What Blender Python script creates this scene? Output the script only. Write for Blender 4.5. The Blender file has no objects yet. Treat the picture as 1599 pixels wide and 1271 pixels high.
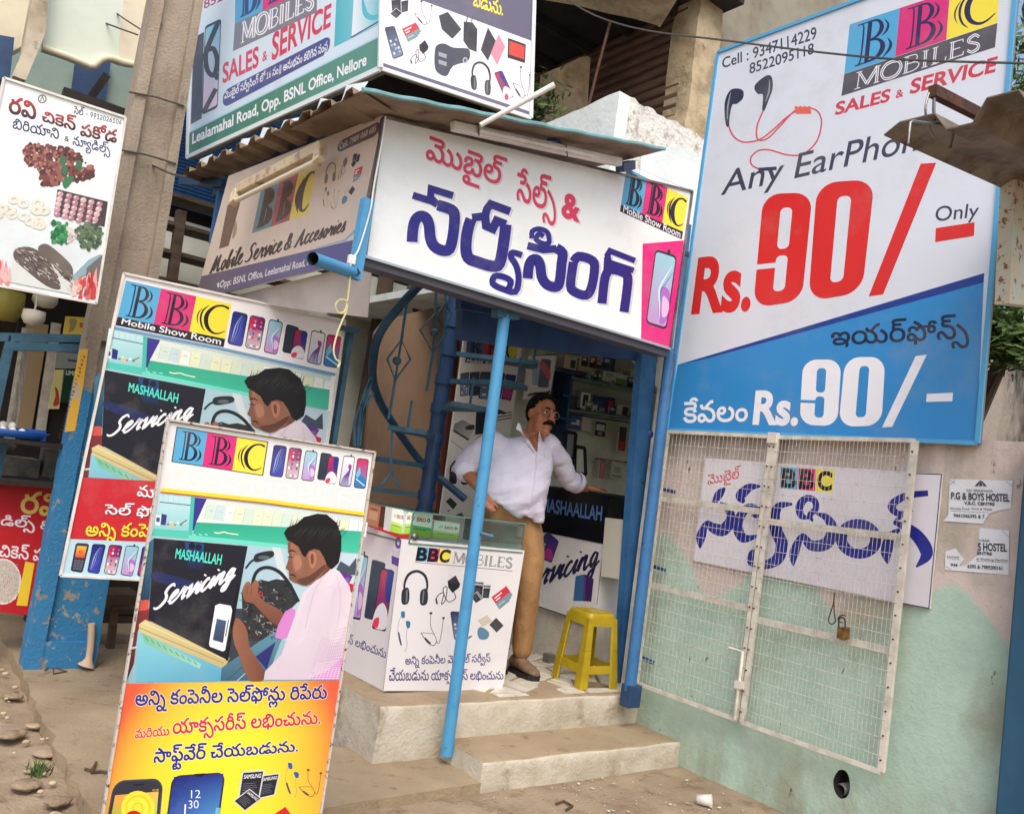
import bpy, math, random
from mathutils import Vector, Matrix
from mathutils.geometry import tessellate_polygon, delaunay_2d_cdt
R_ = math.radians
# ------------------------------------------------------------------ camera, sky, sun, exposure
SC = bpy.context.scene
COL = SC.collection
PW, PH, FPX = 1599.0, 1271.0, 1349.0
ROLL, PITCH, YAW = R_(7.94), R_(5.3), R_(37.7)
CAM = Vector((0, 0, 1.45))
cF = Vector((math.sin(YAW)*math.cos(PITCH), math.cos(YAW)*math.cos(PITCH), math.sin(PITCH)))
_r0 = Vector((math.cos(YAW), -math.sin(YAW), 0)); _u0 = _r0.cross(cF)
cU = _u0*math.cos(ROLL) - _r0*math.sin(ROLL)
cR = _r0*math.cos(ROLL) + _u0*math.sin(ROLL)
cam = bpy.data.cameras.new('camera'); cam_ob = bpy.data.objects.new('camera', cam); COL.objects.link(cam_ob)
cam.sensor_fit = 'HORIZONTAL'; cam.sensor_width = 36; cam.lens = 36*FPX/PW; cam.clip_start = .05; cam.clip_end = 500
cam_ob.matrix_world = Matrix(((cR.x, cU.x, -cF.x, CAM.x), (cR.y, cU.y, -cF.y, CAM.y), (cR.z, cU.z, -cF.z, CAM.z), (0, 0, 0, 1)))
SC.camera = cam_ob
SUN_EL, SUN_AZ = R_(54), R_(212)      # azimuth clockwise from +y: light from behind the camera
W = bpy.data.worlds.new('World'); SC.world = W; W.use_nodes = True
_nt = W.node_tree; _bg = _nt.nodes['Background']
_sky = _nt.nodes.new('ShaderNodeTexSky'); _sky.sky_type = 'NISHITA'; _sky.sun_disc = False
_sky.sun_elevation = SUN_EL; _sky.sun_rotation = SUN_AZ; _sky.air_density = 1.2; _sky.dust_density = 4.0; _sky.ozone_density = .6
_nt.links.new(_sky.outputs[0], _bg.inputs[0]); _bg.inputs[1].default_value = 0.15
_l = bpy.data.lights.new('sun', 'SUN'); _l.energy = .85; _l.angle = R_(40); _l.color = (1, .985, .94)
_so = bpy.data.objects.new('sun', _l); COL.objects.link(_so)
_d = Vector((math.sin(SUN_AZ)*math.cos(SUN_EL), math.cos(SUN_AZ)*math.cos(SUN_EL), math.sin(SUN_EL)))
_so.rotation_euler = _d.to_track_quat('Z', 'Y').to_euler(); _so.location = (-3, -6, 12)
SC.view_settings.view_transform = 'Standard'; SC.view_settings.look = 'None'
SC.view_settings.exposure = 0.72; SC.view_settings.gamma = 1
SC.cycles.max_bounces = 6; SC.cycles.diffuse_bounces = 3; SC.cycles.glossy_bounces = 3; SC.cycles.transmission_bounces = 4
SC.cycles.transparent_max_bounces = 8; SC.cycles.use_denoising = True

# ------------------------------------------------------------------ measuring: a photo pixel seen on a real plane
def ray(px, py): return cF + cR*((px-PW/2)/FPX) - cU*((py-PH/2)/FPX)
def atd(px, py, d): return CAM + ray(px, py)*d
class Plane:
    def __init__(s, p, n):
        s.p = Vector(p); s.n = Vector(n).normalized()
        if (CAM-s.p).dot(s.n) < 0: s.n = -s.n
    def __call__(s, px, py, off=0.0):
        r = ray(px, py); return CAM + r*(((s.p-CAM).dot(s.n)+off)/r.dot(s.n))
def PX(x): return Plane((x, 0, 0), (1, 0, 0))
def PY(y): return Plane((0, y, 0), (0, 1, 0))
def PZ(z): return Plane((0, 0, z), (0, 0, 1))
def P3(a, b, c): a = Vector(a); return Plane(a, (Vector(b)-a).cross(Vector(c)-a))
def zz(x0, y0, s): return lambda *pts: [(x0+x*s, y0+y*s) for x, y in pts]
def lin(v): v /= 255.0; return v/12.92 if v <= .04045 else ((v+.055)/1.055)**2.4
def C3(r, g, b): return (lin(r), lin(g), lin(b))

# ------------------------------------------------------------------ materials
MT = {}
def _node(nt, ty, **k):
    n = nt.nodes.new(ty)
    for a, b in k.items(): setattr(n, a, b)
    return n
def mat(name, col, rough=.6, metal=0, col2=None, scale=4, lo=.4, hi=.65, dirt=None, dscale=2.2, dlo=.55, dhi=.7, bump=0, bscale=40, spec=.5, stretch=(1, 1, 1), attr=None, dstretch=None):
    """plain or weathered surface: two colours mixed by noise, a stain layer and fine relief"""
    if name in MT: return MT[name]
    m = bpy.data.materials.new(name); m.use_nodes = True; nt = m.node_tree; b = nt.nodes['Principled BSDF']; MT[name] = m
    b.inputs['Roughness'].default_value = rough; b.inputs['Metallic'].default_value = metal; b.inputs['Specular IOR Level'].default_value = spec
    L = nt.links.new
    geo = _node(nt, 'ShaderNodeNewGeometry')
    def noise(sc, st, det=6, rg=.6):
        mp = _node(nt, 'ShaderNodeMapping'); mp.inputs['Scale'].default_value = st; L(geo.outputs['Position'], mp.inputs['Vector'])
        n = _node(nt, 'ShaderNodeTexNoise'); n.inputs['Scale'].default_value = sc; n.inputs['Detail'].default_value = det; n.inputs['Roughness'].default_value = rg
        L(mp.outputs[0], n.inputs['Vector']); return n.outputs['Fac']
    def ramp(f, a, z):
        r = _node(nt, 'ShaderNodeMapRange'); r.inputs[1].default_value = a; r.inputs[2].default_value = z; L(f, r.inputs[0]); return r.outputs[0]
    def mix(f, a, c):
        x = _node(nt, 'ShaderNodeMix', data_type='RGBA'); L(f, x.inputs[0])
        for i, q in ((6, a), (7, c)):
            if isinstance(q, tuple): x.inputs[i].default_value = (*q, 1)
            else: L(q, x.inputs[i])
        return x.outputs[2]
    cur = col
    if attr:
        a = _node(nt, 'ShaderNodeAttribute'); a.attribute_name = attr; cur = a.outputs['Color']
    if col2: cur = mix(ramp(noise(scale, stretch), lo, hi), cur, col2)
    if dirt: cur = mix(ramp(noise(dscale, dstretch or stretch, 8, .7), dlo, dhi), cur, dirt)
    if isinstance(cur, tuple): b.inputs['Base Color'].default_value = (*cur, 1)
    else: L(cur, b.inputs['Base Color'])
    if bump:
        bp = _node(nt, 'ShaderNodeBump'); bp.inputs['Strength'].default_value = 1; bp.inputs['Distance'].default_value = bump
        L(noise(bscale, (1, 1, 1), 5, .6), bp.inputs['Height']); L(bp.outputs[0], b.inputs['Normal'])
    return m
def glass(name, tint=(.9, .96, .94), rough=.02):
    if name in MT: return MT[name]
    m = bpy.data.materials.new(name); m.use_nodes = True; nt = m.node_tree; MT[name] = m
    o = nt.nodes['Material Output']; nt.nodes.remove(nt.nodes['Principled BSDF'])
    t = _node(nt, 'ShaderNodeBsdfTransparent'); t.inputs[0].default_value = (*tint, 1)
    g = _node(nt, 'ShaderNodeBsdfGlossy'); g.inputs['Roughness'].default_value = rough; g.inputs[0].default_value = (.9, 1, .97, 1)
    f = _node(nt, 'ShaderNodeFresnel'); f.inputs[0].default_value = 1.5
    x = _node(nt, 'ShaderNodeMixShader'); nt.links.new(f.outputs[0], x.inputs[0]); nt.links.new(t.outputs[0], x.inputs[1]); nt.links.new(g.outputs[0], x.inputs[2])
    nt.links.new(x.outputs[0], o.inputs[0]); return m

# ------------------------------------------------------------------ mesh builder
LOC = {}
class MB:
    def __init__(s): s.v = []; s.f = []; s.c = []; s.m = []; s.sm = []
    def add(s, vs, fs, col=(.5, .5, .5), mi=0, smooth=False):
        o = len(s.v); s.v += [Vector(q) for q in vs]
        for f in fs: s.f.append([o+i for i in f]); s.c.append(col); s.m.append(mi); s.sm.append(smooth)
        return s
    def hexa(s, a, b, **k):       # two matching quads
        return s.add(list(a)+list(b), [(0, 1, 2, 3), (7, 6, 5, 4), (0, 4, 5, 1), (1, 5, 6, 2), (2, 6, 7, 3), (3, 7, 4, 0)], **k)
    def box(s, lo, hi, **k):
        (x0, y0, z0), (x1, y1, z1) = lo, hi
        return s.hexa([(x0, y0, z0), (x1, y0, z0), (x1, y1, z0), (x0, y1, z0)], [(x0, y0, z1), (x1, y0, z1), (x1, y1, z1), (x0, y1, z1)], **k)
    def prism(s, poly, vec, **k):
        n = len(poly); a = [Vector(p) for p in poly]; b = [p+Vector(vec) for p in a]
        fs = [(i, (i+1) % n, n+(i+1) % n, n+i) for i in range(n)]
        t = tessellate_polygon([a]); fs += [tuple(q) for q in t]+[tuple(n+i for i in q[::-1]) for q in t]
        return s.add(a+b, fs, **k)
    def tube(s, pts, r, n=10, caps=True, closed=False, **k):
        pts = [Vector(p) for p in pts]; N = len(pts); vs = []; up = None
        rr = r if isinstance(r, (list, tuple)) else [r]*N
        for i, p in enumerate(pts):
            if closed: t = pts[(i+1) % N]-pts[i-1]
            else: t = pts[min(i+1, N-1)]-pts[max(i-1, 0)]
            t.normalize()
            if up is None: up = Vector((0, 0, 1)) if abs(t.z) < .9 else Vector((1, 0, 0))
            u = (up-t*up.dot(t)).normalized(); w = t.cross(u); up = u
            vs += [p+(u*math.cos(2*math.pi*j/n)+w*math.sin(2*math.pi*j/n))*rr[i] for j in range(n)]
        fs = []
        for i in range(N if closed else N-1):
            for j in range(n):
                a = i*n; b = ((i+1) % N)*n
                fs.append((a+j, a+(j+1) % n, b+(j+1) % n, b+j))
        k.setdefault('smooth', n > 6)
        s.add(vs, fs, **k)
        if caps and not closed:
            k['smooth'] = False
            s.add(vs[:n], [tuple(range(n))[::-1]], **k); s.add(vs[-n:], [tuple(range(n))], **k)
        return s
    def bar(s, a, b, w, h, up=(0, 0, 1), **k):      # rectangular bar
        a = Vector(a); b = Vector(b); t = (b-a).normalized(); up = Vector(up); u = (up-t*up.dot(t))
        if u.length < 1e-4: u = Vector((1, 0, 0))-t*t.x
        u.normalize(); q = t.cross(u)
        o = [u*h/2+q*w/2, u*h/2-q*w/2, -u*h/2-q*w/2, -u*h/2+q*w/2]
        return s.hexa([a+i for i in o], [b+i for i in o], **k)
    def lathe(s, base, prof, n=20, axis=(0, 0, 1), **k):   # prof: (radius, height)
        base = Vector(base); ax = Vector(axis).normalized(); u = ax.orthogonal().normalized(); w = ax.cross(u); vs = []
        for r, h in prof: vs += [base+ax*h+(u*math.cos(2*math.pi*j/n)+w*math.sin(2*math.pi*j/n))*r for j in range(n)]
        fs = [(i*n+j, i*n+(j+1) % n, (i+1)*n+(j+1) % n, (i+1)*n+j) for i in range(len(prof)-1) for j in range(n)]
        k.setdefault('smooth', True); return s.add(vs, fs, **k)
    def ball(s, c, r, n=10, **k):
        if not isinstance(r, (tuple, list)): r = (r, r, r)
        vs = []; fs = []; m = n*2
        for i in range(n+1):
            a = math.pi*i/n
            for j in range(m):
                b = 2*math.pi*j/m; vs.append((c[0]+r[0]*math.sin(a)*math.cos(b), c[1]+r[1]*math.sin(a)*math.sin(b), c[2]+r[2]*math.cos(a)))
        for i in range(n):
            for j in range(m): fs.append((i*m+j, (i+1)*m+j, (i+1)*m+(j+1) % m, i*m+(j+1) % m))
        k.setdefault('smooth', True); return s.add(vs, fs, **k)
    def build(s, name, mats, parent=None, bevel=0, origin=None, **props):
        me = bpy.data.meshes.new(name)
        if parent is not None: o0 = LOC[parent.name]
        else:
            if origin is None:
                xs = [v.x for v in s.v]; ys = [v.y for v in s.v]; zs = [v.z for v in s.v]
                origin = ((min(xs)+max(xs))/2, (min(ys)+max(ys))/2, min(zs))
            o0 = Vector(origin)
        me.from_pydata([v-o0 for v in s.v], [], s.f)
        if not isinstance(mats, (list, tuple)): mats = [mats]
        for m in mats: me.materials.append(m)
        at = me.attributes.new('Col', 'FLOAT_COLOR', 'CORNER'); buf = []
        for f, c in zip(s.f, s.c):
            if isinstance(c, list): 
                for q in c: buf += [*q, 1]
            else: buf += [*c, 1]*len(f)
        at.data.foreach_set('color', buf)
        me.polygons.foreach_set('material_index', s.m); me.polygons.foreach_set('use_smooth', s.sm)
        ob = bpy.data.objects.new(name, me); COL.objects.link(ob)
        if parent is not None: ob.parent = parent
        else: ob.location = o0
        LOC[ob.name] = o0
        if bevel:
            b = ob.modifiers.new('bevel', 'BEVEL'); b.width = bevel; b.segments = 2; b.limit_method = 'ANGLE'; b.angle_limit = R_(40)
        for k, v in props.items(): ob[k] = v
        return ob
def thing(name, label, cat, loc, group=None):
    o = bpy.data.objects.new(name, None); COL.objects.link(o); o.empty_display_size = .1
    o.location = loc; LOC[o.name] = Vector(loc); o['label'] = label; o['category'] = cat
    if group: o['group'] = group
    return o
def copy_thing(src, dv, label=None):
    dv = Vector(dv); r = src.copy(); COL.objects.link(r); r.location = src.location+dv; LOC[r.name] = LOC[src.name]+dv
    if label: r['label'] = label
    for ch in list(src.children):
        c = ch.copy(); COL.objects.link(c); c.parent = r; LOC[c.name] = LOC[r.name]
        for g in list(ch.children):
            d = g.copy(); COL.objects.link(d); d.parent = c; LOC[d.name] = LOC[r.name]
    return r
def smooth_pts(pts, sub=6, closed=False):
    if len(pts) < 3: return list(pts)
    out = []; n = len(pts); rng = range(n) if closed else range(n-1)
    for i in rng:
        g = (lambda k: pts[k % n]) if closed else (lambda k: pts[max(0, min(n-1, k))])
        p0, p1, p2, p3 = g(i-1), g(i), g(i+1), g(i+2)
        for j in range(sub):
            t = j/sub; q = []
            for a, b, c, d in zip(p0, p1, p2, p3):
                q.append(.5*(2*b+(c-a)*t+(2*a-5*b+4*c-d)*t*t+(3*b-a-3*c+d)*t*t*t))
            out.append(tuple(q))
    if not closed: out.append(tuple(pts[-1]))
    return out

# ------------------------------------------------------------------ printing on flat sheets (vinyl boards, painted lettering)
# Telugu letter shapes and the lines set from them
GLYPHS = {9:[[131,-2,-30,0,-44,7,-30,13,-14,18,1,10,0,12,16,16,28,9,21,0,12,0,20,-5,12,-9,1,-7,0,-6,-12,-11,-24,-6,-15,0,-18,0,-24,8,-5,4,9,10,2,-2,10,-5,16,-3,11,0,14,0,12,5,1,6,0,4,-10,6,-7,0,-16,0,-20,-14,1,-11,1,-2,0,-8,18,-16,40,-10,35,0,50,0,48,18,1,19,0,6,-8,10,-16,7,-9,0,-8,0,-14,-5,1,-6,0,-6,18,-9,15,-2,1,-12,-103,0,1,12,75,0,-1,-1,-12,3,-14,10,1,7,0,5,10,10,22,6,17,0,18,0,28,-9,16,-16,1,-11,0,-12,-18,-19,-32,-12,-46,-6]],
194:[[159,-2,-16,0,-24,5,-20,11,-11,8,-8,5,-10,5,-8,3,-5,0,-6,0,-12,-6,1,-5,0,-6,8,-10,9,-6,-25,-4,-8,6,-8,12,1,8,0,7,12,10,20,7,15,0,12,0,18,-5,14,-8,11,-6,10,-7,14,-8,14,-3,11,0,12,0,16,6,8,11,1,10,0,11,-14,21,-26,19,-34,13,-19,2,-4,1,-10,0,-3,0,-12,0,-14,-5,1,-4,0,-4,10,-5,11,0,8,0,12,5,1,5,0,4,-6,7,-5,2,25,2,6,-4,6,-8,1,-4,0,-10,-24,-11,-19,0,-16,0,-20,7,-8,9,1,4,0,7,14,10,24,5,17,0,26,0,50,-12,38,-22,22,-29,1,-16,0,-14,-14,-18,-30,-8]],
490:[[111,-56,-10,0,-16,3,-16,8,-13,6,-14,9,-20,8,-16,4,-9,0,-10,0,-16,-6,1,-6,0,-7,18,-7,19,0,22,0,34,10,20,20,1,15,0,15,-18,24,-38,22,-29,10,15,11,48,-14,50,-43,1,-24,0,-13,-14,-22,-15,-8,-14,-7,-36,-8,-23,0,-18,0,-28,6,-16,12,1,8,0,6,12,11,24,7,19,0,14,0,24,-6,24,-10,17,-9,10,-5,14,-6,10,-2,5,0,6,0,10,2,7,4,17,-9,-10,-5,-16,-4]],
23:[[89,-2,-22,0,-34,6,-22,12,-3,8,29,4,4,-5,12,-8,22,-4,17,0,18,0,22,3,8,6,1,4,0,3,-6,5,-16,3,-13,1,-21,0,-18,1,-24,3,-7,3,-8,3,-8,8,1,6,0,6,16,11,32,6,25,0,22,0,30,-4,20,-10,7,-9,-29,-4,-2,5,-12,7,-18,3,-15,0,-16,0,-20,-3,-8,-5,1,-3,0,-5,16,-5,21,-1,27,-1,18,0,22,-4,7,-3,8,-3,8,-9,1,-5,0,-9,-18,-11,-34,-6],[79,71,-10,0,-18,3,-14,11,-5,9,29,4,6,-9,8,-6,9,0,6,0,12,5,11,6,13,7,10,7,20,9,22,4,15,0,3,-13,-12,0,-16,-3,-12,-7,-9,-5,-5,-5,-10,-6,-18,-8,-16,-3]],
6:[[13,35,0,10,18,17,32,9,23,0,22,0,34,-9,18,-17,1,-10,0,-11,-18,-16,-32,-10,-23,0,-22,0,-34,10,-16,16],[39,35,0,-10,24,-14,23,0,16,0,20,6,10,11,1,7,0,10,-24,13,-21,0,-14,0,-22,-6,-10,-10]],
275:[[163,-2,-16,0,-24,6,-20,11,-9,7,-10,6,-14,6,-9,0,-10,0,-12,-6,1,-5,0,-5,12,-8,13,0,12,0,14,7,7,7,19,-10,-6,-5,-16,-7,-16,-4,-13,0,-18,0,-20,7,-10,12,1,6,0,7,12,11,22,6,13,0,12,0,20,-4,18,-9,11,-7,8,-6,16,-7,14,-3,11,0,16,0,18,11,1,10,0,10,-16,14,-26,11,-15,3,13,13,20,-4,34,-15,20,-19,1,-12,0,-11,-16,-16,-28,-8],[133,92,0,-5,-8,-8,-5,-2,-8,-3,-22,-3,-17,0,-21,0,1,12,27,0,10,0,12,1,3,2,4,1,2,3,1,2,0,2,-4,4,-1,1,-2,1,-12,1,-9,0,-77,0,1,13,77,0,18,0,20,-3,9,-3,6,-3,8,-7]],
230:[[159,-2,-16,0,-24,5,-20,11,-11,8,-8,5,-10,5,-8,3,-5,0,-6,0,-12,-6,1,-5,0,-6,8,-10,9,-6,-25,-4,-8,6,-8,12,1,8,0,7,12,10,20,7,15,0,12,0,18,-5,14,-8,11,-6,10,-7,14,-8,14,-3,11,0,12,0,16,6,8,11,1,10,0,11,-14,21,-26,19,-34,13,-19,2,-4,1,-10,0,-3,0,-12,0,-14,-5,1,-4,0,-4,10,-5,11,0,8,0,12,5,1,5,0,4,-6,7,-5,2,25,2,6,-4,6,-8,1,-4,0,-10,-24,-11,-19,0,-16,0,-20,7,-8,9,1,4,0,7,14,10,24,5,17,0,26,0,50,-12,38,-22,22,-29,1,-16,0,-14,-14,-18,-30,-8],[93,142,20,0,24,-8,5,-8,-23,-3,-2,2,-6,4,-8,2,-7,0,-8,0,-14,-5,1,-4,0,-2,6,-6,11,-4,-23,-4,-10,4,-8,8,1,5,0,6,14,9,20,4]],
51:[[119,-2,-34,0,-48,12,-24,21,1,14,0,12,16,17,30,9,19,0,12,0,20,-5,12,-9,1,-7,0,-6,-12,-11,-24,-6,-15,0,-12,0,-18,4,-14,5,-3,3,9,10,2,-2,10,-5,14,-3,13,0,14,0,12,5,1,6,0,4,-10,6,-7,0,-16,0,-20,-14,1,-11,1,-3,0,-6,10,-12,20,-10,30,-5,21,0,36,0,42,15,1,15,0,9,-20,16,-23,4,15,13,28,-6,30,-21,1,-14,0,-13,-22,-19,-46,-12]],
387:[[161,-2,-16,0,-22,6,-20,11,-9,7,-10,6,-14,6,-9,0,-10,0,-12,-6,1,-5,0,-5,12,-8,13,0,12,0,14,7,7,7,19,-10,-6,-5,-16,-7,-16,-4,-13,0,-18,0,-20,7,-10,12,1,6,0,7,12,11,22,6,13,0,12,0,20,-4,18,-9,11,-7,8,-6,16,-7,12,-3,11,0,18,0,18,11,1,10,0,11,-18,15,-30,10,-15,3,-35,0,1,12,15,0,41,-4,20,-4,34,-12,20,-18,1,-13,0,-10,-14,-15,-30,-9],[277,-2,-22,0,-34,11,-11,9,13,11,10,-6,18,-8,20,-4,11,0,18,0,18,11,1,10,0,10,-16,14,-26,11,-17,3,15,13,20,-4,32,-15,20,-19,1,-12,0,-16,-32,-19],[393,-2,-24,0,-32,11,-13,9,15,11,8,-6,20,-8,20,-4,11,0,16,0,18,11,1,10,0,10,-16,14,-26,11,-15,3,13,13,22,-4,32,-15,20,-19,1,-12,0,-16,-32,-19],[211,92,0,-5,-8,-8,-3,-2,-8,-3,-22,-3,-19,0,-39,0,1,12,45,0,12,0,10,1,5,2,2,1,4,3,1,2,0,2,-4,4,-1,1,-4,1,-10,1,-11,0,-127,0,1,13,127,0,18,0,22,-3,9,-3,6,-3,6,-7]],
349:[[179,-2,-12,0,-20,3,-16,7,-7,7,7,0,-8,-7,-18,-7,-20,-3,-13,0,-18,0,-24,6,-12,11,1,7,0,6,10,10,22,7,19,3,12,3,16,5,1,6,0,2,-4,5,-12,2,-7,0,-14,0,-14,-5,1,-5,0,-2,2,-4,1,-1,-23,-4,-2,3,-4,6,1,3,0,6,12,9,24,6,21,0,20,0,22,-6,10,-10,1,-5,0,-7,-10,-9,-20,-6,-13,-2,-18,-4,-18,-7,1,-5,0,-5,14,-6,15,0,16,0,18,5,10,9,1,6,27,0,2,-7,10,-9,16,-4,11,0,18,0,16,11,1,10,0,10,-14,15,-26,10,-15,4,17,8,22,-4,30,-13,16,-18,1,-11,0,-11,-14,-16,-28,-8],[229,92,0,-5,-8,-8,-3,-2,-8,-3,-22,-3,-17,0,-33,0,1,12,39,0,10,0,10,1,5,2,4,1,2,3,1,2,0,2,-4,4,-1,1,-4,1,-10,1,-9,0,-129,0,1,13,127,0,20,0,20,-3,9,-3,6,-3,6,-7],[67,-10,14,0,20,-6,8,-8,1,-5,0,-5,-6,-6,-3,-4,-27,0,8,3,8,7,1,3,0,5,-12,5,-9,0,-10,0,-10,-5,1,-4,0,-6,16,-4,17,0,155,0,1,-13,-137,0,-14,0,-20,1,-16,3,-5,2,-8,3,-8,8,1,6,0,9,26,11]],
131:[[119,-2,-34,0,-48,12,-24,21,1,14,0,12,16,17,30,9,19,0,12,0,20,-5,12,-9,1,-7,0,-6,-12,-11,-24,-6,-15,0,-12,0,-18,4,-14,5,-3,3,9,10,2,-2,10,-5,14,-3,13,0,14,0,12,5,1,6,0,4,-10,6,-7,0,-16,0,-20,-14,1,-11,1,-3,0,-6,10,-12,20,-10,30,-5,21,0,36,0,42,15,1,16,0,11,-22,16,-15,4,13,10,11,0,16,-5,20,-14,8,-14,1,-8,0,-12,-20,-20,-48,-12],[115,90,0,5,10,8,11,3,1,-3,-12,3,-12,9,1,6,0,4,8,7,7,2,4,2,12,2,20,2,17,0,97,0,1,-13,-101,0,-10,0,-12,-1,-1,0,-4,-1,-4,-3,1,-2,0,-3,4,-3,5,-1,2,-1,12,-1,11,0,47,0,1,-12,-47,0,-8,0,-12,-1,-1,-1,-6,-2,1,-4,0,-2,4,-3,3,-1,4,-1,8,-1,9,0,9,0,5,-12,-11,0,-16,0,-24,4,-12,8]],
57:[[159,-2,-16,0,-24,5,-20,11,-11,8,-8,5,-10,5,-8,3,-5,0,-6,0,-12,-6,1,-5,0,-6,8,-10,9,-6,-25,-4,-8,6,-8,12,1,8,0,7,12,10,20,7,15,0,12,0,18,-5,14,-8,11,-6,10,-6,14,-8,16,-4,11,0,16,0,18,11,1,10,0,10,-14,14,-28,11,-15,3,13,13,22,-4,32,-15,20,-19,1,-12,0,-11,-14,-16,-30,-8],[67,71,-10,0,-18,3,-14,11,-5,9,29,4,6,-9,8,-6,9,0,6,0,12,5,11,6,13,7,10,7,20,9,20,4,17,0,3,-13,-12,0,-16,-3,-12,-7,-9,-5,-7,-5,-8,-6,-18,-8,-16,-3]],
237:[[93,114,24,0,32,-10,16,-16,1,-10,0,-3,0,-6,-1,-2,-23,6,2,1,0,1,1,1,0,5,-8,12,-20,8,-19,0,-16,0,-12,-7,1,-4,0,-4,8,-6,9,-2,-29,-3,-6,3,-8,8,1,4,0,7,12,11,26,6],[13,39,0,13,22,20,38,11,27,0,26,0,40,-11,22,-19,1,-13,0,-13,-22,-19,-38,-10,-27,0,-26,0,-38,10,-22,19],[41,41,0,-13,30,-17,29,0,20,0,26,8,14,13,1,8,0,9,-12,14,-26,8,-21,0,-20,0,-26,-8,-12,-14],[107,141,20,0,22,-9,7,-7,-23,-3,-2,2,-6,4,-10,2,-5,0,-10,0,-12,-5,1,-4,0,-3,6,-6,11,-3,-23,-5,-10,5,-8,8,1,5,0,6,14,8,20,5]],
501:[[93,-56,-10,0,-20,3,-18,8,-11,7,-10,7,-12,4,-7,0,-6,0,-12,-5,1,-4,0,-4,10,-5,11,0,10,0,12,7,7,5,15,-10,-6,-4,-10,-6,-16,-3,-11,0,-14,0,-20,6,-8,9,1,6,0,5,10,9,18,5,13,0,12,0,16,-3,14,-7,11,-5,8,-5,12,-6,14,-2,9,0,12,0,14,4,6,9,1,5,0,6,-10,12,-28,15,-25,10,-16,6,-24,12,-12,13,1,8,0,7,16,13,28,7,21,0,18,0,24,-4,14,-8,8,-10,1,-5,0,-7,-8,-10,-7,-5,-19,7,4,3,6,6,1,4,0,5,-8,8,-18,4,-11,0,-18,0,-20,-9,1,-6,0,-6,14,-10,24,-11,17,-5,16,-7,24,-11,14,-12,8,-13,1,-7,0,-9,-12,-14,-28,-7]],
136:[[159,-2,-16,0,-24,5,-20,11,-11,8,-8,5,-10,5,-8,3,-5,0,-6,0,-12,-6,1,-5,0,-6,8,-10,9,-6,-25,-4,-8,6,-8,12,1,8,0,7,12,10,20,7,15,0,12,0,18,-5,14,-8,11,-6,10,-6,14,-8,16,-4,11,0,16,0,18,11,1,10,0,10,-14,14,-28,11,-15,3,13,13,22,-4,32,-15,20,-19,1,-12,0,-11,-14,-16,-30,-8],[35,90,0,5,10,8,11,3,1,-3,-12,3,-12,9,1,6,0,4,8,7,7,2,4,2,12,2,20,2,17,0,97,0,1,-13,-101,0,-10,0,-12,-1,-1,0,-4,-1,-4,-3,1,-2,0,-3,4,-3,5,-1,2,-1,12,-1,11,0,47,0,1,-12,-47,0,-8,0,-12,-1,-1,-1,-6,-2,1,-4,0,-2,4,-3,3,-1,4,-1,8,-1,9,0,13,0,1,-12,-11,0,-16,0,-24,4,-12,8]],
288:[[159,-2,-16,0,-24,5,-20,11,-11,8,-8,5,-10,5,-8,3,-5,0,-6,0,-12,-6,1,-5,0,-6,8,-10,9,-6,-25,-4,-8,6,-8,12,1,8,0,7,12,10,20,7,15,0,12,0,18,-5,14,-8,11,-6,10,-6,14,-8,16,-4,11,0,16,0,18,11,1,10,0,10,-14,14,-28,11,-15,3,13,13,22,-4,32,-15,20,-19,1,-12,0,-11,-14,-16,-30,-8],[133,92,0,-5,-8,-8,-5,-2,-8,-3,-22,-3,-17,0,-21,0,1,12,27,0,10,0,12,1,3,2,4,1,2,3,1,2,0,2,-4,4,-1,1,-2,1,-12,1,-9,0,-77,0,1,13,77,0,18,0,20,-3,9,-3,6,-3,8,-7]],
420:[[289,42,-12,0,-18,3,-12,6,-4,7,1,4,0,6,6,7,5,4,31,1,-8,-4,-8,-8,1,-4,0,-5,12,-7,11,0,12,0,10,7,1,4,0,7,-18,6,-13,0,-111,0,-16,0,-14,-9,-3,-7,-23,0,-4,8,-18,8,-9,0,-1,0,-12,0,-12,-6,1,-5,0,-2,2,-4,3,-1,-25,-4,-2,2,-4,7,1,4,0,6,12,9,22,6,17,0,3,0,10,0,18,-2,14,-7,7,-7,-3,1,4,5,14,7,20,3,15,0,91,0,24,0,26,-2,9,-4,8,-3,8,-9,1,-6,0,-11,-26,-11],[297,113,20,0,24,-8,7,-8,-25,-3,-2,2,-6,4,-8,2,-7,0,-8,0,-14,-4,1,-5,0,-2,6,-6,11,-3,-23,-5,-10,4,-6,8,1,5,0,6,12,9,20,4],[163,-2,-16,0,-24,6,-20,11,-9,7,-10,6,-14,6,-9,0,-10,0,-12,-6,1,-5,0,-5,12,-8,13,0,12,0,14,7,7,7,19,-10,-6,-5,-16,-7,-16,-4,-13,0,-18,0,-20,7,-10,12,1,6,0,7,12,11,22,6,13,0,12,0,20,-4,18,-9,11,-7,8,-6,16,-7,14,-3,11,0,16,0,18,11,1,11,0,13,-22,23,-17,10,-1,4,-10,5,-24,8,-26,7,-13,3,13,13,24,-5,50,-18,23,-12,5,-5,14,-10,18,-23,1,-13,0,-11,-16,-16,-28,-8],[95,-21,3,24,25,0,5,-24]],
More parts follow.
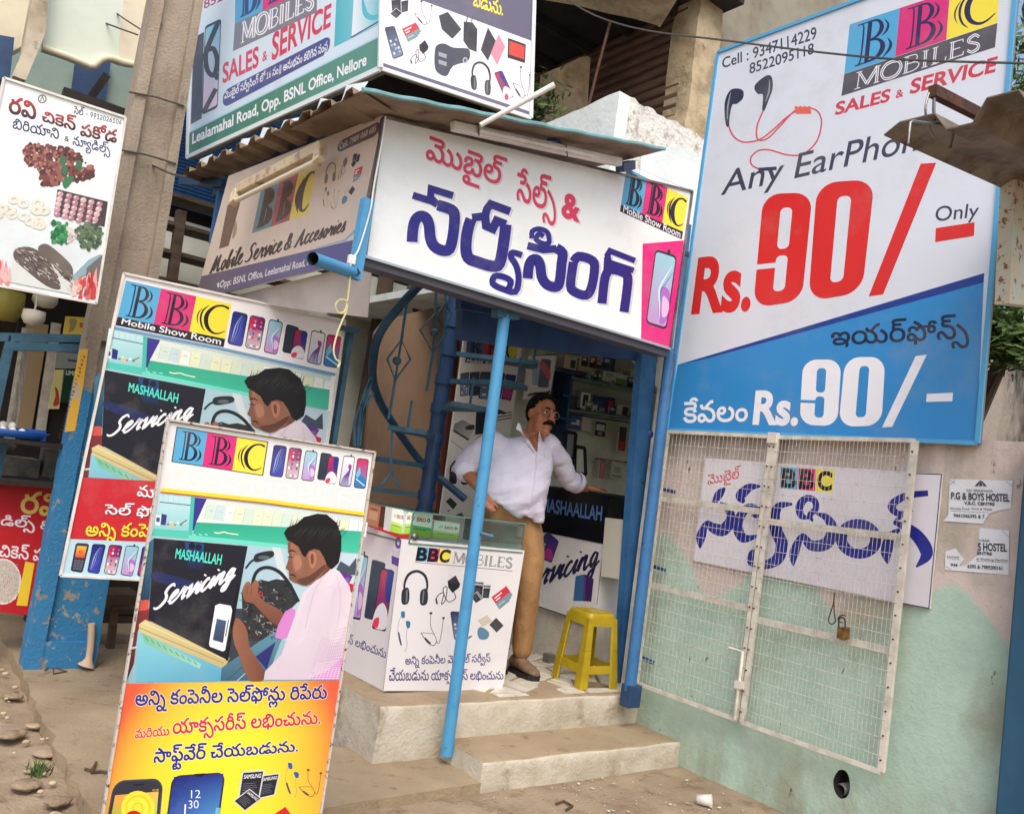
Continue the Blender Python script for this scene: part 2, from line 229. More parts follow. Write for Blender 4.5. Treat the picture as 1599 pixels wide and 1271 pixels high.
42:[[159,-2,-16,0,-24,5,-20,11,-11,8,-8,5,-10,5,-8,3,-5,0,-6,0,-12,-6,1,-5,0,-6,8,-10,9,-6,-25,-4,-8,6,-8,12,1,8,0,7,12,10,20,7,15,0,12,0,18,-5,14,-8,11,-6,10,-6,14,-8,16,-4,11,0,16,0,18,11,1,10,0,10,-14,14,-28,10,-36,5,-21,0,-13,0,27,12,36,-1,52,-13,28,-23,1,-14,0,-10,-14,-16,-28,-8],[79,71,-10,0,-16,3,-16,11,-3,9,29,4,4,-9,10,-6,7,0,8,0,12,5,11,6,11,7,12,7,18,9,22,4,15,0,3,-13,-12,0,-16,-3,-12,-7,-7,-5,-7,-5,-10,-6,-16,-8,-18,-3]],
63:[[39,-2,-22,0,-34,11,-11,9,15,11,8,-6,18,-8,20,-4,11,0,18,0,18,11,1,10,0,10,-16,14,-26,11,-15,3,13,13,20,-4,34,-15,20,-19,1,-12,0,-16,-34,-19]],
499:[[-135,-10,16,0,18,-8,9,-7,-5,0,8,7,20,8,17,0,14,0,18,-6,12,-11,1,-6,0,-7,-10,-10,-16,-9,-5,-3,-17,8,12,5,14,10,1,6,0,5,-10,6,-11,0,-12,0,-14,-8,-1,-6,-21,0,-2,6,-14,8,-11,0,-12,0,-10,-6,1,-5,0,-7,14,-9,13,-5,-15,-8,-8,4,-16,8,-10,11,1,7,0,6,10,10,20,6]],
201:[[93,114,24,0,32,-10,16,-16,1,-10,0,-3,0,-6,-1,-2,-23,6,2,1,0,1,1,1,0,5,-8,12,-20,8,-19,0,-16,0,-12,-7,1,-4,0,-4,8,-6,9,-2,-29,-3,-6,3,-8,8,1,4,0,7,12,11,26,6],[13,39,0,13,22,20,38,11,27,0,26,0,40,-11,22,-19,1,-13,0,-13,-22,-19,-38,-10,-27,0,-26,0,-38,10,-22,19],[41,41,0,-13,30,-17,29,0,20,0,26,8,14,13,1,8,0,9,-12,14,-26,8,-21,0,-20,0,-26,-8,-12,-14]],
311:[[163,-2,-16,0,-24,6,-20,11,-9,7,-10,6,-14,6,-9,0,-10,0,-12,-6,1,-5,0,-5,12,-8,13,0,12,0,14,7,7,7,19,-10,-6,-5,-16,-7,-16,-4,-13,0,-18,0,-20,7,-10,12,1,6,0,7,12,11,22,6,13,0,12,0,20,-4,18,-9,11,-7,8,-6,16,-7,14,-3,11,0,16,0,18,11,1,10,0,10,-16,14,-26,11,-15,3,13,13,20,-4,34,-15,20,-19,1,-12,0,-11,-16,-16,-28,-8],[133,92,0,-5,-8,-8,-5,-2,-8,-3,-22,-3,-17,0,-21,0,1,12,27,0,10,0,12,1,3,2,4,1,2,3,1,2,0,2,-4,4,-1,1,-2,1,-12,1,-9,0,-77,0,1,13,77,0,18,0,20,-3,9,-3,6,-3,8,-7],[97,139,20,0,24,-9,5,-7,-23,-4,-2,3,-6,4,-10,2,-5,0,-8,0,-14,-5,1,-5,0,-2,6,-6,11,-3,-23,-5,-10,4,-8,9,1,5,0,6,12,8,22,5]],
49:[[13,39,0,13,22,20,38,11,27,0,26,0,40,-11,22,-19,1,-13,0,-13,-22,-19,-38,-10,-27,0,-26,0,-38,10,-22,19],[41,41,0,-13,30,-17,29,0,20,0,26,8,14,13,1,8,0,9,-12,14,-26,8,-21,0,-20,0,-26,-8,-12,-14],[89,71,-10,0,-18,3,-14,11,-5,9,29,4,6,-9,10,-6,7,0,6,0,12,5,13,6,11,7,10,7,20,9,22,4,15,0,3,-13,-12,0,-16,-3,-12,-7,-9,-5,-5,-5,-10,-6,-16,-8,-18,-3]],
11:[[101,-2,-24,0,-30,6,-14,11,1,7,0,10,32,13,35,0,32,0,46,-13,13,-10,8,-5,8,-11,1,-6,0,-4,-4,-8,-3,-4,-23,2,4,3,2,7,1,5,0,9,-20,14,-36,8,-23,0,-20,0,-20,-5,1,-5,0,-4,10,-5,18,-3,15,0,24,0,40,7,11,7,8,5,8,11,1,8,0,8,-8,10,-16,4,-9,0,-10,0,-14,-4,-8,-8,-1,-5,-25,0,-4,9,-16,9,-13,0,-14,0,-10,-6,1,-4,0,-3,2,-6,3,-1,-25,-4,-2,3,-4,7,1,5,0,6,14,10,22,5,15,0,12,0,20,-3,14,-8,7,-6,-5,0,6,7,18,7,18,3,11,0,14,0,20,-5,16,-9,10,-13,1,-8,0,-11,-14,-17,-13,-6,0,-1,-2,0,-2,-1,-1,0,-16,-7,-40,-7]],
48:[[13,39,0,13,22,20,38,11,27,0,26,0,40,-11,22,-19,1,-13,0,-13,-22,-19,-38,-10,-27,0,-26,0,-38,10,-22,19],[41,41,0,-13,30,-17,29,0,20,0,26,7,14,14,1,8,0,8,-12,14,-26,8,-21,0,-20,0,-26,-8,-12,-13],[237,-2,-22,0,-34,11,-11,9,13,11,10,-6,18,-8,20,-4,11,0,18,0,18,11,1,10,0,10,-16,14,-26,11,-17,4,13,11,22,-4,32,-15,22,-19,1,-11,0,-16,-34,-19],[353,-2,-22,0,-34,11,-11,9,13,11,10,-6,18,-8,20,-4,11,0,18,0,18,11,1,10,0,10,-16,14,-26,11,-17,3,15,13,20,-4,32,-15,20,-19,1,-12,0,-16,-32,-19],[213,71,-10,0,-18,3,-14,11,-5,9,29,4,4,-9,10,-6,9,0,6,0,12,5,11,6,11,7,12,7,20,9,20,4,17,0,3,-13,-12,0,-16,-3,-14,-7,-7,-5,-7,-5,-8,-6,-18,-8,-16,-3]],
129:[[13,39,0,13,22,20,38,11,27,0,26,0,40,-11,22,-19,1,-13,0,-13,-22,-19,-38,-10,-27,0,-26,0,-38,10,-22,19],[41,41,0,-13,30,-17,29,0,20,0,26,8,14,13,1,8,0,9,-12,14,-26,8,-21,0,-20,0,-26,-8,-12,-14],[37,90,0,5,10,8,11,3,1,-3,-10,3,-12,9,1,6,0,4,6,7,7,2,4,2,14,2,20,2,15,0,97,0,1,-13,-101,0,-10,0,-10,-1,-3,0,-4,-1,-4,-3,1,-2,0,-3,4,-3,5,-1,4,-1,10,-1,11,0,47,0,1,-12,-45,0,-10,0,-10,-1,-3,-1,-4,-2,1,-4,0,-2,2,-3,3,-1,4,-1,10,-1,7,0,13,0,1,-12,-11,0,-16,0,-24,4,-12,8]],
122:[[159,-2,-16,0,-24,5,-20,11,-11,8,-8,5,-10,5,-8,3,-5,0,-6,0,-12,-6,1,-5,0,-6,8,-10,9,-6,-25,-4,-8,6,-8,12,1,8,0,7,12,10,20,7,15,0,12,0,18,-5,14,-8,11,-6,10,-6,14,-8,16,-4,11,0,16,0,18,11,1,10,0,10,-14,14,-24,9,-32,5,-19,1,9,12,11,0,30,-2,44,-13,26,-21,1,-15,0,-10,-14,-16,-28,-8],[59,90,0,5,10,8,13,3,-1,-3,-10,3,-12,9,1,6,0,4,6,7,7,2,4,2,14,2,18,2,17,0,97,0,1,-13,-99,0,-12,0,-10,-1,-3,0,-2,-1,-4,-3,1,-2,0,-3,2,-3,5,-1,4,-1,10,-1,11,0,47,0,1,-12,-45,0,-10,0,-10,-1,-1,-1,-6,-2,1,-4,0,-2,2,-3,5,-1,2,-1,10,-1,7,0,9,0,13,-12,-19,0,-16,0,-22,4,-14,8]],
504:[[71,-56,-10,0,-20,3,-16,8,-9,6,-12,7,-12,5,-5,0,-8,0,-8,-5,1,-4,0,-5,6,-8,7,-4,-23,-4,-4,4,-10,11,1,6,0,10,22,10,19,0,10,0,14,-2,18,-7,9,-6,8,-4,12,-6,14,-3,9,0,10,0,16,6,8,12,1,10,0,14,-18,26,-32,23,-42,18,-21,7,15,11,22,-6,44,-20,38,-25,22,-31,1,-18,0,-12,-14,-17,-28,-10]],
291:[[89,-2,-22,0,-34,6,-22,12,-3,8,29,4,4,-5,12,-8,22,-4,17,0,18,0,22,3,8,6,1,4,0,3,-6,5,-16,3,-13,1,-21,0,-18,1,-24,3,-7,3,-8,3,-8,8,1,6,0,6,16,11,32,6,25,0,22,0,30,-4,20,-10,7,-9,-29,-4,-2,5,-12,7,-18,3,-15,0,-16,0,-20,-3,-8,-5,1,-3,0,-5,16,-5,21,-1,27,-1,18,0,22,-4,7,-3,8,-3,8,-9,1,-5,0,-9,-18,-11,-34,-6],[161,92,0,-5,-6,-8,-5,-2,-8,-3,-22,-3,-17,0,-21,0,1,12,27,0,10,0,12,1,3,2,4,1,2,3,1,2,0,2,-2,4,-3,1,-4,1,-8,1,-11,0,-91,0,1,13,91,0,18,0,20,-3,9,-3,6,-3,6,-7],[127,139,20,0,22,-9,7,-7,-23,-4,-2,3,-6,4,-10,2,-5,0,-10,0,-12,-5,1,-5,0,-2,6,-6,11,-3,-23,-5,-10,4,-8,9,1,5,0,6,14,8,20,5]],
54:[[161,-2,-16,0,-22,6,-20,11,-9,7,-10,6,-14,6,-9,0,-10,0,-12,-6,1,-5,0,-5,12,-8,13,0,12,0,14,7,7,7,19,-10,-6,-5,-16,-7,-16,-4,-13,0,-18,0,-20,7,-10,12,1,6,0,7,12,11,22,6,13,0,12,0,20,-4,18,-9,11,-7,8,-6,16,-7,12,-3,11,0,18,0,18,11,1,10,0,10,-16,14,-26,10,-38,5,-19,0,-17,0,29,12,38,-1,52,-13,28,-23,1,-14,0,-10,-14,-15,-30,-9],[81,71,-10,0,-18,3,-14,11,-5,9,29,4,4,-9,10,-6,9,0,6,0,12,5,11,6,11,7,12,7,20,9,20,4,17,0,3,-13,-12,0,-16,-3,-14,-7,-7,-5,-7,-5,-8,-6,-18,-8,-16,-3]],
180:[[181,-2,-14,0,-18,3,-16,8,-7,6,9,0,-8,-7,-16,-7,-20,-3,-11,0,-16,0,-24,6,-14,12,1,8,0,6,14,12,15,4,-3,-3,-37,0,1,12,79,0,1,-11,-20,-3,-18,-10,1,-6,0,-6,16,-8,15,0,16,0,20,11,3,9,25,0,2,-7,12,-9,16,-4,9,0,10,0,16,4,12,11,1,12,0,10,-14,22,-26,18,-32,13,-19,3,-4,1,-12,0,-3,0,-12,0,-14,-5,1,-4,0,-4,10,-5,9,0,10,0,12,5,1,5,0,4,-6,7,-5,2,25,2,6,-4,4,-8,1,-4,0,-10,-22,-11,-21,0,-16,0,-18,7,-10,9,1,4,0,7,14,10,26,5,17,0,26,0,48,-12,38,-22,24,-29,1,-16,0,-14,-16,-18,-28,-8]],
255:[[89,-2,-22,0,-34,6,-22,12,-3,8,29,4,4,-5,12,-8,22,-4,17,0,18,0,22,3,8,6,1,4,0,3,-6,5,-16,3,-13,1,-21,0,-18,1,-24,3,-7,3,-8,3,-8,8,1,6,0,6,16,11,32,6,25,0,22,0,30,-4,20,-10,7,-9,-29,-4,-2,5,-12,7,-18,3,-15,0,-16,0,-20,-3,-8,-5,1,-3,0,-5,16,-5,21,-1,27,-1,18,0,22,-4,7,-3,8,-3,8,-9,1,-5,0,-9,-18,-11,-34,-6],[161,92,0,-5,-6,-8,-5,-2,-8,-3,-22,-3,-17,0,-21,0,1,12,27,0,10,0,12,1,3,2,4,1,2,3,1,2,0,2,-2,4,-3,1,-4,1,-8,1,-11,0,-91,0,1,13,91,0,18,0,20,-3,9,-3,6,-3,6,-7]],
43:[[163,-2,-16,0,-24,6,-20,11,-9,7,-10,6,-14,6,-9,0,-10,0,-12,-6,1,-5,0,-5,12,-8,13,0,12,0,14,7,7,7,19,-10,-6,-5,-16,-7,-16,-4,-13,0,-18,0,-20,7,-10,12,1,6,0,7,12,11,22,6,13,0,12,0,20,-4,18,-9,11,-7,8,-6,16,-7,14,-3,11,0,16,0,18,11,1,10,0,10,-16,14,-26,11,-15,3,13,13,20,-4,34,-15,20,-19,1,-12,0,-11,-16,-16,-28,-8],[67,71,-10,0,-18,3,-14,11,-5,9,29,4,6,-9,8,-6,9,0,6,0,12,5,11,6,13,7,10,7,20,9,20,4,17,0,3,-13,-12,0,-16,-3,-12,-7,-9,-5,-7,-5,-8,-6,-18,-8,-16,-3]],
399:[[89,-2,-22,0,-34,6,-22,12,-3,8,29,4,4,-5,12,-8,22,-4,17,0,18,0,22,3,8,6,1,4,0,3,-6,5,-16,3,-13,1,-21,0,-18,1,-24,3,-7,3,-8,3,-8,8,1,6,0,6,16,11,32,6,25,0,22,0,30,-4,20,-10,7,-9,-29,-4,-2,5,-12,7,-18,3,-15,0,-16,0,-20,-3,-8,-5,1,-3,0,-5,16,-5,21,-1,27,-1,18,0,22,-4,7,-3,8,-3,8,-9,1,-5,0,-9,-18,-11,-34,-6],[217,70,-12,0,-18,4,-10,6,-4,7,1,4,0,5,6,8,5,3,31,1,-8,-4,-8,-8,1,-4,0,-5,12,-6,11,0,12,0,10,6,1,5,0,7,-18,5,-13,0,-41,0,-18,0,-14,-8,-1,-7,-25,0,-2,7,-18,8,-11,0,-3,0,-14,0,-12,-6,1,-4,0,-3,4,-5,12,-3,13,0,9,0,1,-12,-9,0,-16,0,-24,5,-14,11,1,7,0,10,28,13,25,0,5,0,10,0,18,-3,16,-7,7,-6,-5,1,4,5,14,6,20,4,15,0,23,0,24,0,26,-3,9,-4,8,-2,8,-10,1,-6,0,-10,-26,-12],[227,142,20,0,22,-9,7,-7,-23,-4,-2,3,-6,4,-10,2,-5,0,-10,0,-12,-5,1,-4,0,-3,6,-6,11,-3,-23,-5,-10,5,-8,8,1,5,0,6,14,8,20,5]],
35:[[183,-2,-18,0,-26,4,-18,7,-3,5,5,1,-6,-7,-18,-8,-20,-2,-9,0,-24,0,-30,18,1,16,0,16,28,23,52,12,37,0,18,0,30,-3,26,-6,13,-3,-15,-11,-12,3,-22,5,-24,3,-13,0,-28,0,-38,-9,-20,-17,1,-12,0,-12,16,-10,15,0,16,0,18,11,1,9,27,0,2,-7,10,-10,13,-1,6,-1,14,-2,11,0,12,0,14,6,1,6,0,5,-12,4,-9,0,-8,0,-14,-5,1,-5,0,-5,6,-6,7,-2,-21,-2,-4,4,-8,8,1,6,0,9,24,11,23,0,14,0,20,-6,12,-9,1,-7,0,-6,-8,-9,-14,-6,-20,-3],[115,71,-10,0,-16,3,-16,11,-3,9,29,4,4,-9,10,-6,7,0,8,0,12,5,11,6,11,7,12,7,18,9,22,4,15,0,3,-13,-12,0,-16,-3,-12,-7,-7,-5,-7,-5,-10,-6,-16,-8,-18,-3]],
296:[[181,-2,-12,0,-20,3,-16,8,-7,6,9,0,-8,-7,-16,-7,-20,-3,-11,0,-16,0,-24,6,-14,12,1,8,0,6,14,12,15,4,-3,-3,-37,0,1,12,79,0,1,-11,-20,-3,-18,-10,1,-6,0,-6,16,-8,15,0,16,0,20,11,3,9,25,0,2,-7,10,-9,18,-4,9,0,10,0,16,3,10,10,1,8,0,10,-16,15,-28,11,-17,3,21,9,22,-4,30,-14,18,-18,1,-11,0,-12,-16,-15,-28,-8],[225,92,0,-5,-8,-8,-5,-2,-6,-3,-22,-3,-19,0,-39,0,1,12,45,0,10,0,12,1,5,2,2,1,2,3,1,2,0,2,-2,4,-1,1,-4,1,-10,1,-11,0,-129,0,1,13,129,0,18,0,22,-3,9,-3,4,-3,8,-7],[189,139,20,0,24,-9,7,-7,-25,-4,-2,3,-6,4,-8,2,-7,0,-8,0,-14,-5,1,-5,0,-2,6,-6,11,-3,-23,-5,-10,4,-6,9,1,5,0,6,12,8,22,5]],
45:[[179,-2,-12,0,-20,3,-18,7,-5,7,7,0,-8,-7,-18,-7,-20,-3,-13,0,-18,0,-24,6,-12,11,1,7,0,6,10,10,22,7,19,3,12,3,16,5,1,6,0,2,-4,5,-12,2,-7,0,-14,0,-14,-5,1,-5,0,-2,2,-4,1,-1,-23,-4,-2,3,-4,6,1,3,0,6,12,9,24,6,21,0,20,0,22,-6,10,-10,1,-5,0,-7,-10,-9,-20,-6,-13,-2,-18,-4,-18,-7,1,-5,0,-5,14,-6,15,0,16,0,18,5,10,9,1,6,27,0,2,-7,10,-9,16,-4,11,0,18,0,16,11,1,10,0,10,-14,14,-28,11,-15,3,13,13,20,-4,34,-15,20,-19,1,-12,0,-11,-14,-16,-28,-8]],
164:[[13,39,0,13,22,20,38,11,27,0,26,0,40,-11,22,-19,1,-13,0,-13,-22,-19,-38,-10,-27,0,-26,0,-38,10,-22,19],[41,41,0,-13,30,-17,29,0,20,0,26,7,14,14,1,8,0,8,-12,14,-26,8,-21,0,-20,0,-26,-8,-12,-13],[237,-2,-22,0,-34,11,-11,9,13,11,10,-6,18,-8,20,-4,11,0,18,0,18,11,1,10,0,10,-16,14,-26,11,-17,4,13,11,22,-4,32,-15,22,-19,1,-11,0,-16,-34,-19],[353,-2,-22,0,-34,11,-13,9,15,11,10,-6,18,-8,18,-4,13,0,18,0,16,11,1,10,0,9,-16,14,-26,12,-15,4,13,12,4,0,10,-3,5,-2,7,-4,14,-4,24,-12,12,-16,1,-10,0,-16,-32,-18],[485,37,-12,0,-18,3,-10,6,-6,8,1,3,0,6,6,7,5,4,31,1,-8,-4,-8,-8,1,-4,0,-5,12,-6,11,0,12,0,10,6,1,4,0,7,-16,6,-15,0,-133,0,3,12,119,0,14,0,20,-1,14,-2,9,-3,6,-3,8,-9,1,-6,0,-11,-24,-11],[213,71,-10,0,-18,3,-14,11,-5,9,29,4,4,-9,10,-6,9,0,6,0,12,5,11,6,11,7,12,7,20,9,20,4,17,0,3,-13,-12,0,-16,-3,-14,-7,-7,-5,-7,-5,-8,-6,-18,-8,-16,-3]],
198:[[181,-2,-14,0,-20,3,-16,7,-7,7,7,0,-8,-7,-18,-7,-20,-3,-13,0,-18,0,-24,6,-12,11,1,7,0,6,10,10,22,7,19,3,12,3,16,5,1,6,0,2,-4,5,-12,2,-7,0,-14,0,-14,-5,1,-5,0,-2,2,-4,1,-1,-23,-4,-2,3,-4,6,1,3,0,6,12,9,24,6,21,0,20,0,22,-6,10,-10,1,-5,0,-7,-10,-9,-20,-6,-13,-2,-18,-4,-18,-7,1,-5,0,-5,14,-6,15,0,16,0,18,5,10,9,1,6,27,0,2,-7,10,-9,16,-4,11,0,14,0,20,7,8,13,1,10,0,9,-12,19,-20,18,-26,13,-15,2,-2,1,-4,0,-1,0,-4,1,-10,1,-5,0,-12,0,-12,-5,1,-4,0,-4,8,-5,11,0,10,0,12,5,1,5,0,4,-8,7,-3,2,25,2,4,-4,6,-8,1,-4,0,-10,-22,-11,-21,0,-16,0,-18,7,-10,9,1,4,0,7,14,10,24,5,17,0,26,0,46,-13,34,-21,20,-27,1,-15,0,-13,-16,-19,-30,-11],[111,-21,3,24,25,0,5,-24]],
28:[[181,-2,-12,0,-20,3,-16,8,-7,6,9,0,-8,-7,-16,-7,-20,-3,-11,0,-16,0,-24,6,-14,12,1,8,0,6,14,12,15,4,-3,-3,-37,0,1,12,79,0,1,-11,-20,-3,-18,-10,1,-6,0,-6,16,-8,15,0,16,0,20,11,3,9,25,0,2,-7,10,-9,18,-4,9,0,10,0,16,3,10,10,1,8,0,9,-14,15,-24,9,-28,5,-15,1,13,12,32,-2,44,-15,22,-21,1,-13,0,-11,-16,-15,-28,-8],[129,71,-8,0,-18,3,-14,11,-5,9,29,4,4,-9,10,-6,9,0,6,0,12,5,11,6,11,7,12,7,18,9,22,4,15,0,3,-13,-10,0,-16,-3,-14,-7,-7,-5,-7,-5,-10,-6,-16,-8,-16,-3]],
64:[[39,-2,-22,0,-34,11,-11,9,15,11,8,-6,18,-8,20,-4,11,0,18,0,18,11,1,10,0,9,-16,14,-26,12,-15,4,13,12,2,0,10,-3,5,-2,7,-4,16,-4,22,-12,14,-16,1,-10,0,-16,-34,-18],[171,37,-12,0,-18,3,-10,6,-6,8,1,3,0,6,8,7,5,4,31,1,-10,-4,-6,-8,1,-4,0,-5,10,-6,13,0,12,0,10,6,1,4,0,7,-18,6,-15,0,-133,0,5,12,119,0,14,0,20,-1,14,-2,7,-3,6,-3,10,-9,1,-6,0,-11,-26,-11]],
496:[[59,-64,-18,0,-26,3,-16,6,-6,7,1,5,0,6,14,9,23,5,12,3,12,4,1,4,0,2,-8,5,-11,0,-8,0,-10,-4,1,-3,0,-2,0,-2,3,-2,-23,-2,-2,2,-2,6,1,2,0,6,20,10,27,0,16,0,20,-6,8,-8,1,-4,0,-8,-20,-9,-17,-3,-10,-2,-10,-4,-4,-3,1,-2,0,-4,22,-5,21,0,18,0,32,5,18,11,1,10,0,6,-10,12,-28,15,-25,10,-16,6,-24,12,-12,13,1,8,0,7,16,13,28,7,21,0,18,0,24,-4,14,-8,8,-10,1,-5,0,-7,-8,-10,-7,-5,-19,7,4,3,6,6,1,4,0,5,-8,8,-18,4,-11,0,-18,0,-20,-9,1,-6,0,-6,14,-10,24,-11,17,-5,16,-7,24,-11,14,-12,8,-13,1,-7,0,-10,-12,-14,-26,-10,-34,-4]],
187:[[183,-2,-18,0,-26,4,-18,7,-3,5,5,1,-6,-7,-18,-8,-20,-2,-9,0,-24,0,-30,18,1,16,0,16,28,23,52,12,37,0,18,0,30,-3,26,-6,13,-3,-15,-11,-12,3,-22,5,-24,3,-13,0,-28,0,-38,-9,-20,-17,1,-12,0,-12,16,-10,15,0,16,0,18,11,1,9,27,0,2,-7,10,-10,13,-1,6,-1,14,-2,11,0,12,0,14,6,1,6,0,5,-12,4,-9,0,-8,0,-14,-5,1,-5,0,-5,6,-6,7,-2,-21,-2,-4,4,-8,8,1,6,0,9,24,11,23,0,14,0,20,-6,12,-9,1,-7,0,-6,-8,-9,-14,-6,-20,-3],[123,72,-12,0,-20,3,-9,1,9,11,8,-1,16,-2,9,0,10,0,16,2,10,7,1,6,1,1,0,8,-20,10,-13,0,-10,0,-12,-4,1,-4,0,-3,6,-3,10,-1,3,0,16,0,16,7,9,5,11,-7,-4,-4,-12,-7,-18,-5,-13,0,-12,0,-20,4,-12,8,1,6,0,8,24,11,23,0,18,0,26,-8,14,-14,1,-8,0,-15,-32,-12]],
3425:[[71,-1,-18,0,-26,6,-14,11,1,7,0,6,10,9,18,7,11,4,27,10,4,1,8,3,4,5,1,3,0,4,-10,6,-9,0,-8,0,-10,-3,-6,-5,1,-3,0,-3,6,-6,12,-7,7,-4,83,-50,-25,0,-67,41,-8,5,-16,10,-8,9,1,5,0,6,10,9,20,5,13,0,14,0,20,-5,10,-9,1,-5,0,-4,-6,-7,-10,-6,-7,-3,-35,-13,-10,-4,-10,-7,1,-4,0,-4,10,-7,14,-4,11,0,10,0,20,5,16,8,10,11,1,7,21,0,0,-8,-8,-12,-10,-6,-3,-2,-3,-3,-10,-5,-26,-4]],
3376:[[35,-1,-8,0,-8,5,1,3,0,4,8,4,9,0,6,0,10,-4,1,-4,0,-3,-10,-5]],
197:[[181,-2,-14,0,-20,3,-16,7,-7,7,7,0,-8,-7,-18,-7,-20,-3,-13,0,-18,0,-24,6,-12,11,1,7,0,6,10,10,22,7,19,3,12,3,16,5,1,6,0,2,-4,5,-12,2,-7,0,-14,0,-14,-5,1,-5,0,-2,2,-4,1,-1,-23,-4,-2,3,-4,6,1,3,0,6,12,9,24,6,21,0,20,0,22,-6,10,-10,1,-5,0,-7,-10,-9,-20,-6,-13,-2,-18,-4,-18,-7,1,-5,0,-5,14,-6,15,0,16,0,18,5,10,9,1,6,27,0,2,-7,10,-9,16,-4,11,0,14,0,20,7,8,13,1,10,0,9,-12,19,-20,18,-26,13,-15,2,-2,1,-4,0,-1,0,-4,1,-10,1,-5,0,-12,0,-12,-5,1,-4,0,-4,8,-5,11,0,10,0,12,5,1,5,0,4,-8,7,-3,2,25,2,4,-4,6,-8,1,-4,0,-10,-22,-11,-21,0,-16,0,-18,7,-10,9,1,4,0,7,14,10,24,5,17,0,26,0,46,-13,34,-21,20,-27,1,-15,0,-13,-16,-19,-30,-11]],
47:[[81,71,-10,0,-18,3,-14,11,-5,9,29,4,4,-9,10,-6,9,0,6,0,12,5,11,6,11,7,12,7,20,9,20,4,17,0,3,-13,-12,0,-16,-3,-14,-7,-7,-5,-7,-5,-8,-6,-18,-8,-16,-3],[161,-2,-16,0,-22,6,-20,11,-9,7,-10,6,-14,6,-9,0,-10,0,-12,-6,1,-5,0,-5,12,-8,13,0,12,0,14,7,7,7,19,-10,-6,-5,-16,-7,-16,-4,-13,0,-18,0,-20,7,-10,12,1,6,0,7,12,11,22,6,13,0,12,0,20,-4,18,-9,11,-7,8,-6,16,-7,12,-3,11,0,18,0,18,11,1,10,0,10,-16,14,-26,10,-38,5,-19,0,-17,0,29,12,38,-1,52,-13,28,-23,1,-14,0,-10,-14,-15,-30,-9],[277,-2,-22,0,-34,11,-11,9,13,11,10,-6,18,-8,20,-4,11,0,18,0,18,11,1,10,0,10,-16,14,-26,11,-17,3,15,13,20,-4,32,-15,20,-19,1,-12,0,-16,-32,-19]],
163:[[161,-2,-16,0,-22,6,-20,11,-9,7,-10,6,-14,6,-9,0,-10,0,-12,-6,1,-5,0,-5,12,-8,13,0,12,0,14,7,7,7,19,-10,-6,-5,-16,-7,-16,-4,-13,0,-18,0,-20,7,-10,12,1,6,0,7,12,11,22,6,13,0,12,0,20,-4,18,-9,11,-7,8,-6,16,-7,12,-3,11,0,18,0,18,11,1,10,0,10,-16,14,-26,10,-38,5,-19,0,-17,0,29,12,38,-1,52,-13,28,-23,1,-14,0,-10,-14,-15,-30,-9],[277,-2,-22,0,-34,11,-13,9,15,11,10,-6,18,-8,18,-4,13,0,18,0,16,11,1,10,0,9,-14,14,-28,12,-15,4,13,12,4,0,10,-3,5,-2,7,-4,14,-4,24,-12,12,-16,1,-10,0,-16,-32,-18],[409,37,-12,0,-18,3,-10,6,-6,8,1,3,0,6,6,7,5,4,31,1,-8,-4,-8,-8,1,-4,0,-5,12,-6,11,0,12,0,10,6,1,4,0,7,-16,6,-15,0,-133,0,3,12,119,0,14,0,20,-1,14,-2,9,-3,6,-3,8,-9,1,-6,0,-11,-24,-11],[81,71,-10,0,-18,3,-14,11,-5,9,29,4,4,-9,10,-6,9,0,6,0,12,5,11,6,11,7,12,7,20,9,20,4,17,0,3,-13,-12,0,-16,-3,-14,-7,-7,-5,-7,-5,-8,-6,-18,-8,-16,-3]],
208:[[159,-2,-16,0,-24,5,-20,11,-11,8,-8,5,-10,5,-8,3,-5,0,-6,0,-12,-6,1,-5,0,-6,8,-10,9,-6,-25,-4,-8,6,-8,12,1,8,0,7,12,10,20,7,15,0,12,0,18,-5,14,-8,11,-6,10,-6,14,-8,16,-4,11,0,16,0,18,11,1,10,0,10,-14,14,-28,11,-15,3,13,13,22,-4,32,-15,20,-19,1,-12,0,-11,-14,-16,-30,-8],[73,72,-12,0,-22,3,-9,1,11,11,6,-1,16,-2,11,0,10,0,16,2,8,7,1,6,1,1,0,8,-20,10,-13,0,-10,0,-12,-4,1,-4,0,-3,8,-3,8,-1,5,0,14,0,18,7,7,5,13,-7,-4,-4,-12,-7,-20,-5,-13,0,-10,0,-20,4,-12,8,1,6,0,8,24,11,21,0,18,0,26,-8,14,-14,1,-8,0,-15,-32,-12]],
105:[[99,83,26,0,38,-9,18,-19,1,-13,0,-10,-8,-16,-10,-12,-5,-5,-27,6,6,5,12,10,8,12,1,9,0,8,-12,14,-24,8,-21,0,-16,0,-26,-7,-14,-14,1,-9,0,-11,16,-18,13,-7,-27,-6,-12,8,-14,22,1,12,0,11,18,20,38,11],[41,90,0,5,10,8,11,3,1,-3,-12,3,-12,9,1,6,0,4,8,7,5,2,6,2,12,2,20,2,17,0,95,0,1,-13,-99,0,-12,0,-10,-1,-1,0,-4,-1,-4,-3,1,-2,0,-3,4,-3,5,-1,2,-1,12,-1,11,0,47,0,1,-12,-47,0,-10,0,-10,-1,-1,-1,-6,-2,1,-4,0,-2,4,-3,3,-1,4,-1,8,-1,9,0,13,0,1,-12,-11,0,-16,0,-24,4,-12,8]],
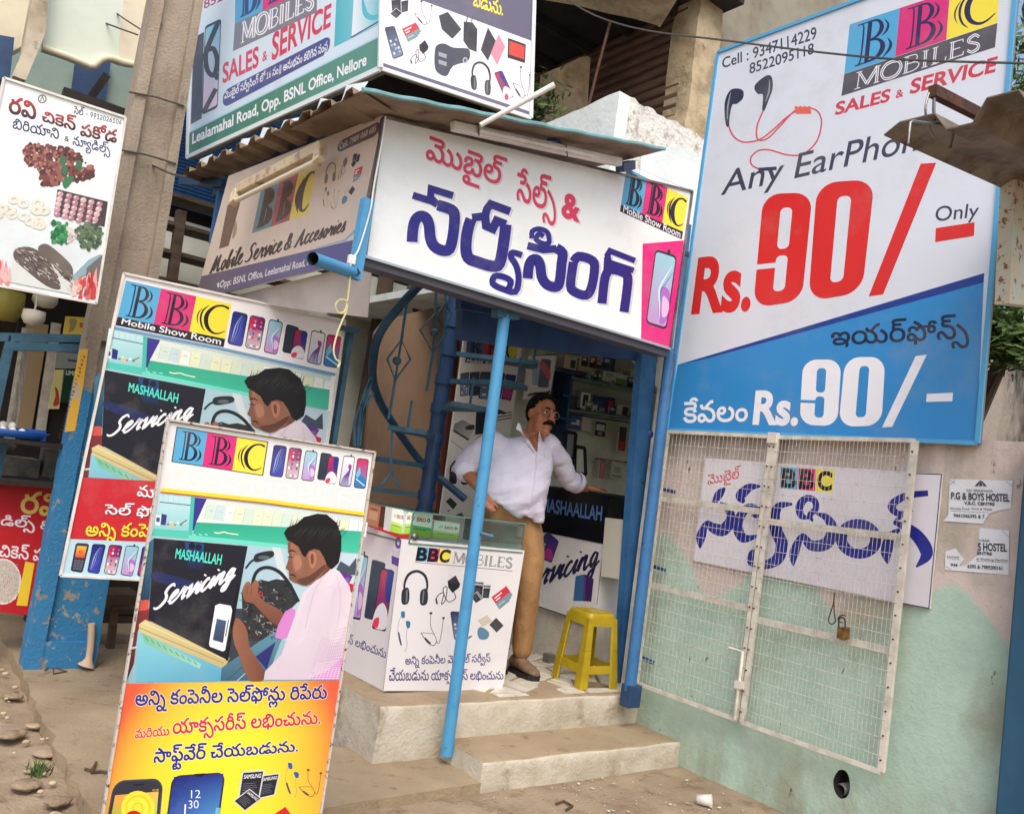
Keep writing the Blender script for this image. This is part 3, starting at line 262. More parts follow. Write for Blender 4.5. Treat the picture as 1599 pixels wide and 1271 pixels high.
427:[[119,-2,-34,0,-48,12,-24,21,1,14,0,12,16,17,30,9,19,0,8,0,16,-3,12,-5,8,-8,1,-5,0,-10,-26,-13,-25,0,-12,0,-18,4,-14,5,-3,3,9,10,2,-2,10,-5,14,-3,13,0,14,0,12,5,1,6,0,4,-10,6,-7,0,-16,0,-20,-14,1,-11,1,-3,0,-6,10,-12,20,-10,30,-5,21,0,36,0,42,15,1,16,0,11,-22,16,-15,4,15,10,9,0,16,-5,20,-14,8,-14,1,-8,0,-13,-20,-19,-48,-12],[303,70,-12,0,-18,4,-10,6,-6,7,1,4,0,5,8,8,5,3,29,1,-8,-4,-8,-8,1,-4,0,-5,12,-6,13,0,12,0,8,6,1,5,0,7,-16,5,-15,0,-33,0,-16,0,-16,-8,-1,-7,-25,0,-2,7,-18,8,-9,0,-3,0,-14,0,-12,-6,1,-4,0,-3,6,-5,12,-3,11,0,11,0,1,-12,-11,0,-16,0,-24,5,-14,11,1,7,0,7,14,10,24,6,15,0,3,0,12,0,18,-3,14,-7,7,-6,-3,1,4,5,14,6,18,4,17,0,15,0,24,0,24,-3,11,-4,6,-2,10,-10,1,-6,0,-10,-26,-12],[313,142,20,0,22,-9,7,-7,-23,-4,-2,3,-6,4,-10,2,-5,0,-10,0,-12,-5,1,-4,0,-3,6,-6,11,-3,-25,-5,-8,5,-8,8,1,5,0,6,12,8,22,5]],
3360:[[29,0,1,10,111,0,1,-10],[99,89,1,-89,-23,0,1,79,1,0,-43,-16,1,12,41,14]],
3373:[[81,-1,-16,0,-26,7,-16,14,1,8,0,7,12,14,15,11,41,29,27,0,-59,-43,-1,0,2,2,10,4,12,3,7,0,16,0,26,-7,12,-12,1,-9,0,-8,-14,-13,-26,-7],[81,9,10,0,16,5,8,8,1,5,0,6,-8,9,-16,4,-9,0,-10,0,-16,-4,-10,-9,1,-5,0,-6,10,-8,16,-5]],
668:[[139,-23,1,131,27,0,1,-131],[65,-23,1,131,29,0,1,-131]],
46:[[179,-2,-12,0,-20,3,-16,7,-7,7,7,0,-8,-7,-18,-7,-20,-3,-13,0,-18,0,-24,6,-12,11,1,7,0,6,10,10,22,7,19,3,12,3,16,5,1,6,0,2,-4,5,-12,2,-7,0,-14,0,-14,-5,1,-5,0,-2,2,-4,1,-1,-23,-4,-2,3,-4,6,1,3,0,6,12,9,24,6,21,0,20,0,22,-6,10,-10,1,-5,0,-7,-10,-9,-20,-6,-13,-2,-18,-4,-18,-7,1,-5,0,-5,14,-6,15,0,16,0,18,5,10,9,1,6,27,0,2,-7,10,-9,16,-4,11,0,18,0,16,11,1,10,0,10,-14,14,-26,11,-15,4,11,12,20,-4,34,-15,20,-19,1,-12,0,-11,-14,-16,-28,-8],[111,-21,3,24,25,0,5,-24],[157,71,-10,0,-18,3,-16,11,-3,9,29,4,4,-9,10,-6,7,0,8,0,12,5,11,6,11,7,12,7,18,9,22,4,15,0,3,-13,-12,0,-14,-3,-14,-7,-7,-5,-7,-5,-10,-6,-16,-8,-18,-3]],
203:[[119,-2,-34,0,-48,10,-24,20,1,14,0,10,16,16,30,9,19,0,12,0,20,-5,12,-10,1,-6,0,-7,-12,-11,-24,-5,-15,0,-12,0,-18,3,-14,6,-3,2,9,10,2,-1,10,-5,14,-4,13,0,14,0,12,6,1,5,0,5,-10,5,-7,0,-16,0,-20,-13,1,-10,1,-2,0,-9,18,-13,34,-7,29,0,18,0,32,4,24,10,12,15,1,12,0,12,-14,20,-28,15,-17,4,-2,0,-2,0,-1,0,-6,1,-8,1,-5,0,-14,0,-12,-5,1,-4,0,-4,8,-5,11,0,10,0,12,5,1,5,0,4,-8,7,-3,2,25,2,4,-4,8,-8,1,-4,0,-10,-24,-11,-21,0,-14,0,-20,7,-8,9,1,4,0,7,12,10,24,5,17,0,20,0,34,-7,28,-11,20,-16,10,-20,1,-11,0,-13,-14,-21,-30,-13,-42,-7]],
177:[[93,114,22,0,32,-10,16,-16,1,-10,0,-3,-2,-6,1,-2,-23,6,0,1,0,1,1,1,0,5,-8,12,-20,8,-15,0,-18,0,-12,-7,1,-4,0,-4,8,-6,7,-2,-27,-3,-6,3,-6,8,1,4,0,7,12,11,24,6],[99,83,26,0,38,-9,18,-19,1,-13,0,-10,-8,-16,-10,-12,-5,-5,-27,6,6,5,12,10,8,12,1,9,0,8,-12,14,-24,8,-21,0,-16,0,-26,-7,-14,-14,1,-9,0,-11,16,-18,13,-7,-27,-6,-12,8,-14,22,1,12,0,11,18,20,38,11]],
487:[[-51,-64,-12,0,-20,4,-5,8,7,0,-8,-7,-18,-5,-13,0,-14,0,-18,6,-8,11,1,6,0,9,20,14,34,8,23,0,24,0,34,-8,18,-14,1,-10,0,-5,-8,-11,-18,-6],[-55,-54,10,0,10,7,1,5,0,10,-28,11,-23,0,-26,0,-26,-11,1,-9,0,-6,10,-7,11,0,8,0,10,4,3,5,25,0,2,-5,10,-4],[-99,-78,3,16,23,0,1,-16],[-101,-35,0,4,8,3,7,0,6,0,8,-3,1,-4,0,-3,-8,-4,-5,0,-6,0,-8,4]],
205:[[161,-2,-16,0,-22,6,-20,11,-9,7,-10,6,-14,6,-9,0,-10,0,-12,-6,1,-5,0,-5,12,-8,13,0,12,0,14,7,7,7,19,-10,-6,-5,-16,-7,-16,-4,-13,0,-18,0,-20,7,-10,12,1,6,0,7,12,11,22,6,13,0,12,0,20,-4,18,-9,11,-7,8,-6,16,-7,12,-3,11,0,12,0,16,5,8,12,1,10,0,10,-14,22,-28,19,-34,13,-19,2,-4,1,-8,0,-3,0,-14,0,-12,-5,1,-4,0,-4,8,-5,11,0,10,0,12,5,1,5,0,4,-8,7,-3,2,25,2,4,-4,8,-8,1,-4,0,-10,-24,-11,-21,0,-14,0,-20,7,-8,9,1,4,0,7,12,10,26,5,17,0,26,0,48,-12,40,-22,22,-29,1,-17,0,-13,-16,-18,-30,-8]],
172:[[159,-2,-16,0,-24,5,-20,11,-11,8,-8,5,-10,5,-8,3,-5,0,-6,0,-12,-6,1,-5,0,-6,8,-10,9,-6,-25,-4,-8,6,-8,12,1,8,0,7,12,10,20,7,15,0,12,0,18,-5,14,-8,11,-6,10,-6,14,-8,14,-4,13,0,16,0,18,11,1,11,0,11,-18,21,-13,9,-1,4,-18,10,-42,13,-21,5,13,13,18,-4,36,-11,34,-15,13,-9,5,-4,14,-9,14,-22,1,-12,0,-11,-14,-16,-30,-8],[293,37,-12,0,-18,3,-10,6,-6,8,1,3,0,6,6,7,5,4,31,1,-8,-4,-8,-8,1,-4,0,-5,12,-6,11,0,12,0,10,6,1,4,0,7,-16,6,-15,0,-249,0,1,12,237,0,14,0,20,-1,14,-2,9,-3,6,-3,8,-9,1,-6,0,-11,-24,-11]],
124:[[163,-2,-16,0,-24,6,-20,11,-9,7,-10,6,-14,6,-9,0,-10,0,-12,-6,1,-5,0,-5,12,-8,13,0,12,0,14,7,7,7,19,-10,-6,-5,-16,-7,-16,-4,-13,0,-18,0,-20,7,-10,12,1,6,0,7,12,11,22,6,13,0,12,0,20,-4,18,-9,11,-7,8,-6,16,-7,14,-3,11,0,16,0,18,11,1,10,0,10,-16,14,-26,11,-15,3,13,13,20,-4,34,-15,20,-19,1,-12,0,-11,-16,-16,-28,-8],[95,-21,3,24,25,0,5,-24],[35,90,0,5,10,8,11,3,1,-3,-12,3,-12,9,1,6,0,4,8,7,7,2,4,2,12,2,20,2,17,0,97,0,1,-13,-101,0,-10,0,-12,-1,-1,0,-4,-1,-4,-3,1,-2,0,-3,4,-3,5,-1,2,-1,12,-1,11,0,47,0,1,-12,-47,0,-8,0,-12,-1,-1,-1,-6,-2,1,-4,0,-2,4,-3,3,-1,4,-1,8,-1,9,0,13,0,1,-12,-11,0,-16,0,-24,4,-12,8]],
610:[[-55,-75,-14,0,-18,5,-7,7,7,0,-6,-5,-12,-5,-14,-2,-9,0,-14,0,-22,7,-10,12,1,7,0,9,14,12,24,7,13,0,16,0,16,-8,1,-6,0,-7,-18,-9,-17,0,-12,0,-20,5,-5,2,7,9,4,-2,14,-5,11,0,10,0,10,3,1,3,0,2,-8,3,-5,0,-10,0,-16,-8,1,-9,1,-1,0,-4,4,-7,12,-4,11,0,12,0,12,6,3,5,23,0,2,-6,12,-5,11,0,12,0,10,6,1,5,0,8,-22,10,-17,4,13,10,14,-3,24,-9,14,-12,1,-8,0,-11,-24,-11]],
321:[[161,-2,-16,0,-22,6,-20,11,-9,7,-10,6,-14,6,-9,0,-10,0,-12,-6,1,-5,0,-5,12,-8,13,0,12,0,14,7,7,7,19,-10,-6,-5,-16,-7,-16,-4,-13,0,-18,0,-20,7,-10,12,1,6,0,7,12,11,22,6,13,0,12,0,20,-4,18,-9,11,-7,8,-6,16,-7,12,-3,11,0,18,0,18,11,1,10,0,11,-18,15,-30,10,-15,3,-35,0,1,12,15,0,41,-4,20,-4,34,-12,20,-18,1,-13,0,-10,-14,-15,-30,-9],[211,92,0,-5,-8,-8,-3,-2,-8,-3,-22,-3,-19,0,-39,0,1,12,45,0,12,0,10,1,5,2,2,1,4,3,1,2,0,2,-4,4,-1,1,-4,1,-10,1,-11,0,-127,0,1,13,127,0,18,0,22,-3,9,-3,6,-3,6,-7],[177,139,20,0,22,-9,7,-7,-25,-4,-2,3,-4,4,-10,2,-5,0,-10,0,-14,-5,1,-5,0,-2,8,-6,11,-3,-25,-5,-8,4,-8,9,1,5,0,6,12,8,22,5]],
3392:[[119,43,1,-10,-77,0,1,10]],
3374:[[81,91,16,0,26,-8,14,-13,1,-9,0,-6,-10,-15,-13,-10,-41,-30,-23,0,61,44,3,0,-2,-3,-10,-4,-12,-3,-7,0,-16,0,-24,7,-14,13,1,8,0,8,16,13,26,8],[81,81,-10,0,-16,-5,-10,-9,1,-5,0,-6,10,-8,16,-5,11,0,10,0,16,5,8,8,1,6,0,5,-8,9,-16,5]],
3361:[[23,0,1,8,61,32,10,6,14,8,6,7,1,5,0,4,-8,7,-16,4,-9,0,-10,0,-14,-4,-10,-8,1,-5,-19,0,0,8,14,12,26,7,15,0,16,0,26,-7,14,-11,1,-7,0,-5,-8,-9,-16,-12,-15,-8,-39,-21,1,-1,83,0,1,-10]],
3359:[[81,-1,-20,0,-28,11,-14,20,1,15,0,14,14,21,28,11,21,0,20,0,28,-11,14,-21,1,-14,0,-15,-14,-20,-28,-11],[81,9,12,0,20,8,8,16,1,12,0,11,-8,16,-20,9,-11,0,-14,0,-18,-9,-10,-16,1,-11,0,-12,10,-16,18,-8]],
324:[[159,-2,-16,0,-24,5,-20,11,-11,8,-8,5,-10,5,-8,3,-5,0,-6,0,-12,-6,1,-5,0,-6,8,-10,9,-6,-25,-4,-8,6,-8,12,1,8,0,7,12,10,20,7,15,0,12,0,18,-5,14,-8,11,-6,10,-6,14,-8,16,-4,11,0,16,0,18,11,1,10,0,10,-14,14,-28,11,-15,3,13,13,22,-4,32,-15,20,-19,1,-12,0,-11,-14,-16,-30,-8],[133,92,0,-5,-8,-8,-5,-2,-8,-3,-22,-3,-17,0,-21,0,1,12,27,0,10,0,12,1,3,2,4,1,2,3,1,2,0,2,-4,4,-1,1,-2,1,-12,1,-9,0,-77,0,1,13,77,0,18,0,20,-3,9,-3,6,-3,8,-7],[97,139,20,0,24,-9,5,-7,-23,-4,-2,3,-6,4,-10,2,-5,0,-8,0,-14,-5,1,-5,0,-2,6,-6,11,-3,-23,-5,-10,4,-8,9,1,5,0,6,12,8,22,5]]}
WORDS = {'అన్ని కంపె':[(9,0,0),(194,800,0),(490,1502,0),(23,2108,0),(6,2630,0),(275,3137,0)],
'అన్ని కంపెనీల మొబైల్ సర్వీస్':[(9,0,0),(194,800,0),(490,1502,0),(23,2108,0),(6,2630,0),(275,3137,0),(230,3848,0),(51,4550,0),(387,5519,0),(349,6923,0),(131,7673,0),(57,8642,0),(237,9344,0),(501,9937,0),(136,10395,0)],
'అన్ని కంపెనీల సెల్‌ఫోన్లు రిపేరు':[(9,0,0),(194,800,0),(490,1502,0),(23,2108,0),(6,2630,0),(275,3137,0),(230,3848,0),(51,4550,0),(288,5519,0),(131,6221,0),(420,6930,0),(42,7948,0),(63,8650,0),(499,8590,0),(201,9256,0),(311,9849,0),(49,10560,0),(63,11153,0)],
'ఇయర్‌ఫోన్స్':[(11,0,0),(48,689,0),(129,1975,0),(420,2568,0),(122,3586,0),(504,4288,0)],
'కేవలం':[(291,0,0),(54,522,0),(51,1233,0),(6,1942,0)],
'చికెన్':[(180,0,0),(255,766,0),(122,1288,0)],
'చికెన్ పకోడ':[(180,0,0),(255,766,0),(122,1288,0),(43,2250,0),(399,2961,0),(35,3733,0)],
'చేయబడును యాక్ససరీస్ లభించును':[(296,0,0),(48,760,0),(45,2046,0),(35,2796,0),(63,3536,0),(42,3882,0),(63,4584,0),(164,5190,0),(23,6797,0),(504,7319,0),(57,7725,0),(237,8427,0),(136,9020,0),(51,9982,0),(198,10691,0),(6,11462,0),(28,11969,0),(63,12729,0),(42,13075,0),(63,13777,0)],
'న్యూడిల్స్':[(42,0,0),(64,702,0),(496,1370,0),(187,1828,0),(131,2568,0),(504,3277,0)],
'న్యూడిల్స్ &':[(42,0,0),(64,702,0),(496,1370,0),(187,1828,0),(131,2568,0),(504,3277,0),(3425,3943,0)],
'పకోడ':[(43,0,0),(399,711,0),(35,1483,0)],
'బడును.':[(45,0,0),(35,750,0),(63,1490,0),(42,1836,0),(63,2538,0),(3376,2884,0)],
'బిరియాని':[(197,0,0),(201,771,0),(164,1364,0),(194,2971,0)],
'మరియు':[(47,0,0),(201,1058,0),(48,1651,0),(63,2937,0)],
'మా':[(163,0,0)],
'మొబైల్':[(387,0,0),(349,1404,0),(131,2154,0)],
'మొబైల్ సర్వీసింగ్ లో 16 సం॥ అనుభవం కలిగిన సంస్థ':[(387,0,0),(349,1404,0),(131,2154,0),(57,3123,0),(237,3825,0),(501,4418,0),(208,4876,0),(6,5578,0),(105,6085,0),(427,6928,0),(3360,8217,0),(3373,8695,0),(57,9433,0),(6,10135,0),(668,10642,0),(9,11501,0),(42,12301,0),(63,13003,0),(46,13349,0),(54,14099,0),(6,14810,0),(23,15577,0),(203,16099,0),(177,16832,0),(42,17415,0),(57,18377,0),(6,19079,0),(57,19586,0),(487,20201,0)],
'యాక్ససరీస్ లభించును':[(164,0,0),(23,1607,0),(504,2129,0),(57,2535,0),(237,3237,0),(136,3830,0),(51,4792,0),(198,5501,0),(6,6272,0),(28,6779,0),(63,7539,0),(42,7885,0),(63,8587,0)],
'యాక్ససరీస్ లభించును.':[(164,0,0),(23,1607,0),(504,2129,0),(57,2535,0),(237,3237,0),(136,3830,0),(51,4792,0),(198,5501,0),(6,6272,0),(28,6779,0),(63,7539,0),(42,7885,0),(63,8587,0),(3376,8933,0)],
'రవి':[(49,0,0),(205,593,0)],
'సాఫ్ట్‌వేర్ చేయబడును.':[(172,0,0),(124,1031,0),(610,1672,0),(321,1742,0),(129,2453,0),(296,3306,0),(48,4066,0),(45,5352,0),(35,6102,0),(63,6842,0),(42,7188,0),(63,7890,0),(3376,8236,0)],
'సెల్ - 9912026106':[(288,0,0),(131,702,0),(3392,1671,0),(3374,2409,0),(3374,2887,0),(3360,3365,0),(3361,3843,0),(3359,4321,0),(3361,4799,0),(3373,5278,0),(3360,5756,0),(3359,6234,0),(3373,6712,0)],
'సెల్ ఫో':[(288,0,0),(131,702,0),(420,1671,0)],
'సేల్స్':[(324,0,0),(131,702,0),(504,1411,0)]}
def _area(c): return sum(c[i-1][0]*c[i][1]-c[i][0]*c[i-1][1] for i in range(len(c)))/2
def fill(cs):
    """flat fill of closed outlines that may overlap or cross themselves (non-zero winding)"""
    vs = []; es = []
    for c in cs:
        o = len(vs); n = len(c); vs += [Vector(p) for p in c]; es += [(o+i, o+(i+1) % n) for i in range(n)]
    V, _, F_, *_x = delaunay_2d_cdt(vs, es, [], 0, .01); out = []
    for f in F_:
        x = sum(V[i].x for i in f)/len(f); y = sum(V[i].y for i in f)/len(f); w = 0
        for c in cs:
            px, py = c[-1]
            for qx, qy in c:
                if (py > y) != (qy > y) and x < (qx-px)*(y-py)/(qy-py)+px: w += 1 if qy > py else -1
                px, py = qx, qy
        if w: out.append(tuple(f))
    return [(v.x, v.y) for v in V], out
_gc = {}
def glyph(gid):
    """Telugu letter shape: rows of steps (2*dx+on, dy) -> outlines as closed polylines, 1000 units to the em"""
    if gid in _gc: return _gc[gid]
    cs = []
    for flat in GLYPHS.get(gid, []):
        pts = []; x = y = 0
        for i in range(0, len(flat), 2):
            on = flat[i] & 1; x += (flat[i]-on)//2*6; y += flat[i+1]*6; pts.append((x, y, on))
        full = []; n = len(pts)
        for i in range(n):
            a, b = pts[i], pts[(i+1) % n]; full.append(a)
            if not a[2] and not b[2]: full.append(((a[0]+b[0])/2, (a[1]+b[1])/2, 1))
        k = next(i for i, p in enumerate(full) if p[2]); full = full[k:]+full[:k]; full.append(full[0])
        out = []; i = 0
        while i < len(full)-1:
            a, b = full[i], full[i+1]; out.append((a[0], a[1]))
            if b[2]: i += 1
            else:
                c = full[i+2]
                for t in (.25, .5, .75): out.append(((1-t)**2*a[0]+2*t*(1-t)*b[0]+t*t*c[0], (1-t)**2*a[1]+2*t*(1-t)*b[1]+t*t*c[1]))
                i += 2
        cl = [out[0]]
        for p in out[1:]:
            if abs(p[0]-cl[-1][0])+abs(p[1]-cl[-1][1]) > 1: cl.append(p)
        cs.append(cl)
    _gc[gid] = cs; return _gc[gid]
def latin(st):
    """outlines of a line of Latin lettering from the built-in font, 1000 units to the em"""
    if st in _gc: return _gc[st]
    cu = bpy.data.curves.new('lettering', 'FONT'); cu.body = st; ob = bpy.data.objects.new('lettering', cu); COL.objects.link(ob)
    dg = bpy.context.evaluated_depsgraph_get(); c = ob.evaluated_get(dg).to_curve(dg, apply_modifiers=False); cs = []
    for sp in c.splines:
        P = sp.bezier_points; n = len(P); out = []
        for i in range(n):
            a, b = P[i], P[(i+1) % n]; p0, p1, p2, p3 = a.co, a.handle_right, b.co, b.handle_left
            p1, p2, p3 = a.handle_right, b.handle_left, b.co
            straight = (p1-p0).cross(p3-p0).length < 1e-5 and (p2-p0).cross(p3-p0).length < 1e-5
            for t in ([0] if straight else [0, .2, .4, .6, .8]):
                u = 1-t; q = p0*u**3+p1*3*u*u*t+p2*3*u*t*t+p3*t**3; out.append((q.x*1000, q.y*1000))
        cl = [out[0]]
        for p in out[1:]:
            if abs(p[0]-cl[-1][0])+abs(p[1]-cl[-1][1]) > .5: cl.append(p)
        if abs(cl[0][0]-cl[-1][0])+abs(cl[0][1]-cl[-1][1]) < .5: cl.pop()
        if len(cl) > 2: cs.append(cl)
    bpy.data.objects.remove(ob); bpy.data.curves.remove(cu)
    if max((_area(c) for c in cs), key=abs) > 0: cs = [c[::-1] for c in cs]
    _gc[st] = cs; return _gc[st]
def fatten(c, d):
    if not d: return c
    n = len(c); out = []
    for i in range(n):
        a, b, e = c[i-1], c[i], c[(i+1) % n]
        n1 = (-(b[1]-a[1]), b[0]-a[0]); n2 = (-(e[1]-b[1]), e[0]-b[0])
        l1 = math.hypot(*n1) or 1; l2 = math.hypot(*n2) or 1
        x, y = n1[0]/l1+n2[0]/l2, n1[1]/l1+n2[1]/l2; q = max(x*x+y*y, .9)
        out.append((b[0]+2*d*x/q, b[1]+2*d*y/q))
    return out
def bil(q, u, v):      # quad: bottom-left, bottom-right, top-right, top-left
    (ax, ay), (bx, by), (cx, cy), (dx, dy) = q
    return ((ax*(1-u)+bx*u)*(1-v)+(dx*(1-u)+cx*u)*v, (ay*(1-u)+by*u)*(1-v)+(dy*(1-u)+cy*u)*v)
class Sheet(MB):
    def __init__(s, plane, base=.0003, step=.000006):
        super().__init__(); s.pl = plane; s.off = base; s.step = step
    def lift(s): s.off += s.step; return s.off
    def poly(s, pts, col, holes=(), sm=0, col2=None, gd=None, off=None):
        """filled outline in photo pixels; col2/gd: colour blend along direction gd"""
        if sm: pts = smooth_pts(pts, sm, True)
        rings = [[Vector((x, y, 0)) for x, y in pts]]+[[Vector((x, y, 0)) for x, y in h] for h in holes]
        flat = [p for r in rings for p in r]
        o = s.lift() if off is None else off
        t = tessellate_polygon(rings); vs = [s.pl(p.x, p.y, o) for p in flat]
        if col2 is None: s.add(vs, t, col=col)
        else:
            gx, gy = gd or (0, 1); k = [p.x*gx+p.y*gy for p in flat]; a, b = min(k), max(k)
            cc = [tuple(col[i]+(col2[i]-col[i])*(q-a)/max(b-a, 1e-6) for i in range(3)) for q in k]
            ob = len(s.v); s.v += vs
            for f in t: s.f.append([ob+i for i in f]); s.c.append([cc[i] for i in f]); s.m.append(0); s.sm.append(False)
        return s
    def blend(s, q, cols, nx=10, ny=10, sub=None):
        """quad patch whose printed colour is interpolated from the corner colours bl, br, tr, tl"""
        o = s.lift(); b0 = len(s.v); cc = []
        for j in range(ny+1):
            for i in range(nx+1):
                u, v = i/nx, j/ny; s.v.append(s.pl(*bil(q, u, v), o))
                if callable(cols): cc.append(cols(u, v))
                else: cc.append(tuple((cols[0][k]*(1-u)+cols[1][k]*u)*(1-v)+(cols[3][k]*(1-u)+cols[2][k]*u)*v for k in range(3)))
        for j in range(ny):
            for i in range(nx):
                f = [j*(nx+1)+i, j*(nx+1)+i+1, (j+1)*(nx+1)+i+1, (j+1)*(nx+1)+i]
                s.f.append([b0+k for k in f]); s.c.append([cc[k] for k in f]); s.m.append(0); s.sm.append(False)
        return s
    def ell(s, cx, cy, rx, ry, col, rot=0, n=28, hole=0, **k):
        ca, sa = math.cos(rot), math.sin(rot)
        f = lambda m: [(cx+rx*m*math.cos(t)*ca-ry*m*math.sin(t)*sa, cy+rx*m*math.cos(t)*sa+ry*m*math.sin(t)*ca) for t in [2*math.pi*i/n for i in range(n)]]
        return s.poly(f(1), col, holes=[f(hole)] if hole else (), **k)
    def line(s, pts, w, col, sm=0, miter=True):
        """ribbon; w is a width or one width per point (pixels)"""
        ws = list(w) if isinstance(w, (list, tuple)) else [w]*len(pts)
        if sm:
            q = smooth_pts([(x, y, z) for (x, y), z in zip(pts, ws)], sm); pts = [(a, b) for a, b, c in q]; ws = [c for a, b, c in q]
        o = s.lift(); n = len(pts); L = []; Rr = []
        for i in range(n):
            a = pts[max(i-1, 0)]; b = pts[i]; c = pts[min(i+1, n-1)]
            d1 = (b[0]-a[0], b[1]-a[1]); d2 = (c[0]-b[0], c[1]-b[1])
            l1 = math.hypot(*d1); l2 = math.hypot(*d2)
            if l1 < 1e-9: d1, l1 = d2, l2
            if l2 < 1e-9: d2, l2 = d1, l1
            if l1 < 1e-9: d1 = d2 = (1, 0); l1 = l2 = 1
            x, y = -d1[1]/l1-d2[1]/l2, d1[0]/l1+d2[0]/l2; q = max(x*x+y*y, .9); h = ws[i]
            L.append((b[0]+x/q*h, b[1]+y/q*h)); Rr.append((b[0]-x/q*h, b[1]-y/q*h))
        for i in range(n-1):
            e = o+(i % 3)*.000002
            s.add([s.pl(*L[i], e), s.pl(*L[i+1], e), s.pl(*Rr[i+1], e), s.pl(*Rr[i], e)], [(0, 1, 2, 3)], col=col)
        return s
    def text(s, st, q, col, fat=0, col2=None, gd=None):
        """lettering fitted to the quad bl, br, tr, tl (pixels of the outline's bounding box)"""
        if st in WORDS: src = [(g, x, y) for g, x, y in WORDS[st]]
        else: src = [(st, 0, 0)]
        P = []; ex = []
        for g, gx, gy in src:
            cs = glyph(g) if g != st else latin(st)
            if (g, fat) not in _gc: _gc[(g, fat)] = fill([fatten(c, fat) for c in cs])
            v, f = _gc[(g, fat)]; P.append(([(x+gx, y+gy) for x, y in v], f)); ex += [(x+gx, y+gy) for c in cs for x, y in c]
        if not ex: return s
        x0, x1, y0, y1 = min(p[0] for p in ex), max(p[0] for p in ex), min(p[1] for p in ex), max(p[1] for p in ex)
        o = s.lift()
        for i, (v, fs) in enumerate(P):
            px = [bil(q, (x-x0)/(x1-x0), (y-y0)/(y1-y0)) for x, y in v]; n0 = len(s.v)
            if not col2: s.add([s.pl(*p, o+(i % 3)*.000002) for p in px], fs, col=col); continue
            k = [p[0]*gd[0]+p[1]*gd[1] for p in px]; a, b = min(k), max(k); s.v += [s.pl(*p, o) for p in px]
            for f in fs: s.f.append([n0+j for j in f]); s.c.append([tuple(col[m]+(col2[m]-col[m])*(k[j]-a)/(b-a) for m in range(3)) for j in f]); s.m.append(0); s.sm.append(False)
        return s
def vinyl():
    return mat('printed vinyl', (1, 1, 1), .36, attr='Col', dirt=C3(166, 158, 148), dscale=2.6, dlo=.52, dhi=1.5, bump=.004, bscale=3.2, spec=.4)
def panel_slab(pl, q, th, inset=0):
    """board body: pixel outline q on plane pl, th metres thick to the back"""
    m = MB(); a = [pl(*p) for p in q]; return m.prism(a, -pl.n*th)

# ================================================================== THE PLACE
XW, YP, YS, ZS, ZP, ZK = 4.13, 3.68, 3.32, .135, .315, .045      # side wall, platform front, step front, step, platform, pavement
rnd = random.Random(7)
m_dirt = mat('packed dirt', C3(166, 148, 124), .95, col2=C3(140, 122, 102), scale=3.5, lo=.35, hi=.7, dirt=C3(120, 100, 80), dscale=7, dlo=.54, dhi=.72, bump=.012, bscale=50, spec=.15)
m_slab = mat('dusty cement', C3(164, 146, 120), .9, col2=C3(142, 124, 100), scale=2.6, lo=.35, hi=.7, dirt=C3(108, 90, 72), dscale=9, dlo=.56, dhi=.74, bump=.008, bscale=60, spec=.2)
m_white = mat('stained whitewash', C3(198, 190, 174), .9, col2=C3(178, 168, 148), scale=7, lo=.4, hi=.66, dirt=C3(136, 120, 100), dscale=4, dlo=.55, dhi=.72, bump=.007, bscale=55, spec=.25)
m_chalk = mat('white limewash', C3(232, 238, 236), .9, col2=C3(206, 214, 212), scale=4, lo=.45, hi=.75, dirt=C3(166, 160, 150), dscale=3, dlo=.64, dhi=.8, bump=.006, bscale=24, spec=.2)
m_brick = mat('broken lime mortar', C3(226, 224, 218), .95, col2=C3(176, 166, 154), scale=14, lo=.5, hi=.66, dirt=C3(104, 92, 82), dscale=9, dlo=.62, dhi=.74, bump=.02, bscale=22, spec=.1)
m_conc = mat('old concrete', C3(158, 146, 130), .92, col2=C3(128, 116, 102), scale=5, lo=.4, hi=.65, dirt=C3(92, 82, 72), dscale=6, dlo=.6, dhi=.75, bump=.008, bscale=60, spec=.2, stretch=(1, 1, .4))
m_plaster = mat('flaking plaster', C3(196, 178, 148), .92, col2=C3(160, 142, 116), scale=5, lo=.42, hi=.62, dirt=C3(108, 92, 74), dscale=6, dlo=.6, dhi=.72, bump=.01, bscale=22, spec=.2)
m_greywall = mat('grey stained wall', C3(150, 142, 132), .92, col2=C3(108, 100, 92), scale=2, lo=.4, hi=.62, dirt=C3(44, 42, 38), dscale=1.6, dlo=.5, dhi=.62, bump=.008, bscale=20, stretch=(1, 1, .5), spec=.2)
m_blue = mat('blue gloss paint', C3(54, 110, 162), .45, col2=C3(40, 90, 140), scale=6, lo=.45, hi=.7, dirt=C3(34, 58, 80), dscale=14, dlo=.6, dhi=.7, bump=.002, bscale=30)
m_dblue = mat('dark blue paint', C3(38, 72, 116), .5, col2=C3(28, 54, 88), scale=5, lo=.4, hi=.7, bump=.002, bscale=30)
m_sky = mat('light blue pole paint', C3(72, 146, 192), .4, col2=C3(58, 126, 172), scale=7, lo=.5, hi=.75, dirt=C3(60, 90, 112), dscale=20, dlo=.62, dhi=.68)
m_teal = mat('grey teal paint', C3(62, 106, 130), .5, col2=C3(48, 86, 108), scale=8)
m_rust = mat('rusted steel', C3(92, 62, 48), .85, col2=C3(60, 42, 36), scale=12, dirt=C3(128, 84, 58), dscale=14, dlo=.58, dhi=.7, bump=.003, bscale=80, spec=.3)
m_asb = mat('weathered roofing sheet', C3(150, 130, 108), .85, col2=C3(116, 100, 84), scale=4, dirt=C3(74, 62, 54), dscale=6, dlo=.58, dhi=.74, bump=.003, bscale=50, spec=.25)
m_rooftop = mat('teal sheet edge', C3(126, 172, 176), .7, col2=C3(104, 146, 150), scale=9)
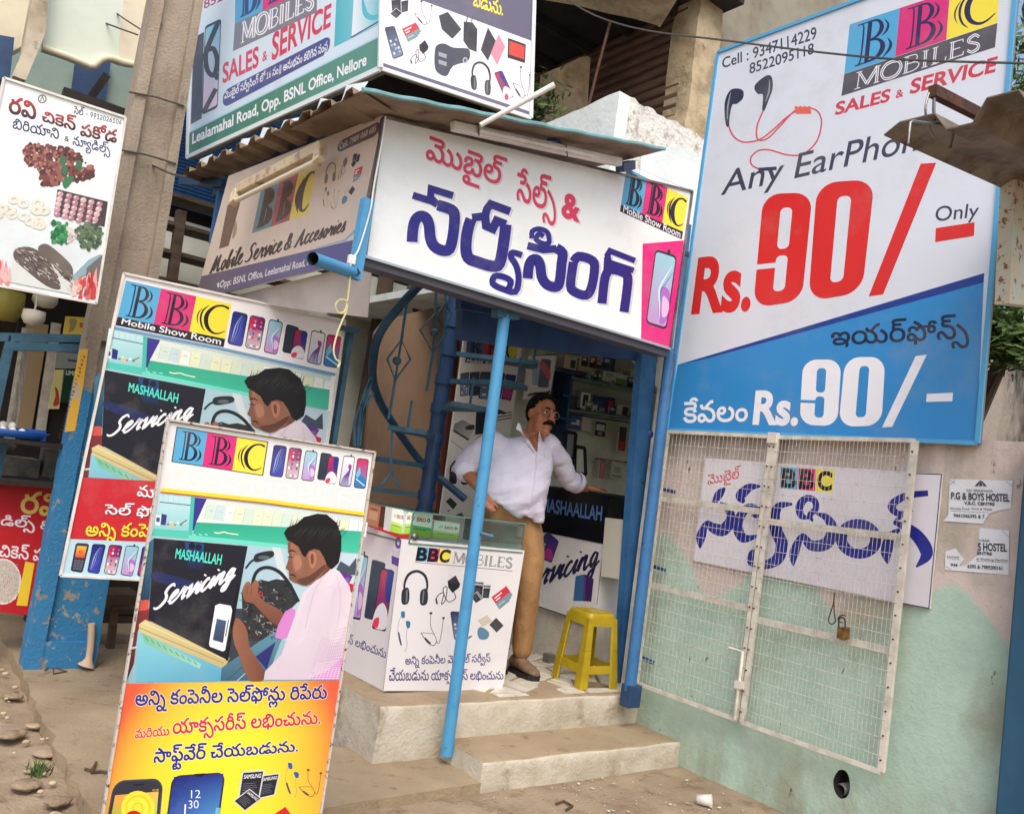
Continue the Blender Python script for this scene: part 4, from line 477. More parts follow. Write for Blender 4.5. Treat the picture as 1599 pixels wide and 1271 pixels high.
m_shutter = mat('brown roller shutter', C3(112, 86, 72), .6, col2=C3(84, 62, 52), scale=3, stretch=(1, 1, 4), dirt=C3(112, 92, 80), dscale=5, dlo=.6, dhi=.8)
m_ply = mat('stained plywood', C3(150, 124, 102), .8, col2=C3(126, 100, 80), scale=2, stretch=(1, 1, .5), dirt=C3(90, 58, 44), dscale=4, dlo=.66, dhi=.76)
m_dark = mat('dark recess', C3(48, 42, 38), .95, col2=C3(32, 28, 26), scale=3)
m_wood = mat('old dark timber', C3(92, 74, 58), .9, col2=C3(62, 48, 38), scale=4, stretch=(1, 4, 4), bump=.004, bscale=30)
m_steel = mat('bare steel', C3(150, 146, 140), .38, metal=.8, col2=C3(110, 104, 98), scale=9)
m_black = mat('black plastic', C3(26, 26, 28), .45)
m_whitep = mat('white plastic', C3(226, 224, 218), .45, col2=C3(206, 200, 190), scale=6)
m_cream = mat('cream painted wall', C3(226, 216, 190), .85, col2=C3(206, 196, 172), scale=2, dirt=C3(168, 156, 136), dscale=2, dlo=.62, dhi=.8, spec=.25)
m_pale = mat('pale green wash', C3(214, 222, 208), .85, col2=C3(196, 206, 194), scale=1.5, dirt=C3(172, 174, 162), dscale=2.4, dlo=.62, dhi=.8, spec=.25)
m_wire = mat('grey cable', C3(70, 66, 62), .6)
m_grillew = mat('chalky white paint', C3(214, 208, 196), .6, col2=C3(186, 178, 164), scale=14, dirt=C3(104, 84, 68), dscale=22, dlo=.66, dhi=.76)

# ---- ground: one sheet out to the horizon, rutted dirt close by
def axis(a, b, fine, far):
    out = [a+i*fine for i in range(int((b-a)/fine)+1)]; s = fine
    x = out[-1]
    while x < far: s *= 1.7; x += s; out.append(x)
    x = out[0]; s = fine; pre = []
    while x > -far: s *= 1.7; x -= s; pre.append(x)
    return pre[::-1]+out
from mathutils import noise as mnoise
gx, gy = axis(-.6, 4.6, .045, 120), axis(1.2, 8.2, .05, 120)
g = MB(); vs = []
for y in gy:
    for x in gx:
        z = 0
        if -.6 < x < 4.6 and 1.2 < y < 8.2:
            left = max(0, min(1, (1.15-x)/.25)); 
            z = .006*mnoise.noise((x*2.2, y*2.2, 0))+.004*mnoise.noise((x*9, y*9, 3))
            if left: z += left*(.05*mnoise.noise((x*1.7, y*1.3, 5))+.03*abs(mnoise.noise((x*5, y*4, 8)))+.012*mnoise.noise((x*15, y*15, 1))-.005)
            if 1.0 < x < 4.2 and y > 3.3: z = -.02
        vs.append((x, y, z))
nx = len(gx)
g.add(vs, [(j*nx+i, j*nx+i+1, (j+1)*nx+i+1, (j+1)*nx+i) for j in range(len(gy)-1) for i in range(nx-1)], smooth=True)
g.build('ground', m_dirt, kind='structure')
# ---- cement pavement with a crumbled edge
edge = []
for px, py in smooth_pts([(22, 1020), (40, 1058), (52, 1085), (66, 1117), (80, 1140), (89, 1169), (104, 1192), (114, 1215), (133, 1240), (154, 1271), (175, 1300)], 3):
    p = PZ(ZK)(px, py); edge.append((p.x+rnd.uniform(-.018, .018), p.y))
pav = MB(); front = PZ(ZK)
f0 = [(2.69, YS-.005), (2.69, YP+.02), (2.2, YP+.3), (2.2, 7.6), (1.0, 7.6)]+edge
e2 = front(560, 1251); f0 += [(edge[-1][0]+.06, 3.15), (1.3, 3.17), (e2.x, e2.y)]
fx = []
for i in range(len(f0)):
    a, b = f0[i], f0[(i+1) % len(f0)]; fx.append(a); L = math.hypot(b[0]-a[0], b[1]-a[1])
    if i >= len(f0)-4 or i == 3:
        for k in range(1, int(L/.08)): t = k*.08/L; fx.append((a[0]+(b[0]-a[0])*t+rnd.uniform(-.004, .004), a[1]+(b[1]-a[1])*t+rnd.uniform(-.006, .006)))
pav.prism([(x, y, ZK) for x, y in fx], (0, 0, -.09)); pav.build('pavement', m_slab, kind='structure', bevel=.008)
# ---- shop platform with its step
t = thing('shop_platform', 'whitewashed raised platform with a step and broken tile paving under the yellow stool', 'platform', (3.2, YP, 0))
def rough_box(lo, hi, amp=.006, nseg=.07):
    """box whose front face and top edge are worn uneven"""
    b = MB(); (x0, y0, z0), (x1, y1, z1) = lo, hi; n = int((x1-x0)/nseg); rows = [(z0, 0), (z0+(z1-z0)*.35, 0), (z0+(z1-z0)*.7, 0), (z1-.018, .002), (z1-.004, .008), (z1, .02)]
    vs = []
    for z, back in rows:
        for i in range(n+1):
            x = x0+(x1-x0)*i/n; q = mnoise.noise((x*7, z*11, y0))*amp*2; vs.append((x, y0+back+q, z+(mnoise.noise((x*5, 2, y0))*.006 if z > z1-.03 else 0)))
    for y in (y0+.1, y1): vs += [(x0+(x1-x0)*i/n, y, z1) for i in range(n+1)]
    m = n+1; R = len(rows)+2
    b.add(vs, [(j*m+i, j*m+i+1, (j+1)*m+i+1, (j+1)*m+i) for j in range(R-1) for i in range(n)], smooth=True)
    for i in (0, n):
        col = [vs[j*m+i] for j in range(R)]+[(x0 if i == 0 else x1, y1, z0)]; b.add(col, [tuple(range(len(col)))])
    return b
def recolour_top(b, zt, mi=1):
    for k, f in enumerate(b.f):
        if min(b.v[i].z for i in f) > zt: b.m[k] = mi
b = rough_box((2.3, YP, -.05), (XW, 7.4, ZP)); recolour_top(b, ZP-.012); b.build('plinth', [m_white, m_slab], t)
b = rough_box((2.69, YS, -.05), (XW, YP+.03, ZS), .008); recolour_top(b, ZS-.014); b.build('step', [m_white, m_slab], t)
# crazy paving: irregular shards of glazed tile laid in cement
m_tile = mat('broken glazed tile', C3(224, 220, 208), .3, col2=C3(200, 192, 176), scale=9, dirt=C3(150, 128, 104), dscale=12, dlo=.56, dhi=.72)
tl = MB(); cells = []
for k in range(170):
    cells.append((rnd.uniform(2.45, 5.2), rnd.uniform(3.74, 6.4)))
def clip(poly, nx_, ny_, d):
    out = []
    for i in range(len(poly)):
        a, b_ = poly[i-1], poly[i]; da = a[0]*nx_+a[1]*ny_-d; db = b_[0]*nx_+b_[1]*ny_-d
        if (da < 0) != (db < 0): s = da/(da-db); out.append((a[0]+(b_[0]-a[0])*s, a[1]+(b_[1]-a[1])*s))
        if db < 0: out.append(b_)
    return out
for i, (x, y) in enumerate(cells):
    poly = [(x-.3, y-.3), (x+.3, y-.3), (x+.3, y+.3), (x-.3, y+.3)]
    for j, (u, v) in enumerate(cells):
        if i != j and abs(u-x) < .7 and abs(v-y) < .7:
            dx, dy = u-x, v-y; L = math.hypot(dx, dy); poly = clip(poly, dx/L, dy/L, ((u*u+v*v-x*x-y*y)/2)/L-.013)
            if not poly: break
    if poly and x > 3.1 and rnd.random() < .9:
        poly = clip(clip(poly, 0, -1, -3.735), 1, 0, 5.2)
        if len(poly) > 2: tl.prism([(a, c, ZP+.003+.0015*(i % 3)) for a, c in poly], (0, 0, -.005))
tl.build('tile_paving', m_tile, t)

# ---- painted side wall with its broken pipe hole
def wall_material():
    m = bpy.data.materials.new('two tone painted wall'); m.use_nodes = True; nt = m.node_tree; b = nt.nodes['Principled BSDF']; L = nt.links.new
    b.inputs['Roughness'].default_value = .8; b.inputs['Specular IOR Level'].default_value = .25
    geo = _node(nt, 'ShaderNodeNewGeometry'); sep = _node(nt, 'ShaderNodeSeparateXYZ'); L(geo.outputs['Position'], sep.inputs[0])
    def mth(op, a, c=None):
        n = _node(nt, 'ShaderNodeMath', operation=op)
        for i, q in enumerate((a, c)):
            if q is None: continue
            if isinstance(q, (int, float)): n.inputs[i].default_value = q
            else: L(q, n.inputs[i])
        return n.outputs[0]
    def noise(sc, st=(1, 1, 1), det=6):
        mp = _node(nt, 'ShaderNodeMapping'); mp.inputs['Scale'].default_value = st; L(geo.outputs['Position'], mp.inputs[0])
        n = _node(nt, 'ShaderNodeTexNoise'); n.inputs['Scale'].default_value = sc; n.inputs['Detail'].default_value = det; n.inputs['Roughness'].default_value = .65; L(mp.outputs[0], n.inputs['Vector']); return n.outputs['Fac']
    def ramp(f, a, z):
        r = _node(nt, 'ShaderNodeMapRange'); r.inputs[1].default_value = a; r.inputs[2].default_value = z; L(f, r.inputs[0]); return r.outputs[0]
    def mix(f, a, c):
        x = _node(nt, 'ShaderNodeMix', data_type='RGBA'); L(f, x.inputs[0])
        for i, q in ((6, a), (7, c)):
            if isinstance(q, tuple): x.inputs[i].default_value = (*q, 1)
            else: L(q, x.inputs[i])
        return x.outputs[2]
    yy, zc = sep.outputs[1], sep.outputs[2]
    wav = mth('ADD', mth('MULTIPLY', mth('SINE', mth('ADD', mth('MULTIPLY', yy, 7.2), .5)), .14), mth('MULTIPLY', noise(1.6, det=2), .35))
    bound = mth('SUBTRACT', zc, mth('ADD', wav, .96))
    mint = mix(ramp(noise(3), .35, .7), C3(184, 206, 190), C3(164, 190, 174))
    pink = mix(ramp(noise(2.4), .35, .7), C3(218, 202, 194), C3(196, 180, 170))
    c = mix(ramp(bound, -.02, .02), mint, pink)
    c = mix(mth('MULTIPLY', ramp(noise(1.7, (1, 1, .7), 9), .5, .64), .7), c, C3(150, 150, 128))          # old damp
    low = mth('MULTIPLY', ramp(zc, .42, .02), ramp(noise(4, (1, 1, .4), 8), .34, .66))
    c = mix(mth('MULTIPLY', low, .8), c, C3(128, 116, 84))                                              # splashed mud along the foot
    c = mix(ramp(noise(17, (1, 1, .35), 7), .66, .7), c, C3(96, 86, 74))                               # scuffs and chips
    c = mix(mth('MULTIPLY', mth('MULTIPLY', ramp(zc, 1.6, 1.95), ramp(noise(9, (1, 1, .08), 4), .45, .7)), .6), c, C3(150, 136, 118))   # rain streaks from the top
    L(c, b.inputs['Base Color'])
    bp = _node(nt, 'ShaderNodeBump'); bp.inputs['Distance'].default_value = .006; L(noise(34), bp.inputs['Height']); L(bp.outputs[0], b.inputs['Normal']); return m
pw = PX(XW); hole = [pw(*p) for p in smooth_pts([(1303, 1212), (1310, 1202), (1320, 1203), (1326, 1214), (1327, 1232), (1322, 1244), (1312, 1246), (1304, 1236), (1301, 1222)], 3, True)]
wb = MB(); y0, y1, zt = 1.45, YP+.02, 1.965
outer = [Vector((XW, y0, -.1)), Vector((XW, y1, -.1)), Vector((XW, y1, zt)), Vector((XW, y0, zt))]
tt = tessellate_polygon([outer, hole]); wb.add(outer+hole, tt)
h2 = [h+Vector((.11, 0, 0)) for h in hole]; n = len(hole)
wb.add(hole+h2, [(i, (i+1) % n, n+(i+1) % n, n+i) for i in range(n)]+[tuple(range(n, 2*n))], mi=1)
wb.add([(XW, y0, zt), (XW, y1, zt), (XW+.16, y1, zt), (XW+.16, y0, zt), (XW+.16, y0, -.1), (XW+.16, y1, -.1), (XW, y0, -.1), (XW, y1, -.1)], [(0, 1, 2, 3), (3, 2, 5, 4), (0, 3, 4, 6), (1, 7, 5, 2)])
sw = wb.build('painted_wall', [wall_material(), m_dark], label='pink over mint painted wall behind the white wire grille', category='wall')
pc = pw(1317, 1232, -.06); r = MB(); r.tube([pc+Vector((-.03, 0, 0)), pc+Vector((.09, 0, -.0))], .03, 14, caps=False); r.tube([pc+Vector((-.03, 0, 0)), pc+Vector((.09, 0, 0))], .025, 14, caps=False); r.build('drain_pipe', m_whitep, sw)

# ---- shop shell behind the platform
t = thing('mobile_shop', 'dark open-fronted phone shop room with blue door frame behind the standing man', 'shop', (3.6, 5.0, ZP))
b = MB(); b.box((XW+.02, YP+.03, ZP-.3), (XW+.16, 3.86, 3.05)); b.build('jamb', mat('flaking white jamb', C3(222, 214, 204), .85, col2=C3(190, 178, 164), scale=6, dirt=C3(130, 116, 100), dscale=7, dlo=.62, dhi=.78), t)
pj = PY(YP-.02); q = [(952, 1072), (976, 1072), (1034, 555), (1010, 549)]
pj2 = PY(3.88); b = MB(); b.prism([pj2(*p) for p in ((966, 1063), (985, 1066), (1027, 548), (1003, 543))], (0, .06, 0)); b.build('door_frame', m_blue, t)
b = MB(); b.box((1.75, 7.5, -.05), (6.6, 7.6, 3.3)); b.box((6.5, 3.9, -.05), (6.6, 7.5, 3.3)); b.build('wall', mat('dim interior paint', C3(214, 216, 202), .9, col2=C3(190, 192, 178), scale=2), t)
b = MB(); b.box((3.45, 3.75, 2.86), (6.6, 7.6, 2.92)); b.build('ceiling', m_chalk, t)
b = MB()
b.bar(PY(3.95)(716, 508), PY(3.95)(1022, 548), .06, .16); b.bar(PY(4.3)(716, 470), PY(4.3)(1010, 515), .06, .1)
b.build('lintel', m_dblue, t)

# ---- ply partition and posters' backing behind the spiral stair
b = MB(); pl = PY(5.9); b.prism([pl(*p) for p in ((556, 870), (690, 880), (722, 470), (600, 500), (585, 520))], (0, .03, 0)); b.build('plywood_partition', m_ply, label='stained bare plywood sheet standing behind the spiral stair', category='partition')
b = MB(); pl = PY(5.8); b.prism([pl(*p) for p in ((679, 860), (686, 862), (722, 500), (715, 498))], (0, .05, 0)); b.build('door_post', mat('maroon post', C3(92, 48, 38), .7), label='narrow maroon post between the plywood and the tall shop poster', category='post')

# ---- broken white parapet above the shop
pf = PY(4.6); c1 = pf(985, 152); t = thing('broken_parapet', 'jagged white lime-washed parapet wall above the shop roof', 'wall', (c1.x, 4.6, 3))
top = [(985, 152)]+[(985+k*7+rnd.uniform(-2, 2), 152+k*4.0+rnd.uniform(-3, 3)) for k in range(1, 26)]
poly = [pf(*p) for p in top]+[Vector((6.2, 4.6, 3.0)), Vector((c1.x-.02, 4.6, 3.0))]
b = MB(); b.prism(poly, (0, .22, 0)); b.build('broken_end', [m_brick], t)
pl = PX(c1.x); b = MB(); tp = [(985, 152)]+[(985-k*9, 152+k*3.9+rnd.uniform(-1.5, 1.5)) for k in range(1, 16)]
poly = [pl(*p) for p in tp]; poly += [Vector((c1.x, poly[-1].y, 2.95)), Vector((c1.x, 4.6, 2.95))]
b.prism(poly, (-.12, 0, 0)); b.build('smooth_face', m_chalk, t)
b = MB(); pl = PY(4.585); b.prism([pl(*p) for p in ((1003, 222), (1030, 232), (1060, 226), (1090, 240), (1115, 243), (1115, 700), (985, 560))], (0, .013, 0)); b.build('lower_face', m_chalk, t)

# ---- upper storey: roller shutter, plaster column, grey wall, slab
t = thing('upper_building', 'unfinished upper storey with brown roller shutter and plaster column above the shop', 'building', (5.2, 5.5, 4))
b = MB(); xs = 5.3; zz0, zz1 = 4.0, 6.6; n = 26; prof = []
for k in range(n*6+1):
    z = zz0+(zz1-zz0)*k/(n*6); ph = (k % 6)/6; prof.append((xs-.028*math.sin(math.pi*ph)**.6 if ph else xs+.012, z))
m = len(prof); b.add([(x, y, z) for y in (5.1, 8.2) for x, z in prof], [(i, i+1, m+i+1, m+i) for i in range(m-1)], smooth=False); b.build('roller_shutter', m_shutter, t)
pl = PY(4.95); b = MB(); L = [(1100-k*.125*20*.1-k*1.25, -60+k*20) for k in range(15)]
lf = [(1101-k*1.62*20/13+rnd.uniform(-1.6, 1.6), -50+k*20) for k in range(15)]; rt = [(1140-k*2.8+rnd.uniform(-2, 2), -50+k*20) for k in range(15)]
b.prism([pl(*p) for p in lf+rt[::-1]], (0, .3, 0)); b.build('column', m_plaster, t)
pl = PY(5.1); b = MB(); b.prism([pl(*p) for p in ((1128, -80), (1420, -80), (1420, 400), (1090, 300))], (0, .1, 0)); b.build('wall', mat('grey cement wall', C3(150, 144, 130), .9, col2=C3(130, 122, 108), scale=3, dirt=C3(104, 94, 82), dscale=3, dlo=.6, dhi=.76), t)
pl = PZ(5.55); b = MB(); b.prism([pl(*p) for p in ((845, 0), (905, 10), (950, 22), (987, 29), (1026, 40), (1030, 44), (1070, -20), (1060, -60), (840, -60))], (0, 0, .1)); b.build('slab_soffit', m_plaster, t)
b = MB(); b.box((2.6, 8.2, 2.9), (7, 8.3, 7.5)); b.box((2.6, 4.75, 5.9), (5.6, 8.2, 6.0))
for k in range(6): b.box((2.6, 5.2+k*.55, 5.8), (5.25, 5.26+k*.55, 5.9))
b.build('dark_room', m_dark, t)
b = MB(); pl = PY(6.0); pp = [(858, 188), (866, 108), (872, 106), (880, 103), (896, 96), (905, 90), (918, 88), (922, 92), (916, 188)]; b.prism([pl(*p) for p in pp], (0, .2, 0)); b.build('broken_pier', m_plaster, t)
b = MB(); b.tube([PY(5.0)(953, 34), PY(5.0)(934, 105), PY(5.0)(914, 186)], .012, 8); b.build('steel_rod', m_rust, t)

# ---- far building on the left with a scalloped balcony
t = thing('balcony_building', 'cream and pale green two-storey house with scalloped balcony behind the concrete pole', 'building', (0.2, 9, 0))
z1 = zz(0, 0, .2517); pl = PY(9.0)
par = z1((265, 300), (340, 325), (420, 352), (500, 385), (560, 412), (585, 410), (600, 395), (630, 372), (665, 362), (700, 366), (760, 388), (830, 402), (850, -300), (330, -300))
b = MB(); b.prism([pl(*p) for p in par], (0, .12, 0)); b.build('balcony_parapet', m_pale, t)
trim = z1((262, 300), (340, 325), (420, 352), (500, 385), (560, 412), (585, 410), (600, 395), (630, 372), (665, 362), (700, 366), (760, 388), (835, 404))
b = MB(); b.tube([pl(*p, .03) for p in trim], .035, 8); b.build('moulding', m_cream, t)
b = MB(); b.prism([pl(*p, .004) for p in z1((745, 386), (830, 402), (905, 430), (1300, 560), (1320, -300), (800, -300), (740, 250))], (0, .1, 0)); b.build('cream_panel', m_cream, t)
b = MB(); pl2 = PY(10.6); b.prism([pl2(*p) for p in z1((-900, 250), (900, 250), (900, 3300), (-900, 3300))], (0, .1, 0)); b.build('recess_wall', mat('sea green wash', C3(148, 166, 156), .9, col2=C3(126, 146, 140), scale=1), t)
b = MB(); pl3 = PY(10.5); b.prism([pl3(*p) for p in z1((470, 380), (690, 380), (630, 760), (420, 760))], (0, .05, 0)); b.build('doorway', mat('blue door', C3(44, 78, 120), .7, col2=C3(34, 60, 96), scale=2), t)
b = MB(); b.bar(PY(10.3)(*z1((660, 470))[0]), PY(10.3)(*z1((540, 640))[0]), .08, .08); b.build('stair_rail', m_dark, t)
b = MB(); pl4 = PY(8.8); b.prism([pl4(*p) for p in z1((250, -300), (320, -300), (285, 200), (160, 500), (80, 470), (140, 330))], (0, .2, 0)); b.build('side_column', mat('peeling cream column', C3(206, 196, 172), .9, col2=C3(160, 146, 124), scale=2, dirt=C3(112, 96, 80), dscale=3, dlo=.58, dhi=.7), t)
b = MB(); pl5 = PY(9.4); b.prism([pl5(*p) for p in z1((-200, -300), (330, -300), (240, 230), (60, 330), (-200, 160))], (0, .2, 0)); b.build('white_bay', m_cream, t)
b = MB(); b.prism([PY(9.2)(*p) for p in z1((-100, 200), (90, 235), (60, 500), (-100, 480))], (0, .2, 0)); b.build('dark_opening', m_dblue, t)
# blue corrugated hoarding right of the pole
b = MB(); pl = PY(7.4); a0 = pl(238, 120); a1 = pl(330, 320); n = 40; vs = []
for k in range(n*4+1):
    z = a1.z-.1+(a0.z-a1.z+.3)*k/(n*4); vs += [(a0.x, 7.4+.02*math.sin(k*math.pi/2), z), (a1.x+.8, 7.4+.02*math.sin(k*math.pi/2), z)]
b.add(vs, [(2*i, 2*i+1, 2*i+3, 2*i+2) for i in range(n*4)], smooth=True); b.build('corrugated_hoarding', mat('faded blue sheet', C3(50, 98, 148), .6, col2=C3(38, 80, 124), scale=3, dirt=C3(96, 122, 146), dscale=8, dlo=.66, dhi=.74), label='blue corrugated metal sheet seen between the concrete pole and the awning', category='metal sheet')
# dark timber racks under the awning, left
t = thing('timber_rack', 'dark slatted timber rack in the shade between concrete pole and tilted sign', 'rack', (2.2, 7.2, 0))
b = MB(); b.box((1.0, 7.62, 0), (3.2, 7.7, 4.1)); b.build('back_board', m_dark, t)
b = MB()
for k in range(7): b.bar((1.5, 7.0, 2.0+k*.22), (3.2, 7.0, 2.02+k*.22), .25, .03)
b.build('slats', m_wood, t)
b = MB(); b.bar(PY(6.9)(283, 330), PY(6.9)(268, 440), .07, .07); b.build('upright', m_wood, t)
t = thing('low_bench', 'rough low timber bench in shade behind the concrete pole and phone poster', 'bench', (1.9, 6.2, 0))
z7 = zz(120, 860, .1573); pl = PY(6.1); b = MB(); b.prism([pl(*p) for p in z7((190, 430), (640, 440), (640, 590), (150, 560))], (0, .3, 0)); b.build('seat_board', m_wood, t)
b = MB(); b.prism([pl(*p, -.03) for p in z7((150, 640), (640, 650), (640, 690), (150, 690))], (0, .05, 0)); b.build('rail', m_wood, t)
b = MB(); b.prism([pl(*p, .02) for p in z7((360, 560), (420, 570), (370, 1020), (300, 1010))], (0, .06, 0)); b.build('leg', m_wood, t)
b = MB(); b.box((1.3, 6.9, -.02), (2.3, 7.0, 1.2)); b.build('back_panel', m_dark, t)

# ---- prestressed concrete utility pole with a blue painted foot
def pole_material():
    m = mat('pole concrete', C3(164, 152, 136), .92, col2=C3(136, 124, 110), scale=4, lo=.4, hi=.65, dirt=C3(98, 88, 78), dscale=9, dlo=.6, dhi=.75, bump=.008, bscale=60, spec=.2, stretch=(1, 1, .35)).copy()
    m.name = 'pole with blue foot'; nt = m.node_tree; L = nt.links.new; b = nt.nodes['Principled BSDF']; src = b.inputs['Base Color'].links[0].from_socket
    geo = _node(nt, 'ShaderNodeNewGeometry'); sep = _node(nt, 'ShaderNodeSeparateXYZ'); L(geo.outputs['Position'], sep.inputs[0])
    n = _node(nt, 'ShaderNodeTexNoise'); n.inputs['Scale'].default_value = 6; n.inputs['Detail'].default_value = 8; L(geo.outputs['Position'], n.inputs['Vector'])
    a = _node(nt, 'ShaderNodeMath', operation='MULTIPLY_ADD'); a.inputs[1].default_value = .3; L(n.outputs['Fac'], a.inputs[0]); L(sep.outputs[2], a.inputs[2])
    r = _node(nt, 'ShaderNodeMapRange'); r.inputs[1].default_value = 1.86; r.inputs[2].default_value = 1.82; L(a.outputs[0], r.inputs[0])
    n2 = _node(nt, 'ShaderNodeTexNoise'); n2.inputs['Scale'].default_value = 14; n2.inputs['Detail'].default_value = 9; n2.inputs['Roughness'].default_value = .7; L(geo.outputs['Position'], n2.inputs['Vector'])
    chip = _node(nt, 'ShaderNodeMapRange'); chip.inputs[1].default_value = .62; chip.inputs[2].default_value = .58; L(n2.outputs['Fac'], chip.inputs[0])
    mu = _node(nt, 'ShaderNodeMath', operation='MULTIPLY'); L(r.outputs[0], mu.inputs[0]); L(chip.outputs[0], mu.inputs[1])
    x = _node(nt, 'ShaderNodeMix', data_type='RGBA'); L(mu.outputs[0], x.inputs[0]); L(src, x.inputs[6]); x.inputs[7].default_value = (*C3(58, 124, 170), 1)
    L(x.outputs[2], b.inputs['Base Color']); return m
t = thing('utility_pole', 'grey concrete utility pole with blue painted foot and yellow strip, left of the shop', 'utility pole', (1.35, 5.65, 0))
pfp = PY(5.62); z3p = zz(0, 880, .3077)
def pole_x(py, edge):      # edges read in the photo at several heights
    tab = {'l': [(-40, 233), (7, 228), (320, 176), (640, 113), (1000, 52), (1058, 40)], 'r': [(-40, 312), (0, 305), (320, 260), (640, 205), (900, 158), (1040, 130)], 'a': [(-40, 258), (0, 252), (320, 197), (640, 137), (1000, 82), (1058, 70)]}[edge]
    for (y0, x0), (y1, x1) in zip(tab, tab[1:]):
        if y0 <= py <= y1: return x0+(x1-x0)*(py-y0)/(y1-y0)
    return tab[-1][1]
ys = list(range(-40, 1050, 30))
b = MB(); prof = []
W0 = pfp(pole_x(320, 'l'), 320); W1 = pfp(pole_x(320, 'r'), 320)
xL, xR = W0.x-.0, W1.x
def pole_ring(z):
    tpr = .012*(4-z); l, r_ = xL-tpr*.4, xR+tpr*1.3; y = 5.62
    return [(l, y+.14, z), (l, y+.012, z), (l+.01, y, z), (r_-.01, y, z), (r_, y+.012, z), (r_, y+.14, z)]
zs = [-.1+.06*i for i in range(86)]
vs = []
for z in zs:
    for k, (x, y, q) in enumerate(pole_ring(z)):
        vs.append((x+mnoise.noise((x*9, k, z*7))*.006, y+mnoise.noise((k, y, z*9))*.004, q))
b.add(vs, [(i*6+j, i*6+(j+1) % 6, (i+1)*6+(j+1) % 6, (i+1)*6+j) for i in range(len(zs)-1) for j in range(6)])
shaft = b.build('shaft', pole_material(), t)
# raised flanges leave long recessed panels in the face
b = MB(); wv = xR-xL
for z0_, z1_ in ((-.05, .2), (1.98, 2.18)): b.box((xL-.02, 5.585, z0_), (xR+.05, 5.62, z1_))
def flange(xa, xb):
    vs = []
    for z in zs:
        tpr = .012*(4-z); l = (xL-tpr*.4)+xa*(wv+tpr*1.7); r_ = (xL-tpr*.4)+xb*(wv+tpr*1.7); q = lambda k: mnoise.noise((k*3.1, xa*7, z*8))*.005
        vs += [(l+q(1), 5.625, z), (l+.004+q(1), 5.58+q(4)*.4, z), (r_-.004+q(2), 5.58+q(5)*.4, z), (r_+q(2), 5.625, z)]
    b.add(vs, [(i*4+j, i*4+(j+1) % 4, (i+1)*4+(j+1) % 4, (i+1)*4+j) for i in range(len(zs)-1) for j in range(4)])
flange(0, .24); flange(.8, 1.0); b.build('flange', MT['pole concrete'] if False else bpy.data.materials['pole with blue foot'], t)
for (py, dx) in ((152, 2), (242, 6)):
    b = MB(); b.tube([PY(5.57)(pole_x(py, 'l')-2, py-8), PY(5.57)(pole_x(py, 'l')+40, py), PY(5.57)(pole_x(py, 'r')+4, py+14)], .006, 6); b.build('binding_wire', m_wire, t)
# ---- blue steel shed edge at the right end of the wall
b = MB(); vs = []; n = 40
b.box((4.0, .7, -.1), (4.5, 1.565, 1.98)); b.build('blue_shed', mat('rubbed blue shed paint', C3(34, 84, 112), .55, col2=C3(24, 62, 88), scale=3, dirt=C3(150, 150, 140), dscale=7, dlo=.7, dhi=.75, stretch=(1, 1, .4)), label='dark blue painted metal shed side at the far right of the wall', category='shed', bevel=.01)
# ---- grey stained wall and trees behind, right
b = MB(); b.box((5.4, 2.9, -.1), (11, 3.05, 3.3)); b.build('boundary_wall', m_greywall, label='grey rain-stained cement wall behind the big blue and white board', category='wall')

# ================================================================== SIGNS AND POSTERS
CY, MG, YE, INK, NAVY, WHT = C3(84, 168, 212), C3(214, 48, 120), C3(244, 224, 66), C3(26, 26, 48), C3(42, 36, 122), C3(236, 236, 242)
RED, BLK, GRY = C3(212, 40, 46), C3(34, 32, 38), C3(120, 118, 124)
def rr(q, r=.12, n=5):
    """rounded quad outline"""
    w = math.hypot(q[1][0]-q[0][0], q[1][1]-q[0][1]); h = math.hypot(q[3][0]-q[0][0], q[3][1]-q[0][1]); ru = r*min(w, h)/w; rv = r*min(w, h)/h; o = []
    for cx, cy, a0 in ((1-ru, 1-rv, 0), (ru, 1-rv, 90), (ru, rv, 180), (1-ru, rv, 270)):
        for i in range(n+1):
            a = R_(a0+90*i/n); o.append(bil(q, cx+ru*math.cos(a), cy+rv*math.sin(a)))
    return o
def inset(q, u, v=None, u1=None, v1=None):
    v = u if v is None else v; u1 = u if u1 is None else u1; v1 = v if v1 is None else v1
    return [bil(q, u, v), bil(q, 1-u1, v), bil(q, 1-u1, 1-v1), bil(q, u, 1-v1)]
def Q(q): return lambda *pts: [bil(q, x, y) for x, y in pts]
def qh(q): return math.hypot(q[3][0]-q[0][0], q[3][1]-q[0][1])
def qw(q): return math.hypot(q[1][0]-q[0][0], q[1][1]-q[0][1])
